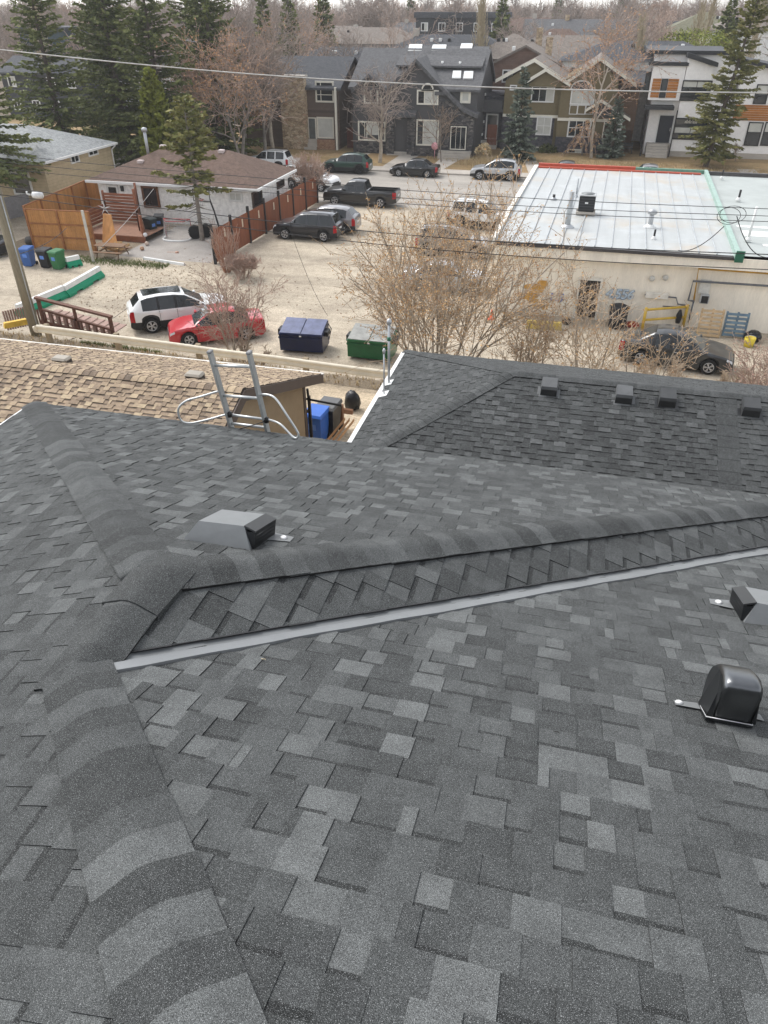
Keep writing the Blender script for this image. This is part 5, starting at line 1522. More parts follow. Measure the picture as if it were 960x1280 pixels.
# ---- plainer houses behind
def plain_house(lab, u, vr, Y, wd, dp, hr, roof, wallm, kind='hip', rows=2, group='houses beyond the street', ve=None):
    c = gy(u, vr, Y); zr_ = c.z
    ze = zr_ - hr
    t = thing('house', lab, 'house', (c.x, Y, 0), 0, group)
    m = MB(); m.box(-wd / 2, -dp / 2, 0, wd / 2, dp / 2, ze - .02); 
    if kind == 'front': m.prism([(-wd / 2, -dp / 2, ze - .02), (wd / 2, -dp / 2, ze - .02), (0, -dp / 2, zr_ - .2)], (0, dp, 0))
    if kind == 'side': m.prism([(-wd / 2, -dp / 2, ze - .02), (-wd / 2, 0, zr_ - .2), (-wd / 2, dp / 2, ze - .02)], (wd, 0, 0))
    m.build('wall', wallm, t)
    o = .5; m = MB()
    if kind == 'hip':
        k = max(.2, wd / 2 - dp / 2); E = [(-wd / 2 - o, -dp / 2 - o, ze - .15), (wd / 2 + o, -dp / 2 - o, ze - .15), (wd / 2 + o, dp / 2 + o, ze - .15), (-wd / 2 - o, dp / 2 + o, ze - .15)]
        a, b = (-k, 0, zr_), (k, 0, zr_)
        m.face([E[0], E[1], b, a]); m.face([E[1], E[2], b]); m.face([E[2], E[3], a, b]); m.face([E[3], E[0], a]); m.face([E[3], E[2], E[1], E[0]])
    elif kind == 'side':
        slope_slab(m, -wd / 2 - .4, wd / 2 + .4, -dp / 2 - o, ze - .2, 0, zr_); slope_slab(m, wd / 2 + .4, -wd / 2 - .4, 0, zr_, dp / 2 + o, ze - .2)
    elif kind == 'front':
        for s_ in (-1, 1):
            a, b = Vector((0, -dp / 2 - .4, zr_)), Vector((s_ * (wd / 2 + o), -dp / 2 - .4, ze - .15)); d = Vector((0, dp + .8, 0)); h = Vector((0, 0, .22))
            m.hexa([a - h, b - h, b - h + d, a - h + d, a, b, b + d, a + d])
    else:
        m.box(-wd / 2 - .3, -dp / 2 - .3, ze, wd / 2 + .3, dp / 2 + .3, zr_)
    rf = m.build('roof', roof, t)
    r = random.Random(int(u * 7 + Y))
    for k in range(r.randint(1, 3)):
        x = r.uniform(-wd * .3, wd * .3); m = MB(); zz = zr_ - hr * .35; m.box(x - .18, -dp * .18, zz - .1, x + .18, -dp * .18 + .35, zz + .35, bev=.04); m.build('roof_vent', white_f if r.random() < .6 else trim_m, rf)
    if r.random() < .6:
        m = MB(); x = r.uniform(-wd * .35, wd * .35); m.box(x - .35, -.4, zr_ - hr, x + .35, .3, zr_ + .6); m.build('chimney', stone_tan if r.random() < .3 else concrete, rf)
    nwin = max(2, int(wd / 2.6))
    for rr in range(rows):
        zb = ze - 1.9 - 2.7 * rr
        if zb < .4: break
        for k in range(nwin):
            x = -wd / 2 + wd * (k + .5) / nwin
            if r.random() < .85: window(t, x - .6, x + .6, zb, zb + 1.25, -dp / 2, fm=white_f, nx=2, fw=.12, pane=[pane_dark, r.choice([pane_dark, pane_blind])])
    return t
w_dark = M('charcoal_wall', (.045, .047, .052), .8); w_cream = M('cream_wall', (.45, .42, .36), .8); w_brownb = course_mat('brown_brick_wall', (.16, .1, .075), .2, .7); w_grey = M('grey_wall', (.26, .25, .25), .8); w_white = M('white_wall', (.84, .83, .8), .8)
for a in (
    ('dark slate roofed house behind the grey house skylights', 565, 43, 105, 17, 9, 2.0, rf_slate, w_dark, 'hip'),
    ('black two storey house standing high above the slate roof', 580, 15, 150, 15, 8, .8, rf_slate, w_dark, 'flat'),
    ('brown brick house with a hipped roof left of the olive gables', 643, 42, 104, 9, 9, 2.2, rf_taupe, w_brownb, 'hip'),
    ('small brown front gable house behind the olive duplex', 662, 54, 99, 7, 8, 1.7, rf_taupe, w_brownb, 'front'),
    ('taupe roofed long house behind the olive duplex gables', 720, 44, 112, 18, 9, 2.2, rf_taupe, w_brownb, 'hip'),
    ('low grey roofed house beyond the taupe roof', 735, 24, 150, 20, 10, 2.6, rf_grey, w_grey, 'side'),
    ('slate hipped house just behind the white house tower', 807, 51, 100, 17, 9, 1.6, rf_slate, w_white, 'hip'),
    ('tall dark house with an olive pyramid roof', 882, 15, 140, 12, 11, 2.4, rf_olive, w_dark, 'hip'),
    ('dark blue-grey roof left of the olive pyramid roof', 846, 26, 146, 14, 9, 3.0, rf_slate, w_white, 'side'),
    ('pale house beside the olive pyramid roof', 948, 20, 130, 13, 9, 1.4, rf_taupe, w_white, 'hip'),
    ('slate roof with white vents behind the brown house', 428, 58, 98, 14, 9, 2.0, rf_slate, w_grey, 'hip'),
    ('white A-shaped gable showing among the far bare trees', 350, 34, 130, 9, 9, 4.0, rf_slate, w_white, 'front'),
    ('grey roofed house between the dark conifers and the orange tree', 292, 44, 115, 13, 9, 2.2, rf_grey, w_brownb, 'side'),
    ('long low roof among trees behind the brown house', 462, 34, 140, 18, 9, 2.0, rf_taupe, w_grey, 'hip'),
    ('far brown roof above the taupe roofs', 668, 22, 160, 14, 9, 1.8, rf_brown, w_brownb, 'hip'),
    ('charcoal modern house with a green-grey flat top between the left conifers', 74, 33, 110, 7, 9, .5, rf_slate, M('teal_wall', (.05, .075, .085), .7), 'flat'),
    ('white framed house glimpsed between the left conifer trunks', 68, 70, 101, 12, 8, 1.5, rf_slate, w_dark, 'side'),
    ('distant grey house roof right of the far spruce', 690, 30, 190, 16, 9, 2.0, rf_grey, w_cream, 'hip'),
    ('distant pale house low among the far trees', 520, 28, 185, 16, 9, 2.0, rf_grey, w_white, 'hip'),
    ('house with a pale blue-grey roof behind the far left trees', 190, 60, 110, 14, 9, 2.0, rf_grey, w_white, 'hip'),
    ('grey gabled house among the far trees above the slate roof', 470, 36, 150, 13, 9, 2.4, rf_grey, w_cream, 'side'),
    ('far slate roof right of the black two storey house', 620, 27, 170, 13, 9, 2.2, rf_slate, w_white, 'hip'),
    ('far grey roof above the white house tower', 770, 29, 165, 14, 9, 2.4, rf_grey, w_white, 'side'),
    ('brown roofed far house between the olive gables and the skyline', 700, 36, 135, 11, 8, 2.2, rf_brown, w_cream, 'hip'),
    ('far pale walled house above the brown house roof', 410, 32, 160, 13, 9, 2.2, rf_taupe, w_white, 'side'),
    ('far grey roof right of the olive pyramid roof', 905, 22, 175, 13, 9, 2.2, rf_grey, w_cream, 'hip'),
    ('far slate roof above the orange budding tree by the conifers', 250, 36, 135, 12, 9, 2.2, rf_slate, w_white, 'hip'),
    ('tiny far roof on the skyline above the black two storey house', 545, 18, 220, 14, 9, 2.2, rf_grey, w_white, 'hip'),
): plain_house(*a)
# ---- tan bungalow at the left
th = thing('house', 'tan sided bungalow with a pale grey hipped roof behind the cedar fence', 'house')
tan_s = course_mat('tan_siding', (.46, .37, .24), .22, .72, var=.04)
TX, TY0, TY1, TZ = -38.0, 49.8, 59.4, 3.62
m = MB(); m.box(-52, TY0 + .3, 0, TX - .4, TY1 - .3, TZ - .1); m.build('wall', tan_s, th)
apx = Vector((-42.6, 54.6, 5.35)); apw = Vector((-50, 54.6, 5.35))
m = MB(); E = [Vector((TX, TY0, TZ)), Vector((TX, TY1, TZ)), Vector((-54, TY1, TZ)), Vector((-54, TY0, TZ))]
m.face([E[0], E[1], apx]); m.face([E[1], E[2], apw, apx]); m.face([E[2], E[3], apw]); m.face([E[3], E[0], apx, apw]); m.face(E[::-1]); m.build('roof', rf_pale, th)
m = MB(); m.box(TX, TY0 - .02, TZ - .16, TX + .12, TY1, TZ - .01); m.box(-54, TY0 - .12, TZ - .16, TX + .12, TY0 - .02, TZ - .01); m.build('gutter', white, th)
for u0, v0, u1, v1 in ((89, 192, 97, 207), (111, 185, 121, 198)):
    a, b = gx(u0, v1, TX - .4), gx(u1, v0, TX - .4); window(th, a.y, b.y, a.z + .1, b.z, TX - .4, fm=white_f, nx=2, fw=.1, axis='x')
a, b = gy(19, 243, TY0 + .3), gy(36, 215, TY0 + .3); window(th, a.x, b.x, a.z, b.z, TY0 + .3, fm=white_f, nx=1, fw=.13)
m = MB(); m.tube([(TX + .05, TY1 - .3, TZ - .2), (TX - .3, TY1 - .4, TZ - .5), (TX - .33, TY1 - .4, .1)], .06, 6); m.build('downpipe', white, th)
# ---- white bungalow with the brown roof
wg = thing('house', 'small white house with a brown hipped roof and tall metal flue', 'house')
GX0, GX1, GY0, GY1, GZe = -34.3, -21.35, 49.0, 56.6, 2.72
m = MB(); m.box(GX0 + .5, GY0 + .5, 0, GX1 - .5, GY1 - .5, GZe - .05); m.build('wall', w_white, wg)
E = [Vector((GX0, GY0, GZe)), Vector((GX1, GY0, GZe)), Vector((GX1, GY1, GZe)), Vector((GX0, GY1, GZe))]
a, b = Vector((-30.2, 53.0, 4.35)), Vector((-25.0, 53.2, 4.35))
m = MB(); m.face([E[0], E[1], b, a]); m.face([E[1], E[2], b]); m.face([E[2], E[3], a, b]); m.face([E[3], E[0], a]); m.face(E[::-1]); wr_ = m.build('roof', rf_brown, wg)
m = MB(); m.box(GX0 - .08, GY0 - .1, GZe - .17, GX1 + .08, GY0 - .005, GZe - .005); m.box(GX1 + .003, GY0, GZe - .17, GX1 + .1, GY1, GZe - .005); m.build('gutter', white, wg)
nf = (b - E[0]).cross(E[1] - E[0]).normalized()
def on_front(u, v): return gpl(u, v, E[0], nf)
p = on_front(183, 184); p = gpl(185, 191, E[0], nf); m = MB(); m.tube([p - Vector((0, 0, .3)), p + Vector((0, 0, 1.45))], .11, 10); m.lathe([(.2, 1.4), (.2, 1.6), (.05, 1.66)], 10, c=tuple(p)); m.build('flue', M('galvanised'), wr_)
for u, v in ((176, 203), (277, 190), (204, 184)):
    q = on_front(u, v); m = MB(); m.box(q.x - .22, q.y - .18, q.z - .08, q.x + .22, q.y + .18, q.z + .16, bev=.04); m.build('roof_vent', M('pale_roof_vent', (.5, .42, .4), .6), wr_)
yf = GY0 + .5
pw(wg, 136, 231, 150, 247, yf, nx=1, fm=white_f, fw=.13, pane=pane_dark); 
a, b = gy(181, 259, yf), gy(197, 233, yf); window(wg, a.x, b.x, a.z, b.z, yf, fm=M('brown_wood', (.16, .07, .035), .7), nx=1, fw=.14, pane=pane_dark, name='glass_door')
pw(wg, 287, 239, 304, 252, yf, nx=2, fm=white_f, fw=.12, pane=pane_blind)
xs_ = GX1 - .5
for u0, v0, u1, v1 in ((316, 235, 326, 261), (346, 222, 354, 237)):
    a, b = gx(u0, v1, xs_), gx(u1, v0, xs_); window(wg, a.y, b.y, a.z, b.z, xs_, fm=browntrim, nx=1, fw=.1, axis='x')
p = gy(153, 235, yf); m = MB(); m.box(p.x - .1, yf - .12, p.z - .2, p.x + .1, yf - .002, p.z + .15); m.build('wall_lamp', trim_m, wg)
# ------------------------------------------------------------------ flat roofed shop with the cream back wall
sh = thing('shop_building', 'low cream building with a white ribbed metal roof and red far edge', 'building')
ZR = 3.6
NL, NR, FR, FL_ = Vector((-3.75, 36.35, ZR)), Vector((7.0, 36.4, ZR)), Vector((7.69, 57.0, ZR)), Vector((-3.3, 56.6, ZR))
creamw = M('cream_render', (.84, .775, .66), .9, var=.11, scale=1.6, stretch=(1, 1, .22), bump=.15, bscale=40, fine=.05)
def blotch_metal():
    t = NT('white_roof_metal'); v = t.pos()
    c = t.mix((.39, .405, .4), (.43, .35, .25), t.maprange(t.noise(.3, 4, .6, v, .4), .52, .68, 0, .55))
    c = t.mix(c, (.47, .49, .49), t.maprange(t.noise(.7, 3, .6, v), .5, .7, 0, .6))
    c = t.mul(c, t.maprange(t.noise(.9, 4, .6, t.pos((3, .3, 1))), .3, .7, .93, 1.05))
    t.bump(t.noise(1.2, 3, .5, v), .12, .05)
    _mats['white_roof_metal'] = t.out(c, .5, .0, .4); return t.mat
wmet = blotch_metal()
seam = M('seam_grey', (.4, .42, .43), .6)
m = MB(); m.prism([NL + Vector((.15, .5, -ZR)), NR + Vector((0, .5, -ZR)), FR + Vector((0, -.2, -ZR)), FL_ + Vector((.15, -.2, -ZR))], (0, 0, ZR - .06)); m.build('wall', creamw, sh)
n = 14
rng2 = random.Random(4)
for k in range(n):
    f0, f1 = k / n, (k + 1) / n
    a, b = NL.lerp(NR, f0), NL.lerp(NR, f1); c, d = FR.lerp(FL_, 1 - f1), FR.lerp(FL_, 1 - f0)
    m = MB(); dz = Vector((0, 0, rng2.uniform(-.008, .008)))
    m.face([a + dz, b + dz, c + dz, d + dz]); s_ = Vector((.045, 0, 0)); h = Vector((0, 0, .055))
    m.hexa([a - s_ * .5, a + s_ * .5, d + s_ * .5, d - s_ * .5, a - s_ * .3 + h, a + s_ * .3 + h, d + s_ * .3 + h, d - s_ * .3 + h])
    m.m[-6:] = [1] * 6
    m.build('roof_panel', [wmet, seam], sh, fix=False)
m = MB()
e0, e1 = NL + Vector((-.28, -.05, -.2)), FL_ + Vector((-.28, 0, -.2)); m.hexa([e0, e0 + Vector((.26, 0, 0)), e1 + Vector((.26, 0, 0)), e1, e0 + Vector((0, 0, .34)), e0 + Vector((.26, 0, .34)), e1 + Vector((.26, 0, .34)), e1 + Vector((0, 0, .34))]); m.build('barge_trim', M('white_trim', (.7, .67, .6), .6), sh)
m = MB(); m.box(NL.x, NL.y - .16, ZR - .16, NR.x, NL.y - .03, ZR - .02); m.build('gutter', M('dark_gutter', (.06, .055, .055), .5), sh)
m = MB(); m.box(NL.x, NL.y - .03, ZR - .62, 24, NL.y + .496, ZR - .1); m.build('upper_band', creamw, sh)
red = M('red_parapet', (.42, .075, .04), .6, var=.12); grn = M('green_parapet', (.13, .27, .2), .6, var=.15)
m = MB(); m.box(FL_.x, FL_.y + .05, ZR, 3.2, FL_.y + .3, ZR + .24); m.build('parapet', red, sh)
m = MB(); m.box(FL_.x, FL_.y - .35, ZR + .002, 7.4, FL_.y - .1, ZR + .09); m.build('parapet_flashing', red, sh)
m = MB(); m.box(3.2 + .003, FL_.y + .08, ZR, 7.6, FL_.y + .3, ZR + .22); m.build('parapet', grn, sh)
m = MB(); a, b = NR + Vector((-.05, -.3, 0)), FR + Vector((-.05, 0, 0))
m.hexa([a + Vector((0, 0, -.05)), a + Vector((.22, 0, -.05)), b + Vector((.22, 0, -.05)), b + Vector((0, 0, -.05)), a + Vector((0, 0, .22)), a + Vector((.22, 0, .22)), b + Vector((.22, 0, .22)), b + Vector((0, 0, .22))]); m.build('dividing_parapet', M('pale_green_cap', (.3, .41, .36), .6, var=.12), sh)
m = MB(); m.box(NR.x - .03, NR.y - .36, ZR - .2, NR.x + .33, NR.y - .302, ZR + .29); m.build('parapet_end', M('deep_green', (.02, .12, .07), .6), sh)
memb = M('grey_membrane', (.36, .385, .37), .75, var=.1, scale=.6)
m = MB(); m.face([(NR.x + .36, NL.y, ZR - .1), (24, NL.y, ZR - .1), (24, 57, ZR - .1), (FR.x + .36, 57, ZR - .1)]); m.build('membrane_roof', memb, sh)
m = MB(); m.box(NR.x - .1, 36.89, 0, 24, 56.8, ZR - .12); m.build('wall', creamw, sh)
m = MB(); m.box(NR.x + .4, 56.9, ZR - .2, 24, 57.15, ZR + .12); m.build('parapet', M('dark_gutter'), sh)
wm2 = M('white_membrane_patch', (.7, .7, .68), .7, var=.08)
for k, (x0_, x1_, y0_, y1_) in enumerate(((8.0, 12, 40.6, 41.7), (7.9, 13, 42.4, 42.8), (8.6, 14, 38.8, 39.2))):
    m = MB(); m.box(x0_, y0_, ZR - .1, x1_, y1_, ZR - .085); m.build('membrane_patch', wm2, sh)
# things on the roofs
ac = thing('air_conditioner', 'black square air conditioner with a round fan grille on the metal roof', 'air conditioner', gz(732, 265, ZR + .1))
m = MB(); m.box(-.42, -.42, .1, .42, .42, .86, bev=.04); m.build('casing', M('ac_black', (.02, .022, .024), .5, var=.15), ac)
m = MB(); m.box(-.44, -.44, .86, .44, .44, .93, bev=.03); m.build('top_frame', M('ac_grey', (.4, .41, .41), .5), ac)
m = MB(); m.lathe([(.36, .931), (.36, .945), (.0, .97)], 20); m.build('fan_grille', M('ac_grille', (.16, .17, .17), .5, .3), ac)
for k in range(5):
    m = MB(); m.box(-.4, -.432, .2 + k * .13, .4, -.421, .24 + k * .13); m.build('louvre', M('ac_louvre', (.05, .052, .055), .5), ac)
m = MB(); m.box(-.1, -.435, .5, .06, -.433, .58); m.build('badge', white_f, ac)
m = MB(); m.box(-.5, -.45, -.07, .5, -.3, .09); m.box(-.5, .3, -.07, .5, .45, .09); m.build('support', concrete, ac)
def roof_pipe(u, v, h, r, lab, top=None, white_base=True, z=ZR):
    p = gz(u, v, z); t = thing('vent_pipe', lab, 'pipe', p)
    m = MB(); m.tube([(0, 0, -.03), (0, 0, h)], r, 10); m.build('pipe', top or M('galvanised'), t)
    m = MB(); m.lathe([(r * 2.6, -.02), (r * 2.4, .04), (r * 1.3, .14), (r * 1.2, .15)], 10); m.build('collar', white_f if white_base else M('galvanised'), t)
    if not top: m = MB(); m.lathe([(r * 1.9, h - .1), (r * 2.0, h + .02), (r * .3, h + .14)], 10); m.build('cap', M('galvanised'), t)
roof_pipe(812, 284, .75, .12, 'metal vent pipe with a rain cap in the middle of the metal roof')
roof_pipe(817, 299, .45, .05, 'short black pipe with a white collar near the dark roof gutter', M('black_trim'))
roof_pipe(902, 223, .5, .05, 'black pipe with a white collar near the far edge of the grey roof', M('black_trim'))
roof_pipe(923, 250, .55, .06, 'black pipe with a broad white collar in the middle of the grey roof', M('black_trim'))
roof_pipe(935, 300, 1.5, .06, 'tall thin white pipe on the grey roof by the cable loop', M('white_frame'))
roof_pipe(709, 284, 1.7, .14, 'tall ribbed grey flue standing behind bare twigs on the metal roof', M('seam_grey'), False)
roof_pipe(720, 246, 1.0, .05, 'thin grey post left of the roof air conditioner', M('seam_grey'), False)
roof_pipe(692, 250, .3, .08, 'small dark vent at the left of the metal roof', M('black_trim'), False)
# back wall fittings
YS = 36.83 - .0
def wz(u, v): return gy(u, v, YS)
p0, p1 = wz(718, 402), wz(751, 351)
dr = MB(); dr.box(p0.x, YS - .05, .1, p1.x, YS + .01, p1.z); dd = dr.build('door', M('dark_steel_door', (.022, .02, .018), .55, var=.25, scale=6), sh)
m = MB(); m.box(p0.x - .12, YS - .09, .0, p0.x - .003, YS + .01, p1.z + .1); m.box(p1.x + .003, YS - .09, 0, p1.x + .12, YS + .01, p1.z + .1); m.box(p0.x - .003, YS - .09, p1.z + .003, p1.x + .003, YS + .01, p1.z + .12); m.build('door_frame', M('white_trim'), sh)
m = MB()
for k in range(7):
    x = p0.x + (p1.x - p0.x) * (k + .5) / 7; m.box(x - .015, YS - .075, .15, x + .015, YS - .052, p1.z - .05)
m.build('door_bars', M('bar_brown', (.12, .09, .07), .6), sh)
def pipe_run(nm, pts, r, mat, d=.1):
    m = MB(); m.tube([Vector((wz(u, v).x, YS - d, wz(u, v).z)) for u, v in pts], r, 6); return m.build(nm, mat, sh)
yel = M('yellow_gas_paint', (.5, .28, .03), .5, var=.1); cond = M('grey_conduit', (.13, .14, .155), .5, .2)
pipe_run('gas_pipe', [(990, 343), (873, 335), (867, 375)], .045, yel); pipe_run('gas_pipe', [(867, 375), (860, 402)], .04, cond)
pipe_run('conduit', [(990, 358), (866, 350), (860, 374), (867, 375)], .05, cond, .16)
pipe_run('conduit', [(806, 367), (845, 371), (847, 379), (862, 381)], .035, cond, .14)
pipe_run('conduit', [(828, 381), (850, 382)], .03, cond, .2)
m = MB(); a, b = wz(806, 371), wz(836, 366); m.box(a.x, YS - .2, a.z, b.x, YS - .01, b.z, bev=.02); m.build('service_box', M('white_trim'), sh)
m = MB(); a = wz(848, 393); m.lathe([(.1, a.z - .3), (.14, a.z - .1), (.14, a.z + .1), (.05, a.z + .35)], 10, c=(a.x, YS - .35, 0)); m.build('gas_meter', M('black_trim'), sh)
m = MB(); a, b = wz(872, 366), wz(890, 350); m.box(a.x, YS - .04, a.z, b.x, YS - .005, b.z); m.build('wall_panel', M('pale_panel', (.58, .57, .53), .6), sh)
m = MB(); a, b = wz(873, 377), wz(887, 367); m.box(a.x, YS - .3, a.z, b.x, YS - .042, b.z, bev=.03); m.build('window_unit', M('ac_grey'), sh)
m = MB(); m.box(a.x + .05, YS - .31, a.z + .04, b.x - .05, YS - .302, b.z - .04); m.build('unit_grille', trim_m, sh)
for u, v in ((815, 348), (832, 347)):
    a = wz(u, v); m = MB(); m.lathe([(.12, -.1), (.14, -.02), (.12, 0)], 10, c=(a.x, YS, a.z), axis='Y'); m.build('wall_fitting', M('pale_panel'), sh)
# graffiti (flat paint on the wall)
def graffiti(txt, u, v, size, mat, name, dz=0, off=.012):
    cu = bpy.data.curves.new(name, 'FONT'); cu.body = txt; cu.size = size; cu.extrude = .002; cu.offset = off; cu.shear = .15; cu.space_character = .9
    o = bpy.data.objects.new(name, cu); COL.objects.link(o); a = wz(u, v)
    o.location = (a.x, YS - .008 - dz, a.z); o.rotation_euler = (R(90), 0, 0); o.parent = sh
    cu.materials.append(mat)
    bpy.context.view_layer.update()
    me = bpy.data.meshes.new_from_object(o); q = bpy.data.objects.new(name, me); COL.objects.link(q)
    q.location = o.location; q.rotation_euler = o.rotation_euler; q.parent = sh
    bpy.data.objects.remove(o); q.name = name; return q
g1 = M('graffiti_pale_blue', (.5, .58, .64), .7); g2 = M('graffiti_grey_blue', (.2, .27, .36), .7); g3 = M('graffiti_ochre', (.55, .3, .07), .7); g4 = M('graffiti_violet_blue', (.22, .27, .5), .7)
graffiti('4.556', 756, 372, .66, g2, 'graffiti', off=.03)
graffiti('4.556', 756, 371.7, .66, g1, 'graffiti', .006, off=.005)
graffiti('US', 686, 376, .6, g4, 'graffiti')
rg = random.Random(9); m = MB()
for k in range(16):
    a = wz(rg.uniform(657, 683), rg.uniform(355, 396)); s_ = rg.uniform(.12, .3); q = [Vector((a.x + math.cos(i * PI / 4) * s_ * rg.uniform(.7, 1.2), YS - .006 - k * .0004, a.z + math.sin(i * PI / 4) * s_ * rg.uniform(.5, 1))) for i in range(8)]; m.face(q)
m.build('graffiti', g3, sh, fix=False)
# things along the wall
def curb_block(lab, u0, v0, u1, v1, mat, h=.35, group=None):
    a, b = gz(u0, v0), gz(u1, v1); c = (a + b) / 2; l = (b - a).length / 2
    t = MB(); t.prism([(-l, -.2, 0), (l, -.2, 0), (l, .2, 0), (-l, .2, 0)], (0, 0, .01)); t = MB()
    t.hexa([(-l, -.2, 0), (l, -.2, 0), (l, .2, 0), (-l, .2, 0), (-l + .05, -.1, h), (l - .05, -.1, h), (l - .05, .1, h), (-l + .05, .1, h)])
    o = t.build('kerb_block', mat, loc=c); o.rotation_euler = (0, 0, math.atan2(b.y - a.y, b.x - a.x)); return tag(o, lab, 'barrier', group)
curb_block('yellow concrete kerb block under the ochre graffiti of the cream wall', 657, 409, 702, 412, M('yellow_block', (.52, .38, .1), .7, var=.2))
def frame_rail(lab, u0, v0, u1, v1):
    a, b = gz(u0, v0), gz(u1, v1); t = thing('pipe_barrier', lab, 'barrier')
    for p in (a, b, ): m = MB(); m.tube([p, p + Vector((0, 0, 1.15))], .07, 8); m.build('post', yel2, t)
    for h in (.55, 1.05): m = MB(); m.tube([a + Vector((0, 0, h)), b + Vector((0, 0, h))], .06, 8); m.build('rail', yel2, t)
yel2 = M('barrier_yellow', (.58, .38, .05), .55, var=.12)
frame_rail('yellow pipe barrier guarding the gas meter behind the dark sedan', 802, 414, 853, 410)
def pallet(lab, u0, v0, u1, v1, mat, y=35.6, nsl=7):
    a, b, c = gy(u0, v1, y), gy(u1, v1, y), gy(u0, v0, y)
    t = thing('pallet', lab, 'pallet', (a.x, y, max(0, a.z)), 0, 'pallets leaning on the cream wall'); t.rotation_euler = (R(-10), 0, 0)
    wd, h = b.x - a.x, c.z - max(0, a.z)
    for k in range(nsl):
        m = MB(); z = h * (k + .15) / nsl; m.box(0, 0, z, wd, .02, z + h / nsl * .62); m.build('slat', mat, t)
    for f in (0, .48, .94): m = MB(); m.box(wd * f, .022, 0, wd * f + .08, .12, h); m.build('bearer', mat, t)
pallet('pale wooden pallet leaning against the cream wall', 870, 386, 899, 420, M('pale_pallet_wood', (.5, .36, .21), .8, var=.2))
pallet('blue painted pallet leaning right of the wooden pallet', 902, 390, 931, 420, M('blue_pallet', (.13, .2, .26), .8, var=.3), 35.8, 6)
tb = thing('trash_bin', 'black trash bin standing right of the dark steel door', 'bin', gz(770, 409))
m = MB(); m.lathe([(.36, 0), (.42, .1), (.44, .95)], 14); m.build('body', M('bin_black', (.018, .018, .02), .6), tb)
m = MB(); m.lathe([(.47, .95), (.48, 1.02), (.3, 1.1), (0, 1.12)], 14); m.build('lid', M('bin_black'), tb)
bk = thing('bucket', 'yellow bucket on the ground below the black bag', 'bucket', gz(935, 433))
m = MB(); m.lathe([(.2, 0), (.25, .42), (.23, .42), (.19, .05)], 14); m.build('body', M('bucket_yellow', (.65, .5, .04), .45), bk)
m = MB(); m.tube([(.24 * math.cos(a), 0, .42 + .1 * math.sin(a)) for a in [PI * k / 8 for k in range(9)]], .012, 5); m.build('handle', chrome, bk)
def blob(name, lab, cat, loc, rx, ry, rz, mat, seed, rough=.18, n=14):
    r = random.Random(seed); vs, fs = [], []
    for i in range(n // 2 + 1):
        for j in range(n):
            th_, ph = PI * i / (n // 2), 2 * PI * j / n
            d = Vector((math.sin(th_) * math.cos(ph), math.sin(th_) * math.sin(ph), math.cos(th_)))
            k = 1 + rough * (mnoise.noise(d * 1.8 + Vector((seed, 0, 0))) + .5 * mnoise.noise(d * 4 + Vector((0, seed, 0))))
            vs.append((d.x * rx * k, d.y * ry * k, max(-rz * .8, d.z * rz * k) + rz * .8))
    for i in range(n // 2):
        for j in range(n): fs.append((i * n + j, (i + 1) * n + j, (i + 1) * n + (j + 1) % n, i * n + (j + 1) % n))
    m = MB(); m.raw(vs, fs, smooth=True); o = m.build(name, mat, loc=loc); return tag(o, lab, cat)
bagm = M('black_bag', (.012, .012, .014), .25, bump=.5, bscale=14)
blob('garbage_bag', 'black garbage bag on the ground behind the yellow bucket', 'bag', gz(939, 427), .4, .32, .3, bagm, 3)
blob('garbage_bag', 'dark sack slumped on the ground left of the steel door', 'bag', gz(708, 405), .22, .2, .16, bagm, 5)
blob('cloth_bundle', 'red cloth heap on the ground behind the dark sedan', 'bundle', gz(789, 409), .4, .2, .16, M('red_cloth', (.3, .05, .03), .9), 6)
m = MB(); m.lathe([(.2, 0), (.2, .03), (.12, .04), (.03, .5), (0, .5)], 12); o = m.build('traffic_cone', M('cone_orange', (.6, .1, .03), .6), loc=gz(614, 399)); tag(o, 'small orange traffic cone at the corner of the cream wall', 'cone')
# ------------------------------------------------------------------ guard rail, stairs, pole
galv = M('rail_cream_galvanised', (.66, .6, .48), .55, .1, .1, 2)
grl = thing('guard_rail', 'long cream W-beam guard rail along the edge of the lane', 'guard rail')
ga, gb = Vector((-18.9, 22.12, 3.15)), Vector((-3.9, 21.3, 3.12))
m = MB(); d = (gb - ga); fwd = d.cross(Vector((0, 0, 1))).normalized()
if fwd.y > 0: fwd = -fwd
sec = [(0, 0), (.055, -.025), (.075, -.07), (.02, -.135), (.02, -.175), (.075, -.24), (.055, -.285), (0, -.31)]
K2 = 24
rowsr = [[ga + d * (i / K2) + fwd * a + Vector((0, 0, b + .008 * math.sin(i * .9))) for a, b in sec] for i in range(K2 + 1)]
for i in range(K2):
    for j in range(len(sec) - 1): m.face([rowsr[i][j], rowsr[i + 1][j], rowsr[i + 1][j + 1], rowsr[i][j + 1]], smooth=True)
m.build('beam', galv, grl)
m = MB(); m.tube([ga + Vector((-.25, .1, -.16)), ga + fwd * .03 + Vector((0, 0, -.16))], [.04, .15], 10); m.build('end_piece', galv, grl)
wpost = M('rail_post_wood', (.3, .24, .16), .9, var=.2)
for f in (.02, .22, .44, .71, .94):
    p = ga + d * f; m = MB(); m.box(p.x - .09, p.y + .06, 1.9, p.x + .09, p.y + .22, p.z + .0, bev=.01); m.build('post', wpost, grl)
ub = MB(); pp = gz(45, 416, 2.4)
pl = thing('utility_pole', 'weathered wooden utility pole at the left end of the guard rail', 'pole', (pp.x, pp.y, 2.4))
polem = M('pole_wood', (.23, .205, .15), .9, var=.2, scale=3, bump=.4, bscale=8, fine=.15, stretch=(1, 1, .12))
ub.tube([(0, 0, -.6), (0, 0, 4), (0, 0, 9.6)], [.2, .185, .155], 14); ub.build('pole', polem, pl)
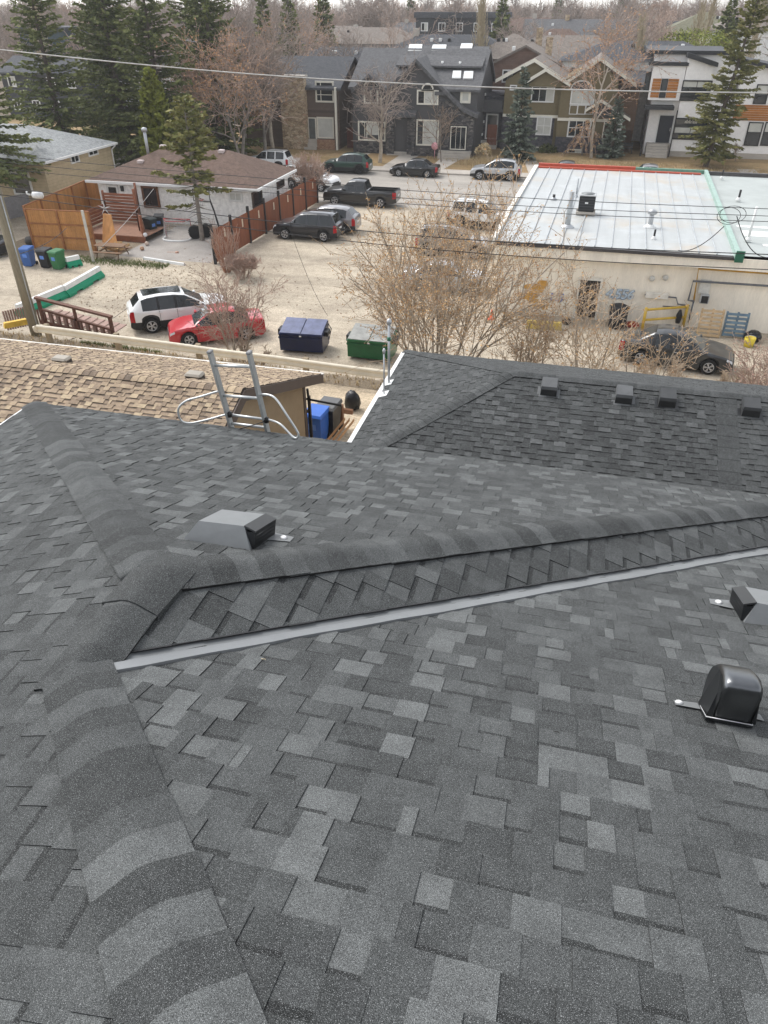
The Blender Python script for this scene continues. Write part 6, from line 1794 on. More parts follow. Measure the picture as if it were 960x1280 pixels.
m = MB(); m.tube([(.19, -.06, -.2), (.18, -.06, 5)], .02, 6); m.build('ground_wire_cover', M('seam_grey'), pl)
m = MB(); m.box(-.02, -1.1, 8.6, .14, 1.1, 8.75); m.build('crossarm', polem, pl)
# stairs down to the lot
st = thing('stairs', 'brown wooden stair flight with railing going down beside the guard rail', 'stairs')
bw = M('stair_brown', (.13, .06, .04), .75, var=.2); pinkw = M('stair_tread', (.3, .2, .165), .8, var=.15)
YST = 24.0
def sx(u, v): return gy(u, v, YST)
tl, tr_ = sx(47, 373), sx(137, 397)
bl_, br_ = sx(50, 386), sx(139, 412)
m = MB(); m.box(tl.x - .06, YST - .06, 1.6, tl.x + .06, YST + .06, tl.z, bev=.01); m.build('post', bw, st)
m = MB(); c = tl.lerp(tr_, .5); m.box(c.x - .05, YST - .05, c.z - 1.25, c.x + .05, YST + .05, c.z, bev=.01); m.build('post', bw, st)
m = MB(); m.box(tr_.x - .06, YST - .06, br_.z - .6, tr_.x + .06, YST + .06, tr_.z, bev=.01); m.build('post', bw, st)
def beam(m, a, b, w_, h):
    a, b = Vector(a), Vector(b); n_ = Vector((0, w_, 0)); k = Vector((0, 0, h))
    m.hexa([a - n_ - k, b - n_ - k, b + n_ - k, a + n_ - k, a - n_ + k, b - n_ + k, b + n_ + k, a + n_ + k]); return m
beam(MB(), tl + Vector((-.1, 0, .03)), tr_ + Vector((.1, 0, .03)), .09, .04).build('handrail', bw, st)
beam(MB(), bl_, br_, .05, .04).build('rail', bw, st)
bl2, br2 = sx(50, 402), sx(141, 423)
beam(MB(), bl2, br2, .045, .07).build('stringer', bw, st)
for k in range(10):
    f = (k + .5) / 10; p = bl2.lerp(br2, f)
    m = MB(); m.box(p.x - .15, YST + .06, p.z + .12, p.x + .17, YST + 1.1, p.z + .16, bev=.008); m.build('tread', pinkw, st)
    m = MB(); q = bl_.lerp(br_, f); m.box(p.x - .04, YST + .046, p.z + .05, p.x + .1, YST + .07, q.z - .045); m.build('riser', pinkw, st)
    m = MB(); m.box(p.x - .17, YST - .03, p.z + .05, p.x - .13, YST + .03, q.z - .03); m.build('baluster', bw, st)
curb2 = MB()
a, b = gz(5, 410, 2.4), gz(36, 404, 2.4); c = (a + b) / 2; l = (b - a).length / 2
curb2.hexa([(-l, -.14, 0), (l, -.14, 0), (l, .14, 0), (-l, .14, 0), (-l + .05, -.09, .2), (l - .05, -.09, .2), (l - .05, .09, .2), (-l + .05, .09, .2)])
o = curb2.build('kerb_block', M('kerb_yellow', (.58, .37, .05), .7, var=.2), loc=c); o.rotation_euler = (0, 0, math.atan2(b.y - a.y, b.x - a.x)); tag(o, 'orange-yellow kerb block left of the utility pole foot', 'barrier')
# low wood posts row left of the pole
lf = thing('picket_edge', 'short row of low brown pickets behind the yellow kerb block', 'fence')
for k in range(11):
    p = gz(8 + k * 3.1, 404 - k * .7, 2.2); m = MB(); m.box(p.x - .035, p.y - .02, 1.9, p.x + .035, p.y + .02, 2.7); m.build('picket', pinkw, lf)
# ------------------------------------------------------------------ bins, barriers, dumpsters
def wheelie(lab, u, v, col, rz, group='wheeled bins in front of the cedar fence', z=0.0, s=1.0, lidcol=None):
    t = thing('wheelie_bin', lab, 'bin', gz(u, v, z), rz, group); t.scale = (s, s, s)
    mt = M('bin_%s' % (col,), col, .45, var=.06); lm = M('bin_%s' % (lidcol,), lidcol, .45, var=.06) if lidcol else mt
    m = MB(); m.hexa([(-.25, -.27, .04), (.25, -.27, .04), (.25, .25, .08), (-.25, .25, .08), (-.31, -.36, .98), (.31, -.36, .98), (.31, .34, .98), (-.31, .34, .98)]); m.build('body', mt, t)
    m = MB(); m.box(-.325, -.375, .96, .325, .36, 1.0, bev=.01); m.build('rim', mt, t)
    m = MB(); m.hexa([(-.34, -.4, 1.003), (.34, -.4, 1.003), (.34, .37, 1.003), (-.34, .37, 1.003), (-.3, -.34, 1.07), (.3, -.34, 1.07), (.3, .36, 1.1), (-.3, .36, 1.1)]); m.build('lid', lm, t)
    m = MB(); m.tube([(-.26, .38, 1.0), (-.26, .46, 1.02), (.26, .46, 1.02), (.26, .38, 1.0)], .02, 6); m.build('handle', mt, t)
    for sx_ in (-.28, .28): m = MB(); m.lathe([(.12, -.03), (.13, 0), (.12, .03)], 14, c=(sx_, .3, .12), axis='X'); m.build('wheel', tyre_m, t)
    m = MB(); m.box(-.13, -.345, .55, .13, -.325, .75); m.build('label_plate', M('bin_label', tuple(min(1, c * 1.8 + .04) for c in col), .6), t); bpy.data.objects[t.name].children[-1].rotation_euler = (R(-6), 0, 0)
    return t
wheelie('blue wheeled bin, leftmost of the trio by the cedar fence', 38, 332, (.04, .11, .32), R(8))
wheelie('black wheeled bin between the blue and green bins', 60, 334, (.012, .014, .018), R(0))
wheelie('green wheeled bin with white markings beside the small barrier block', 75, 336, (.025, .14, .05), R(-10))
wheelie('black wheeled cart against the white house by the net', 201, 289, (.014, .017, .02), R(20), 'carts beside the white house')
wheelie('second black cart nearer the deck post of the white house', 190, 293, (.02, .03, .03), R(70), 'carts beside the white house')
wheelie('bright blue bin beside the tan garage wall in the lane', 397, 551, (.03, .13, .5), R(-6), 'bins beside the tan garage', 2.4, .92)
wheelie('black wheeled bin just behind the bright blue bin', 412, 541, (.014, .014, .016), R(-6), 'bins beside the tan garage', 2.4, .92, (.1, .1, .1))
bgreen = M('barrier_green', (.0, .24, .12), .55, var=.08); bwhite = M('barrier_white', (.68, .68, .66), .6, var=.1)
def jersey(lab, u0, v0, u1, v1, group='green and white barriers', h=.62):
    a, b = gz(u0, v0), gz(u1, v1); c = (a + b) / 2; l = (b - a).length / 2
    t = thing('road_barrier', lab, 'barrier', c, math.atan2(b.y - a.y, b.x - a.x), group)
    m = MB()
    sec = [(-.28, .0), (.28, 0), (.28, .14), (.13, h * .55), (.12, h * .6), (-.12, h * .6), (-.13, h * .55), (-.28, .14)]
    x0_, x1_ = -l, l; cut = [(-l, -l * .62, 0), (-l * .62, -l * .3, .12), (-l * .3, l * .3, 0), (l * .3, l * .62, .12), (l * .62, l, 0)]
    for xa, xb, lift in cut:
        m.prism([(xa, y, max(z, lift)) for y, z in sec], (xb - xa - .002, 0, 0))
    m.build('base', bgreen, t)
    m = MB(); m.prism([(-l + .02, y, z) for y, z in ((-.118, h * .6 + .002), (.118, h * .6 + .002), (.1, h), (-.1, h))], (2 * l - .04, 0, 0)); m.build('top', bwhite, t)
    return t
jersey('green and white road barrier nearest the stair railing', 24, 396, 82, 371)
jersey('green and white road barrier farther from the stairs, towards the bins', 82, 372, 126, 346)
jersey('short green and white barrier block right of the green bin', 84, 335, 101, 331, h=.6)
def dumpster(lab, u0, v0, u1, v1, col, lid, rough_metal=True):
    a, b = gz(u0, v0), gz(u1, v1); c = (a + b) / 2; w2 = (b - a).length / 2 * .95
    t = thing('dumpster', lab, 'dumpster', (c.x, c.y, 0), math.atan2(b.y - a.y, b.x - a.x), 'dumpsters behind the guard rail')
    mt = M('dumpster_%s' % lab[:6], col, .3, 0, .2, 2.5); lm = M('dumpster_lid_%s' % lab[:6], lid, .35, var=.25, scale=3)
    m = MB(); m.hexa([(-w2, .05, .12), (w2, .05, .12), (w2, 1.25, .12), (-w2, 1.25, .12), (-w2, 0, .92), (w2, 0, .92), (w2, 1.25, 1.18), (-w2, 1.25, 1.18)]); m.build('body', mt, t)
    for s_ in (-1, 1):
        m = MB(); x0_, x1_ = sorted((s_ * .02, s_ * (w2 - .03)))
        m.hexa([(x0_, .02, .93), (x1_, .02, .93), (x1_, 1.23, 1.19), (x0_, 1.23, 1.19), (x0_, .02, .96), (x1_, .02, .96), (x1_, 1.23, 1.23), (x0_, 1.23, 1.23)]); m.build('lid', lm, t)
    m = MB(); m.box(-w2 - .02, -.04, .7, w2 + .02, -.003 + .02, .78); m.build('rib', mt, t)
    m = MB(); m.box(-w2 - .03, -.03, .87, w2 + .03, .01, .92); m.build('rim', mt, t)
    for s_ in (-1, 1):
        m = MB(); m.box(s_ * w2 - (.0 if s_ > 0 else .16), .4, .75, s_ * w2 + (.16 if s_ > 0 else .0), .9, .95); m.build('fork_pocket', trim_m, t)
        m = MB(); m.tube([(s_ * w2, 1.2, .3), (s_ * (w2 + .12), 1.25, .8), (s_ * w2, 1.2, 1.05)], .02, 5); m.build('side_handle', trim_m, t)
    m = MB(); m.box(-.05, -.045, .82, .05, -.02, .88); m.build('badge', white_f, t)
    return t
dumpster('blue steel dumpster with shiny sloping lids behind the guard rail', 349, 441, 405, 445, (.007, .012, .05), (.1, .115, .2))  # sky reflection is mixed into the paler lid colour
dumpster('green steel dumpster with weathered grey lids beside the pipe', 433, 449, 489, 455, (.012, .1, .035), (.26, .26, .24))
# pieces beside the tan garage
wb = M('new_lumber', (.42, .24, .12), .75, var=.12)
t = thing('fence_end', 'raw timber fence end with top boards beside the dark roof', 'fence')
p = gz(427, 535, 2.4); m = MB(); a = gy(427, 506, p.y); m.box(p.x - .07, p.y - .07, 2.3, p.x + .07, p.y + .07, a.z, bev=.008); m.build('post', M('post_redwood', (.22, .11, .06), .75, var=.1), t)
a, b = gy(405, 556, 16.6), gy(431, 524, 18.4); 
for k, dx in enumerate((0, .14, .28)):
    beam(MB(), a + Vector((dx, 0, 0)), b + Vector((dx, 0, 0)), .05, .05).build('rail', wb, t)
a, b = gy(427, 513, p.y), gy(441, 515, p.y + .3); beam(MB(), a, b, .05, .07).build('top_board', M('post_redwood'), t)
t = thing('metal_frame', 'black iron handrail frame in front of the tan garage wall', 'railing')
blm = M('black_iron', (.015, .014, .013), .5)
yq = 16.75
for u0, v0, u1, v1 in ((370, 497, 371, 552), (386, 495, 387, 552)):
    a, b = gy(u0, v0, yq), gy(u1, v1, yq); m = MB(); m.box(a.x - .035, yq - .04, 2.4, a.x + .035, yq + .04, a.z); m.build('post', blm, t)
for (u0, v0, u1, v1, r_) in ((369, 496, 427, 507, .03), (352, 540, 387, 512, .045), (386, 500, 384, 486, .035)):
    a, b = gy(u0, v0, yq), gy(u1, v1, yq); m = MB(); m.tube([a, b], r_, 6); m.build('rail', blm if r_ < .04 else browntrim, t)
p = gz(441, 512, 2.4)
blob('garbage_bag', 'knotted black garbage bag standing in the lane by the dark roof', 'bag', p, .26, .22, .36, bagm, 9)
# ------------------------------------------------------------------ ladder
al = M('ladder_aluminium', (.55, .56, .55), .35, .55, .08, 12)
ld = thing('ladder', 'aluminium extension ladder with curved stand-off arms leaning over the eave', 'ladder')
ye = CNR.y + .05
def on_plane(u, v, y): return gy(u, v, y)
bl1, br1 = gy(291, 541, ye + .02), gy(336, 547, ye + .02)
tl1, tr1 = gy(262, 440, ye - .28), gy(311, 441, ye - .28)
def ext(t_, b_, f): return t_ + (b_ - t_) * f
def chan(m, a, b, w_, d_):
    ax = (b - a).normalized(); n_ = ax.cross(Vector((1, 0, 0))).normalized(); s_ = n_.cross(ax).normalized()
    m.hexa([a - s_ * w_ - n_ * d_, a + s_ * w_ - n_ * d_, a + s_ * w_ + n_ * d_, a - s_ * w_ + n_ * d_, b - s_ * w_ - n_ * d_, b + s_ * w_ - n_ * d_, b + s_ * w_ + n_ * d_, b - s_ * w_ + n_ * d_])
foot = 7.8
for a, b in ((tl1, bl1), (tr1, br1)):
    m = MB(); chan(m, a, ext(a, b, foot), .014, .034); chan(m, a + Vector((.016, 0, 0)), ext(a, b, foot) + Vector((.016, 0, 0)), .004, .04); m.build('side_rail', al, ld)
    m = MB(); m.box(a.x - .022, a.y - .04, a.z - .01, a.x + .03, a.y + .04, a.z + .02, bev=.008); m.build('end_cap', M('cap_grey', (.2, .2, .2), .6), ld)
for k in range(26):
    f = .15 + k * .36
    a, b = ext(tl1, bl1, f), ext(tr1, br1, f)
    if f > foot - .1: break
    m = MB(); m.tube([a, b], .017, 10); m.build('rung', al, ld)
def arm(pts, y): return [gy(u, v, y + dy) for u, v, dy in pts]
import itertools
def smooth(pts, n=5):
    out = []
    P = [pts[0]] + pts + [pts[-1]]
    for i in range(1, len(P) - 2):
        for k in range(n):
            t_ = k / n; a, b, c, d_ = P[i - 1], P[i], P[i + 1], P[i + 2]
            out.append(((b * 2) + (c - a) * t_ + (a * 2 - b * 5 + c * 4 - d_) * t_ ** 2 + (b * 3 - a - c * 3 + d_) * t_ ** 3) / 2)
    out.append(pts[-1]); return out
L_arm = arm([(273, 489, -.12), (250, 496, -.16), (233, 501, -.22), (223, 511, -.26), (226, 525, -.26), (237, 529, -.24), (258, 525, -.16), (286, 517, -.06)], ye)
R_arm = arm([(325, 493, -.12), (337, 494, -.14), (346, 500, -.18), (358, 518, -.26), (372, 540, -.3), (372, 547, -.3), (366, 546, -.28), (350, 530, -.18), (334, 524, -.06)], ye)
for P in (L_arm, R_arm): m = MB(); m.tube(smooth(P), .013, 8); m.build('standoff_arm', al, ld)
m = MB(); m.tube([gy(286, 518, ye - .06), gy(334, 524.5, ye - .06)], .016, 8); m.build('cross_tube', al, ld)
for u, v in ((287, 518), (333, 525)):
    p = gy(u, v, ye - .07); m = MB(); m.lathe([(.03, -.03), (.034, 0), (.03, .03)], 10, c=tuple(p)); m.build('strap', blm, ld)
m = MB(); m.tube(smooth([gy(333, 526, ye - .08), gy(318, 531, ye - .1), gy(300, 536, ye - .1)]), .006, 5); m.build('rope', blm, ld)
# ------------------------------------------------------------------ fences and yard of the white house
ced = M('cedar_board', (.42, .2, .065), .75, var=.25, scale=1.8, fine=.15, stretch=(2, 2, .3)); cedd = M('cedar_dark', (.27, .11, .04), .75, var=.2)
def board_fence(lab, pts, h, pick, frame, wd=.14, post_every=2.4, posts=None, group=None, below=0.0, trim=None, inner=True):
    t = thing('fence', lab, 'fence', (0, 0, 0), 0, group)
    me = MB().box(.004, -.011, 0, wd - .006, .011, h, bev=.004).mesh('picket', pick)
    for (a, b) in zip(pts, pts[1:]):
        a, b = Vector(a), Vector(b); d_ = b - a; ln = math.hypot(d_.x, d_.y); ang = math.atan2(d_.y, d_.x); n = max(1, int(ln / wd))
        for k in range(n):
            o = bpy.data.objects.new('picket', me); COL.objects.link(o); o.parent = t
            o.location = a + d_ * (k / n); o.rotation_euler = (0, 0, ang); o.scale = (1, 1, random.Random(k).uniform(.985, 1.01))
        s_ = Vector((-d_.y, d_.x, 0)).normalized()
        for hh in (.3, h * .5, h - .25):
            m = MB(); p, q = a + s_ * .03 + Vector((0, 0, hh)), b + s_ * .03 + Vector((0, 0, hh)); u_ = Vector((0, 0, .045)); w_ = s_ * .035
            m.hexa([p - u_, q - u_, q + w_ - u_, p + w_ - u_, p + u_, q + u_, q + w_ + u_, p + w_ + u_]); m.build('rail', frame, t)
        if trim:
            m = MB(); p, q = a - s_ * .03 + Vector((0, 0, h + .02)), b - s_ * .03 + Vector((0, 0, h + .02)); u_ = Vector((0, 0, .03)); w_ = s_ * .1
            m.hexa([p - u_, q - u_, q + w_ - u_, p + w_ - u_, p + u_, q + u_, q + w_ + u_, p + w_ + u_]); m.build('cap_rail', frame, t)
        np_ = max(1, round(ln / post_every))
        for k in range(np_ + 1):
            c = a + d_ * (k / np_); m = MB(); m.box(-.055, -.055, -.05, .055, .055, h + .06, bev=.008); o = m.build('post', posts or frame, t); o.location = c - s_ * .04 * (1 if inner else -1); o.rotation_euler = (0, 0, ang)
    return t
c1, c2, c3 = gz(44, 310), gz(121, 314), gz(120, 230, 1.9)
f0 = board_fence('tall orange cedar board fence facing the gravel lot', [(c1.x, c1.y, 0), (c2.x, c2.y, 0)], 2.35, ced, cedd, trim=True, inner=True)
board_fence('cedar fence side running back towards the tan bungalow', [(-34.6, 42.2, 0), (-35.6, 50.6, 0)], 2.3, ced, cedd, trim=True)
board_fence('cedar fence back section against the white house corner', [(-35.6, 50.6, 0), (-33.2, 50.2, 0)], 2.3, ced, cedd)
# mid trim boards on the lot side of the cedar fence
m = MB(); d_ = Vector((c2.x - c1.x, c2.y - c1.y, 0)); s_ = Vector((d_.y, -d_.x, 0)).normalized() * .03
for hh in (.75, 1.55):
    p, q = Vector((c1.x, c1.y, hh)) + s_, Vector((c2.x, c2.y, hh)) + s_; u_ = Vector((0, 0, .05)); w_ = s_
    m = MB(); m.hexa([p - u_, q - u_, q + w_ - u_, p + w_ - u_, p + u_, q + u_, q + w_ + u_, p + w_ + u_]); m.build('trim_board', cedd, f0)
wp = gz(117, 328); m = MB(); m.box(-.06, -.06, 0, .06, .06, 3.0); o = m.build('post', M('pale_post', (.5, .47, .42), .7), loc=(wp.x, wp.y, 0)); tag(o, 'pale upright post in front of the cedar fence', 'post')
# deck with slatted privacy screens
dk = thing('deck', 'red-brown wooden deck with slatted privacy screens beside the white house', 'deck')
rw = M('deck_redbrown', (.24, .09, .045), .75, var=.2)
for k in range(14):
    m = MB(); m.box(-32.2 + k * .34, 44.2, .35, -32.2 + k * .34 + .33, 47.6, .39, bev=.004); m.build('plank', M('deck_plank', (.26, .14, .09), .8, var=.2), dk)
m = MB(); m.box(-32.2, 44.16, .02, -27.45, 44.19, .36); m.build('skirt', rw, dk)
def screen(xa, ya, xb, yb, z0, z1, n):
    for x, y in ((xa, ya), (xb, yb)): m = MB(); m.box(x - .06, y - .06, .02, x + .06, y + .06, z1 + .1); m.build('post', rw, dk)
    for k in range(n):
        z = z0 + (z1 - z0) * k / n; h = (z1 - z0) / n * .8; d_ = Vector((xb - xa, yb - ya, 0)); s_ = Vector((-d_.y, d_.x, 0)).normalized() * .02
        a, b = Vector((xa, ya, z)), Vector((xb, yb, z)); m = MB(); m.hexa([a - s_, b - s_, b + s_, a + s_, a - s_ + Vector((0, 0, h)), b - s_ + Vector((0, 0, h)), b + s_ + Vector((0, 0, h)), a + s_ + Vector((0, 0, h))]); m.build('slat', rw, dk)
screen(-32.2, 47.5, -29.6, 47.5, .5, 2.3, 9); screen(-29.6, 47.5, -28.6, 45.6, .6, 2.9, 11); screen(-28.6, 45.6, -27.6, 44.3, .4, 1.6, 5); screen(-32.2, 44.3, -32.2, 47.5, .5, 1.6, 5)
tp = thing('board_panel', 'leaning orange board panel with a white star on its ridge', 'panel')
a, b = gz(122, 308), gz(150, 318); 
m = MB(); m.raw([(-29.6, 42.4, 0), (-27.9, 41.6, 0), (-29.0, 43.2, 1.9), (-29.7, 43.4, 1.9), (-29.6, 42.46, 0), (-27.9, 41.66, 0), (-29.0, 43.26, 1.9), (-29.7, 43.46, 1.9)], [(0, 1, 2, 3), (7, 6, 5, 4), (0, 4, 5, 1), (1, 5, 6, 2), (2, 6, 7, 3), (3, 7, 4, 0)]); m.build('board', ced, tp)
m = MB(); cc = Vector((-29.3, 43.1, 2.3))
for k in range(5):
    a_ = PI / 2 + k * 2 * PI / 5; m.raw([cc, cc + Vector((math.cos(a_ - .3) * .12, 0, math.sin(a_ - .3) * .12)), cc + Vector((math.cos(a_) * .5, 0, math.sin(a_) * .5)), cc + Vector((math.cos(a_ + .3) * .12, 0, math.sin(a_ + .3) * .12))], [(0, 1, 2, 3)])
m.build('star', white_f, tp)
pt_ = thing('picnic_table', 'weathered wooden picnic table on the grass edge of the lot', 'table', (gz(140, 322).x, 40.75, 0), R(4))
pw_ = M('picnic_wood', (.2, .12, .07), .8, var=.25)
for k in range(4): m = MB(); m.box(-.95, -.4 + k * .2, .72, .95, -.4 + k * .2 + .18, .76, bev=.006); m.build('table_plank', pw_, pt_)
for y in (-.78, .55): m = MB(); m.box(-.95, y, .42, .95, y + .24, .46, bev=.006); m.build('bench', pw_, pt_)
for x in (-.7, .7):
    for s_ in (-1, 1): beam(MB(), (x, s_ * .3, .7), (x, s_ * .72, .02), .03, .05).build('leg', pw_, pt_)
    m = MB(); m.box(x - .03, -.8, .35, x + .03, .8, .42); m.build('crosspiece', pw_, pt_)
r = random.Random(4); fw = thing('firewood_pile', 'small heap of split firewood behind the picnic table', 'firewood', (gz(150, 311).x, 42.1, 0))
for k in range(14):
    a_ = r.uniform(0, 3); c = Vector((r.gauss(0, .32), r.gauss(0, .2), .1 + .55 * r.random() * (k / 14))); v = Vector((math.cos(a_), math.sin(a_), r.uniform(-.2, .2))) * .25
    m = MB(); m.tube([c - v, c + v], .09, 5, smooth=False); m.build('log', M('split_wood', (.45, .28, .13), .85, var=.25, scale=6), fw)
# hockey net
nt_ = thing('hockey_net', 'worn hockey goal net with a red frame and white base on the patio', 'goal', (gz(226, 297).x, 45.5, 0), R(8))
redp = M('net_red', (.4, .06, .06), .5); netm = M('net_cord', (.42, .41, .4), .9)
m = MB(); m.tube([(-.9, .55, 0), (-.9, .5, 1.2), (.9, .5, 1.2), (.9, .55, 0)], .035, 8); m.build('frame', redp, nt_)
m = MB(); m.tube(smooth([Vector(p) for p in ((-.95, .5, .05), (-.85, -.25, .05), (-.4, -.55, .05), (.4, -.55, .05), (.85, -.25, .05), (.95, .5, .05))]), .07, 8); m.build('base_pad', white_f, nt_)
m = MB(); m.tube([(-.9, .5, 1.2), (-.6, 0, 1.15), (.6, 0, 1.15), (.9, .5, 1.2)], .025, 6); m.build('top_bar', redp, nt_)
m = MB()
bot = smooth([Vector(p) for p in ((-.95, .5, .08), (-.85, -.25, .08), (-.4, -.55, .08), (.4, -.55, .08), (.85, -.25, .08), (.95, .5, .08))], 4)
top = smooth([Vector(p) for p in ((-.9, .5, 1.2), (-.75, .2, 1.17), (-.4, 0, 1.15), (.4, 0, 1.15), (.75, .2, 1.17), (.9, .5, 1.2))], 4)
for a, b in zip(bot, top): m.tube([a, a.lerp(b, .5) + Vector((0, .05, 0)), b], .009, 3, caps=False)
for q in range(1, 10):
    m.tube([a.lerp(b, q / 10) + Vector((0, .05 * math.sin(PI * q / 10), 0)) for a, b in zip(bot, top)], .009, 3, caps=False)
m.build('netting', netm, nt_, fix=False)
tw = thing('spare_wheel', 'black tyre with a pale rim leaning beside the hockey net', 'wheel', (gz(244, 299).x, 46.0, 0), R(-60))
m = MB(); m.lathe([(.25, -.11), (.4, -.11), (.44, -.06), (.44, .06), (.4, .11), (.25, .11)], 20, c=(0, 0, .44), axis='X'); m.build('tyre', tyre_m, tw)
m = MB(); m.lathe([(.26, -.08), (.27, .1), (.22, .1), (.05, .06), (0, .06)], 16, c=(0, 0, .44), axis='X'); m.build('rim', rim_m, tw)
tw2 = copy_tree(tw); tw2.location = (tw.location.x + .55, 46.5, 0); tw2['label'] = 'second tyre standing behind the first by the thin spruce trunk'
tw['group'] = tw2['group'] = 'tyres beside the hockey net'
bhp = thing('basketball_hoop', 'basketball hoop with a white board and red rim in front of the white house', 'hoop', (gz(313, 272).x, 48.3, 0))
m = MB(); m.box(-.9, -.3, 0, -.2, .3, .16, bev=.04); m.build('base', trim_m, bhp)
m = MB(); m.tube([(-.5, 0, .1), (-.75, 0, 1.3), (-1.0, -.1, 2.3)], .06, 8); m.build('pole', trim_m, bhp)
m = MB(); m.box(-1.9, -.5, 2.0, -.7, -.46, 2.75, bev=.01); m.build('backboard', white_f, bhp)
for (xa, za, xb, zb) in ((-1.92, 1.98, -.68, 2.03), (-1.92, 2.72, -.68, 2.78), (-1.93, 2.03, -1.88, 2.72), (-.72, 2.03, -.67, 2.72)): m = MB(); m.box(xa, -.52, za, xb, -.505, zb); m.build('board_border', trim_m, bhp)
m = MB(); m.tube([(-1.3 + .23 * math.cos(a), -.76 + .23 * math.sin(a), 2.15) for a in [2 * PI * k / 16 for k in range(17)]], .018, 6); m.build('hoop_ring', M('hoop_red', (.5, .06, .03), .5), bhp)
m = MB()
for k in range(10):
    a = 2 * PI * k / 10; m.tube([(-1.3 + .22 * math.cos(a), -.76 + .22 * math.sin(a), 2.15), (-1.3 + .12 * math.cos(a + .3), -.76 + .12 * math.sin(a + .3), 1.75)], .01, 3)
m.build('hoop_net', netm, bhp)
a, b = gz(180, 324), gz(231, 332); c = (a + b) / 2; m = MB(); l = (b - a).length / 2; m.hexa([(-l, -.1, 0), (l, -.1, 0), (l, .1, 0), (-l, .1, 0), (-l, -.07, .14), (l, -.07, .14), (l, .07, .14), (-l, .07, .14)]); o = m.build('kerb_block', bwhite, loc=c); o.rotation_euler = (0, 0, math.atan2(b.y - a.y, b.x - a.x)); tag(o, 'white kerb block at the patio edge in front of the net', 'barrier')
for k, (u, v, lab, col) in enumerate(((184, 307, 'pale ball on the patio by the deck corner', (.5, .4, .33)), (178, 313, 'orange-brown ball beside the picnic table end', (.4, .24, .15)), (182, 296, 'white ball on the deck edge', (.7, .7, .7)))):
    m = MB(); m.lathe([(.001, 0), (.08, .02), (.13, .08), (.14, .13), (.12, .2), (.06, .25), (.001, .26)], 12); o = m.build('ball', M('ball%d' % k, col, .6), loc=gz(u, v, .39 if k == 2 else 0)); tag(o, lab, 'ball')
m = MB(); m.tube([(-.4, 0, .02), (.1, .1, .02), (.35, -.05, .03)], .02, 5); m.lathe([(.13, 0), (.1, .1), (0, .12)], 8, c=(.3, 0, 0)); o = m.build('toy', M('toy_pink', (.5, .3, .22), .7), loc=gz(216, 316)); tag(o, 'small pinkish toy lying on the bare patio', 'toy')
# grey fence at far left
greyb = M('grey_fence_board', (.25, .25, .26), .8, var=.15)
a, b = gz(0, 288), gz(40, 268); board_fence('weathered grey board fence left of the cedar fence', [(a.x - 3, a.y - 1.4, 0), (b.x, b.y, 0)], 1.5, greyb, greyb)
blob('boulder', 'grey rock lying left of the blue wheeled bin', 'rock', gz(29, 330), .35, .3, .3, M('rock_grey', (.2, .19, .18), .9, var=.2), 12)
blob('boulder', 'second dark rock against the cedar fence foot', 'rock', gz(38, 306), .3, .3, .3, M('rock_dark', (.09, .085, .08), .9, var=.2), 14)
# brown fence with black posts along the lot
brw = M('fence_redbrown', (.2, .066, .03), .75, var=.2, scale=2, stretch=(2, 2, .3)); blkp = M('fence_black_post', (.018, .017, .018), .6)
fa, fb = Vector((-20.95, 40.9, 0)), Vector((-20.35, 58.4, 0))
bf = thing('fence', 'red-brown board fence with black posts and small cream slots along the lot', 'fence')
n = 7
pick = MB().box(.004, -.011, .08, .155, .011, 1.95, bev=.004).mesh('picket', brw)
d_ = fb - fa; ang = math.atan2(d_.y, d_.x)
for k in range(n + 1):
    c = fa + d_ * (k / n); m = MB(); m.box(-.075, -.075, -.05, .075, .075, 2.3, bev=.01); o = m.build('post', blkp, bf); o.location = c; o.rotation_euler = (0, 0, ang)
    if k == n: break
    for q in range(16):
        o = bpy.data.objects.new('picket', pick); COL.objects.link(o); o.parent = bf; o.location = fa + d_ * ((k + (q + .35) / 16.3) / n); o.rotation_euler = (0, 0, ang)
    s_ = Vector((-d_.y, d_.x, 0)).normalized()
    for hh in (.35, 1.75):
        p, q = c + s_ * .03 + Vector((0, 0, hh)), fa + d_ * ((k + 1) / n) + s_ * .03 + Vector((0, 0, hh)); u_ = Vector((0, 0, .045)); w_ = s_ * .04
        m = MB(); m.hexa([p - u_, q - u_, q + w_ - u_, p + w_ - u_, p + u_, q + u_, q + w_ + u_, p + w_ + u_]); m.build('rail', brw, bf)
    m = MB(); c2_ = fa + d_ * ((k + .62) / n) - s_ * .022; e_ = d_.normalized() * .07; m.prism([c2_ - e_ + Vector((0, 0, 1.25)), c2_ + e_ + Vector((0, 0, 1.25)), c2_ + e_ + Vector((0, 0, 1.72)), c2_ - e_ + Vector((0, 0, 1.72))], -s_ * .02); m.build('slot_panel', M('slot_cream', (.6, .5, .38), .6), bf)  # cream panel set on the face of the boards
m = MB(); m.box(-.45, 0, .8, .45, .03, 2.2); o = m.build('sign_board', white_f, loc=gz(371, 232)); o.location.z = 0; tag(o, 'white blank sign board behind the brown fence by the bare bush', 'sign')
m = MB(); m.lathe([(.03, 0), (.03, 1.0), (.03, 1.0)], 6); m.lathe([(.35, -.02), (.35, .02)], 14, c=(0, -.04, 1.2), axis='Y'); o = m.build('lawn_sign', M('pink_sign', (.7, .35, .38), .6), loc=gy(543, 199, 79.6)); tag(o, 'round pink lawn sign by the stone front of the grey house', 'sign')
for k, x in enumerate((1.6, 3.1)):
    pass
bn = thing('bench', 'small dark bench on the dry lawn of the olive duplex', 'bench', gy(780, 192, 84.2))
for y in (0, .4): 
    for x in (-.7, .7): m = MB(); m.box(x - .03, y - .03, 0, x + .03, y + .03, .45 if y == 0 else .9); m.build('leg', trim_m, bn)
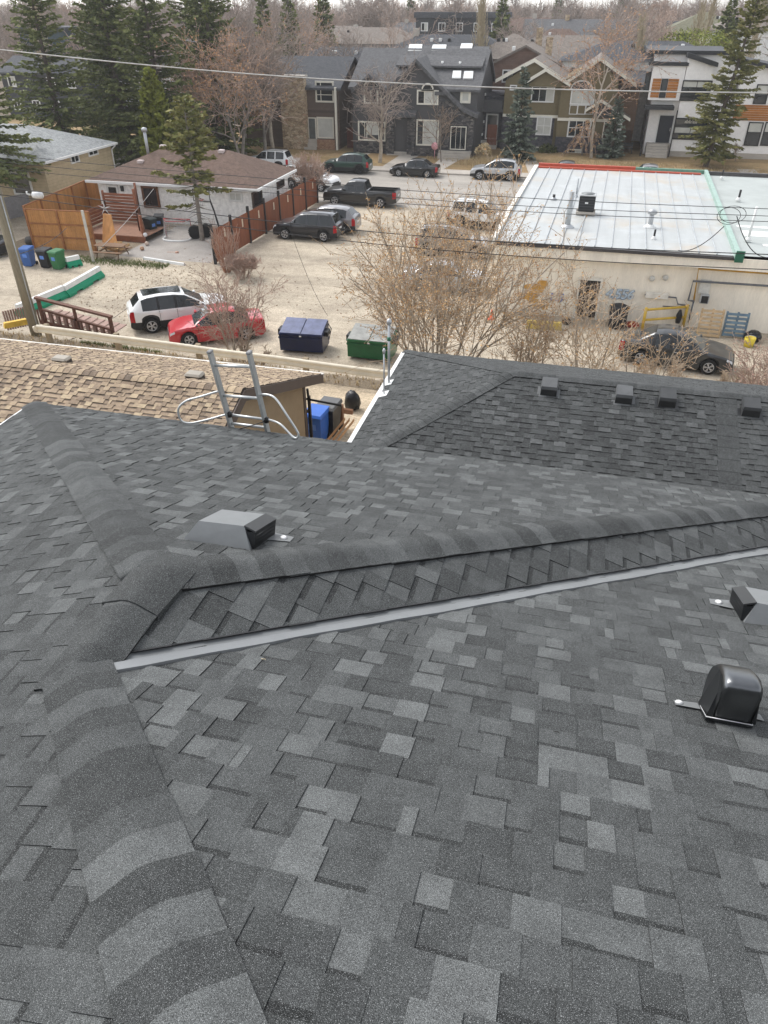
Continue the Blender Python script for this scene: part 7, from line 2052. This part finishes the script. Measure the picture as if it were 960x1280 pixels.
m = MB(); m.box(-.75, -.05, .45, .75, .45, .5); m.build('seat', trim_m, bn); m = MB(); m.box(-.75, .38, .6, .75, .42, .95); m.build('backrest', trim_m, bn)
# ------------------------------------------------------------------ overhead wires (in the plane of the lane poles)
wirem = M('black_wire', (.03, .03, .032), .6); wirel = M('pale_wire', (.42, .41, .39), .5)
def wire(lab, pts, r, mat, y=23.0, group='wires along the lane'):
    P = smooth([gy(u, v, y) for u, v in pts], 6); m = MB(); m.tube(P, r, 5); o = m.build('overhead_wire', mat); return tag(o, lab, 'wire', group)
wire('thick pale wire, topmost, crossing in front of the far houses', [(-120, 47), (0, 62), (160, 79), (320, 93), (480, 103), (640, 110), (800, 114), (960, 116), (1080, 116)], .017, wirel)
wire('upper dark wire of the trio over the metal roof', [(-60, 185), (120, 205), (420, 230), (480, 236), (720, 251), (960, 261), (1060, 264)], .009, wirem)
wire('middle dark wire of the trio over the metal roof', [(-60, 196), (120, 214), (420, 241), (480, 246), (720, 261), (960, 270), (1060, 273)], .009, wirem)
wire('lower dark wire of the trio over the metal roof', [(-60, 205), (120, 222), (420, 248), (480, 253), (720, 268), (960, 277), (1060, 280)], .009, wirem)
wire('dark wire passing just above the black SUV windows', [(-60, 225), (52, 240), (240, 265), (480, 291), (720, 308), (960, 318), (1060, 321)], .014, wirem)
wire('lowest dark wire passing across the wheels of the black SUV', [(-60, 236), (52, 250), (240, 277), (480, 306), (720, 325), (960, 337), (1060, 341)], .013, wirem)
def drop(lab, A_, B_, r, mat=wirem, sag=.3):
    m = MB(); n = 12; m.tube([A_.lerp(B_, k / n) - Vector((0, 0, sag * 4 * (k / n) * (1 - k / n))) for k in range(n + 1)], r, 4); o = m.build('service_wire', mat); return tag(o, lab, 'wire')
drop('pale service wire rising from the patio corner to the white house eave', gy(128, 308, 40), gy(192, 236, 48.5), .022, wirel, .1)
drop('thin service wire slanting over the metal roof to the cable loop', gz(848, 313, 3.7), gy(905, 283, 30), .02)
drop('thin service wire from the cable loop down to the right', gy(921, 270, 23), gy(962, 322, 23), .012)
drop('thin dark wire slanting from the utility pole towards the black SUV', gy(-5, 322, 22.6), gy(83, 285, 36), .016)
drop('faint thin wire hanging from the lane wires beside the black SUV', gy(362, 285, 23), gy(410, 395, 25.5), .008)
drop('faint thin wire slanting across the gravel towards the white SUV', gy(34, 440, 22.5), gy(162, 383, 30), .012)
cl = MB(); c = gy(911, 270, 22.9)
for k in range(2): cl.tube([c + Vector((math.cos(a) * (.3 + .04 * k) + .1 * k, .03 * k, math.sin(a) * .22 + .04 * k)) for a in [2 * PI * q / 20 for q in range(21)]], .008, 5, caps=False)
o = cl.build('cable_loop', wirem); tag(o, 'round loop of spare cable hanging on the wires over the grey roof', 'cable')
sp_ = thing('splice_case', 'white cylindrical cable case hanging on the wires by the cedar fence', 'cable case', gy(47, 244, 22.9))
m = MB(); m.lathe([(.02, -.2), (.1, -.17), (.11, 0), (.1, .17), (.02, .2)], 12, axis='X'); m.build('case', M('case_grey_white', (.6, .6, .6), .5), sp_)
m = MB(); m.tube([(-.3, 0, -.0), (-.42, 0, .03), (-.4, 0, .1)], .03, 6); m.build('clamp', white_f, sp_)
# ------------------------------------------------------------------ bushes of the lot
BUSH = [(8, .5, .52, .1, .06, .3), (6, .6, .55, .15, .04, .2), (4, .6, .6, .2, .02, .1), (0, 0, 0, .2, 0, 0)]
bare_tree('bush', 'big many-stemmed bare bush with ochre buds in front of the lot', 'bush', (-4.4, 25.3, .6), 8.0, 21, BUSH, .065, (bark_pale, twig_straw), 1, .008, (0, -.0), bud_tan, .68, None, 15, .8, .034, 5, .9, .08)
S1 = [(9, .6, .45, .12, .05, .2), (6, .6, .55, .18, .03, .2), (4, .6, .6, .2, .02, .1), (0, 0, 0, .2, 0, 0)]
B2 = [(7, .55, .5, .13, .05, .3), (6, .6, .55, .18, .03, .2), (5, .6, .6, .2, .02, .1), (0, 0, 0, .2, 0, 0)]
bare_tree('bush', 'pinkish bare bush in front of the red car', 'bush', (-13.5, 27.2, .0), 4.7, 5, S1, .045, (bark_pale, twig_pink), 0, .008, (0, 0), bud_pink, .66, None, 6, .5, .028, 2, .5, .06)
bare_tree('bush', 'low tangle of pinkish twigs spilling over the red car', 'bush', (-12.7, 26.8, .0), 1.5, 8, S1, .025, (twig_pink, twig_straw), 0, .008, (0, 0), None, .64, None, 6, .9)
bare_tree('bush', 'spray of straight red-brown shoots at the near end of the brown fence', 'bush', (-19.6, 39.6, 0), 3.0, 9, [(4, .3, .4, .06, .1, .3), (2, .4, .5, .1, .05, .2), (0, 0, 0, .1, 0, 0)], .022, (M('red_shoots', (.33, .17, .11), .8), twig_pink), 0, .008, (0, 0), None, .8, None, 30, .5)
bare_tree('bush', 'pale dry brush in front of the brown fence end', 'bush', (-18.2, 38.6, 0), 1.7, 19, B2, .02, (twig_pink, twig_pink), 0, .009, (0, 0), bud_pink, .66, None, 18, .8, .03, 2, .5)
for k, (x, y, h, sd, n, lab) in enumerate((
        (.9, 24.2, 6.2, 31, 3, 'slender pale bare sapling group left of the dark sedan'),
        (3.1, 25.0, 5.6, 32, 2, 'thin bare sapling rising in front of the dark steel door side'),
        (-1.0, 24.6, 5.0, 33, 4, 'bare sapling clump leaning across the ochre graffiti'),
        (6.7, 24.5, 4.3, 34, 5, 'reddish budding shrub at the right photo edge'),
        (8.2, 26.0, 4.6, 35, 4, 'budding shrub over the pallets, cut by the photo edge'))):
    bare_tree('sapling', lab, 'sapling', (x, y, max(.1, 2.4 - .75 * (y - bank_y(min(15, x))))), h, sd, S1, .04, (bark_pale, twig_straw if k < 3 else twig_pink), 0, .008, (0, 0), bud_tan if k != 3 else bud_pink, .68, None, n, .35, .035, 2, .7, .06)
bare_tree('bush', 'dense low brown brush at the front of the dark sedan', 'bush', (7.0, 29.2, .0), 1.5, 41, S1, .025, (twig_brown, twig_straw), 0, .008, (0, 0), None, .62, None, 8, .8)
bare_tree('bush', 'long pale twigs hanging across the dark sedan doors', 'bush', (4.2, 29.6, .0), 1.5, 42, S1, .02, (bark_pale, twig_straw), 0, .008, (0, 0), None, .66, None, 5, 1.2)
bare_tree('bush', 'pinkish bare shrub at the corner of the white house roof', 'bush', (-21.0, 58.8, 0), 4.2, 51, B2, .05, (bark_grey, twig_pink), 0, .012, (0, 0), bud_pink, .62, None, 9, .35, .04, 2, .6, .08)
bare_tree('bush', 'stack of dry branches behind the big bush by the dark roof', 'bush', (-3.9, 27.2, 0), 1.5, 52, B2, .03, (twig_brown, twig_brown), 0, .01, (0, 0), None, .66, None, 10, .9)
# ------------------------------------------------------------------ conifers
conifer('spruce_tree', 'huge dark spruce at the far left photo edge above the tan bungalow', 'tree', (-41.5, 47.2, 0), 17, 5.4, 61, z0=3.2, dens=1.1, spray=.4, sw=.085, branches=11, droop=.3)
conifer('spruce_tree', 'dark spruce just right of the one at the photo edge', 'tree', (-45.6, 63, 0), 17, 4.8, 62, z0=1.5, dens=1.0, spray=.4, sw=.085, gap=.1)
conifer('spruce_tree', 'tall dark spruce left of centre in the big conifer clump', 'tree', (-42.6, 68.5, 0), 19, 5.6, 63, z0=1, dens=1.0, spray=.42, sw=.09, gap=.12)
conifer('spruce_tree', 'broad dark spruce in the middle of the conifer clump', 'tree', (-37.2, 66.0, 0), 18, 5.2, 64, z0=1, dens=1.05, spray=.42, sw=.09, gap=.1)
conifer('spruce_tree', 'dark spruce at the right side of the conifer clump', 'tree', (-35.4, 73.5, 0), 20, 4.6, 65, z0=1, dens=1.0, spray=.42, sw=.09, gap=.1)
conifer('cedar_tree', 'bright lime-green conical cedar standing before the dark spruces', 'tree', (-34.9, 61.0, 0), 8.8, 2.1, 66, leaf=cedar_leaf, z0=.2, dens=3.2, droop=-.9, power=.7, spray=.32, sw=.1, whorl=.24, branches=12, irregular=.12)
conifer('spruce_tree', 'olive-green young spruce right of the lime-green cedar', 'tree', (-31.2, 60.5, 0), 5.8, 2.0, 67, leaf=needle_olive, z0=.6, dens=1.6, spray=.36, sw=.1)
conifer('spruce_tree', 'sparse half-bare spruce in the yard of the white house', 'tree', (-24.15, 45.7, 0), 8.2, 2.3, 68, leaf=needle_olive, z0=1.6, dens=1.5, spray=.4, sw=.1, gap=.12, bare_low=.75, branches=8, whorl=.42, power=.5, irregular=.45, bark=bark_grey)
conifer('spruce_tree', 'blue-green spruce standing before the olive duplex', 'tree', (-6.9, 80.4, .25), 7.9, 1.75, 69, leaf=needle_blue, z0=.2, dens=1.6, spray=.42, sw=.11, whorl=.42, power=.9)
conifer('spruce_tree', 'small blue-green spruce at the right of the olive duplex', 'tree', (2.1, 83.4, .35), 5.3, 1.25, 70, leaf=needle_blue, z0=.2, dens=1.8, spray=.36, sw=.1)
conifer('spruce_tree', 'tall leaning olive-green spruce in front of the white house', 'tree', (10.9, 81.0, .3), 14.6, 2.7, 71, leaf=needle_olive, z0=1.0, dens=1.6, spray=.4, sw=.085, gap=.08, power=.62, irregular=.45, branches=9).rotation_euler = (0, R(5), 0)
for k, (u, Y, ht, rb_, sd) in enumerate(((626, 122, 13.6, 3.0, 81), (908, 118, 13.5, 3.5, 82), (945, 132, 15.5, 4.6, 83), (405, 112, 15.5, 2.6, 84), (362, 104, 14.5, 2.6, 85), (513, 210, 15.8, 2.8, 86), (695, 240, 17, 3.2, 87), (330, 96, 14, 2.6, 88), (772, 260, 17, 3, 89), (52, 150, 17, 3, 90), (72, 170, 17.5, 2.6, 91))):
    p = gy(u, 40, Y)
    conifer('spruce_tree', ['dark spruce standing behind the brown hipped house', 'dark spruce behind the tall leaning spruce', 'broad dark spruce at the top right photo corner', 'dark spruce among bare trees behind the brown house', 'ragged dark spruce left of the white A-shaped gable', 'far spruce breaking the skyline above the grey house', 'far spruce on the skyline right of centre', 'dark spruce behind the orange budding tree', 'far spruce on the skyline above the olive duplex', 'far spruce on the skyline behind the left conifers', 'pointed far spruce on the skyline by the white sky gap'][k], 'tree', (p.x, Y, .3), ht, rb_, sd, z0=.5, dens=.8, spray=.6, sw=.16, whorl=.6)
conifer('spruce_tree', 'dark spruce filling the gap left of the conifer clump', 'tree', (-46.5, 74, 0), 18.5, 4.6, 91, z0=1, dens=.9, spray=.45, sw=.1)
conifer('spruce_tree', 'dark spruce at the back of the conifer clump', 'tree', (-38.5, 78, 0), 20.5, 5, 92, z0=2, dens=.9, spray=.45, sw=.1)
# ------------------------------------------------------------------ bare trees one can tell apart
bare_tree('bare_tree', 'pale-trunked bare tree on the lawn before the grey house', 'tree', (-19.9, 76.3, .1), 9.6, 101, DECID, .2, (bark_pale, twig_mauve), 1, .014, (-.03, 0), None, .6)
ORG = DECID
bare_tree('budding_tree', 'orange budding tree before the olive duplex', 'tree', (.25, 83.0, .35), 12.0, 102, DECID, .17, (bark_pale, twig_pink), 1, .014, (0, 0), bud_orange, .66, None, 1, .3, .085, 2, 1)
bare_tree('budding_tree', 'rusty orange budding tree beside the right dark conifer', 'tree', (-30.8, 68, 0), 11.5, 103, DECID, .15, (bark_grey, twig_pink), 1, .013, (-.1, 0), bud_orange, .66, None, 1, .3, .08, 2, 1)
bare_tree('bare_tree', 'bare young tree before the stone front of the grey house', 'tree', (-14.0, 77.6, .1), 6.0, 104, S1, .06, (bark_grey, twig_brown), 0, .014, (0, 0), None, .7)
bare_tree('weeping_tree', 'small weeping tree with dry tan leaves before the olive duplex', 'tree', (-.7, 84.0, .4), 4.6, 105, [(16, 1.3, .55, .1, -.06, .5), (6, .5, .6, .15, -.3, .1), (3, .5, .5, .1, -.3, .1), (0, 0, 0, .1, -.3, 0)], .08, (bark_grey, twig_pink), 0, .012, (0, 0), bud_tan, .7, None, 1, .3, .08, 2, .9)
for k, (u, v, Y, H_, sd, lab, mt, bd) in enumerate((
        (300, 178, 70, 11.5, 106, 'bare grey tree with a forked trunk right of the dark conifers', (bark_grey, twig_pink), None),
        (330, 185, 74, 11.5, 107, 'spreading bare tree left of the tan stone chimney', (bark_grey, twig_mauve), None),
        (342, 190, 78, 13.5, 108, 'tall bare tree reaching the skyline above the stone chimney', (bark_pale, twig_mauve), None),
        (372, 185, 90, 14, 109, 'bare tree behind the brown house roof', (bark_grey, twig_pink), bud_orange),
        (285, 175, 82, 12.0, 110, 'rosy budding tree behind the brown garage roof', (bark_grey, twig_pink), bud_orange),
        (318, 190, 84, 9.0, 114, 'low orange-budded tree left of the fieldstone chimney', (bark_grey, twig_pink), bud_orange),
        (800, 90, 118, 13.5, 111, 'wide dark-limbed bare tree behind the white house tower', (bark_dark, twig_mauve), None),
        (306, 186, 77, 10.5, 116, 'rosy twiggy tree between the forked tree and the stone chimney', (bark_grey, twig_pink), bud_orange),
        (262, 170, 72, 10.5, 117, 'pinkish bare tree rising just behind the brown hipped roof', (bark_grey, twig_pink), bud_pink),
        (755, 90, 104, 13.0, 115, 'bare crown rising behind the orange budding tree', (bark_grey, twig_mauve), None),
        (500, 90, 99, 12.5, 112, 'bare tree rising behind the grey house roof', (bark_grey, twig_pink), None),
        (430, 90, 95, 12.0, 113, 'bare tree behind the slate roof with white vents', (bark_grey, twig_mauve), None))):
    p = gy(u, v, Y); bare_tree('bare_tree', lab, 'tree', (p.x, Y, .3), H_, sd, DECID, None, mt, 1, .016, (0, 0), bd, .62, None, 1, .3, .085, 2, .9)
POP = [(26, .22, .3, .05, .2, .15), (6, .4, .5, .1, .3, .1), (3, .4, .5, .1, .3, .1), (0, 0, 0, .1, .2, 0)]
for k, (u, Y, H_, lab) in enumerate(((602, 101, 12.6, 'straw-coloured columnar poplar left of the dark spruce'), (597, 103, 12.2, 'second columnar poplar close beside the first'), (878, 112, 13.6, 'columnar poplar before the olive pyramid roof'), (802, 98, 10.6, 'columnar poplar rising behind the white house tower'), (866, 116, 12.6, 'pale columnar poplar left of the olive pyramid roof'), (53, 98, 16, 'pale columnar poplar between the left conifers'), (938, 108, 13, 'white-barked birch at the right edge of the photo'))):
    p = gy(u, 60, Y); bare_tree('poplar_tree', lab, 'tree', (p.x, Y, .3), H_, 120 + k, POP, .12, (bark_pale, M('poplar_twigs', (.36, .3, .2), .9)), 0, .02, (0, 0), None, .95)
# low garden shrubs before the houses
yew = leaf_mat('shrub_leaves', [(.03, .04, .015), (.07, .08, .025), (.1, .11, .04)])
def shrub(lab, u, v, Y, rx, rz, mat, n=260, sd=1):
    r = random.Random(sd); m = MB(); p = gy(u, v, Y)
    for k in range(n):
        d = rv(r); c = Vector((d.x * rx, d.y * rx * .8, abs(d.z) * rz)) * r.uniform(.5, 1); a = rv(r) * .14; b = a.orthogonal().normalized() * .06
        m.face([c - a, c + b, c + a, c - b], 0, r.random())
    o = m.build('shrub', mat, loc=(p.x, Y, max(.15, p.z)), fix=False); return tag(o, lab, 'shrub', 'small shrubs before the far houses')
shrub('low dark green shrub under the olive duplex windows', 684, 190, 85, 1.1, .8, yew, 400, 1)
shrub('dry grassy shrub right of the grey house corner', 604, 192, 79.4, .9, 1.0, straw, 400, 2)
shrub('yellow-green hedge clump above the white house roofs', 870, 58, 104, 4.5, 1.9, cedar_leaf, 1500, 3)
for k, u in enumerate((895, 902, 909, 914)): shrub(['rounded small shrub by the white house steps, first of the row', 'second small shrub in the row by the white house', 'third small shrub in the row by the white house', 'last small shrub in the row by the white house'][k], u, 198, 83.6, .32, .5, yew, 90, 20 + k)
bare_tree('bush', 'tiny bare tree before the white house wall', 'bush', (gy(920, 197, 84).x, 84, .4), 2.0, 131, B2, .03, (bark_grey, twig_brown), 0, .012, (0, 0), None, .6)
# ------------------------------------------------------------------ the far bare wood: individual crowns, then one mass
FARA = [(8, .7, .6, .16, .03, .25), (6, .7, .6, .2, .05, .2), (6, .65, .6, .22, .04, .1), (5, .6, .6, .25, .02, .1), (0, 0, 0, .25, 0, 0)]
FARB = [(10, .6, .6, .16, .05, .25), (7, .6, .6, .2, .06, .2), (8, .6, .6, .22, .04, .1), (0, 0, 0, .25, 0, 0)]
def variants(minr, sd): return [tree_mesh('bare_tree_form', H_, sd + k, FARA if k % 2 else FARB, (bark_grey, [twig_mauve, twig_pink, twig_mauve][k % 3]), minr, .6) for k, H_ in enumerate((12, 13, 11.5, 12.5, 10.5, 13.5))]
var_near, var_far = variants(.026, 200), variants(.042, 220)
rt = random.Random(77)
HOUSE_SPANS = [(565, 50, 105), (580, 40, 150), (643, 34, 104), (720, 55, 112), (735, 50, 150), (807, 50, 100), (882, 32, 140), (846, 30, 146), (948, 30, 130), (428, 45, 98), (350, 22, 130), (292, 35, 115), (668, 25, 160), (690, 25, 190), (520, 25, 185), (470, 30, 150), (620, 26, 170), (770, 28, 165), (700, 22, 135), (410, 26, 160), (905, 24, 175), (250, 26, 135), (545, 22, 220)]
kinds = ['mauve-grey bare tree in the wooded suburb beyond the houses', 'pinkish bare tree in the wooded suburb beyond the houses']
cnt = 0
rows_ = [(98, 11), (106, 14), (114, 16), (122, 17), (131, 18), (141, 20), (152, 21), (165, 23), (180, 25), (198, 27), (218, 29), (242, 31), (270, 34)]
for Y, n in rows_:
    for k in range(n):
        u = -30 + 1020 * (k + rt.random()) / n
        p = gy(u, 30, Y)
        if Y < 112 and (u > 480 or u < 250) and rt.random() < .6: continue
        if any(abs(u - hu) < hw and Y < hY + 4 and hY - Y < 100 for hu, hw, hY in HOUSE_SPANS) and rt.random() < .82: continue
        vi = rt.randrange(6)
        o = bpy.data.objects.new('bare_tree', (var_near if Y < 160 else var_far)[vi]); COL.objects.link(o)
        s_ = rt.uniform(.85, 1.2) * (1 + (Y - 100) / 700)
        o.location = (p.x, Y + rt.uniform(-5, 5), .3); o.rotation_euler = (0, 0, rt.uniform(0, 6.28)); o.scale = (s_ * rt.uniform(.9, 1.15), s_, s_)
        tag(o, kinds[vi % 3 == 1], 'tree', ['mauve-grey trees of the far wood', 'pinkish trees of the far wood'][vi % 3 == 1]); cnt += 1
# farthest wood as one mass
fw_ = MB(); rf = random.Random(5)
for k in range(2600):
    Y = rf.uniform(310, 620); p = gy(rf.uniform(-40, 1000), 20, Y); h = rf.uniform(14, 18.5) + (Y - 300) * .006; x = p.x
    for q in range(9):
        a = rf.uniform(-1, 1); b = rf.uniform(.3, 1)
        w0 = .16
        fw_.face([(x + a * 1.2 - w0, Y, h * .2), (x + a * 1.2 + w0, Y, h * .2), (x + a * 3.4 + rf.uniform(-.5, .5), Y + rf.uniform(-2, 2), h * b)], rf.randrange(2))
o = fw_.build('far_wood', [twig_mauve, twig_pink], fix=False); o['kind'] = 'stuff'
# ------------------------------------------------------------------ thin spring haze
hz = MB(); hz.box(-420, -8, -1.5, 420, 660, 24)
ho = hz.build('haze', []) if False else None
me = bpy.data.meshes.new('haze'); me.from_pydata(hz.v, [], hz.f); ho = bpy.data.objects.new('haze', me); COL.objects.link(ho); ho['kind'] = 'stuff'
hm = bpy.data.materials.new('haze_air'); hm.use_nodes = True; hn = hm.node_tree
for n_ in list(hn.nodes):
    if n_.type != 'OUTPUT_MATERIAL': hn.nodes.remove(n_)
pv = hn.nodes.new('ShaderNodeVolumePrincipled'); pv.inputs['Color'].default_value = (.95, .95, .95, 1); pv.inputs['Density'].default_value = .00042; pv.inputs['Anisotropy'].default_value = .2
hn.links.new(pv.outputs[0], [n_ for n_ in hn.nodes if n_.type == 'OUTPUT_MATERIAL'][0].inputs['Volume'])
me.materials.append(hm)
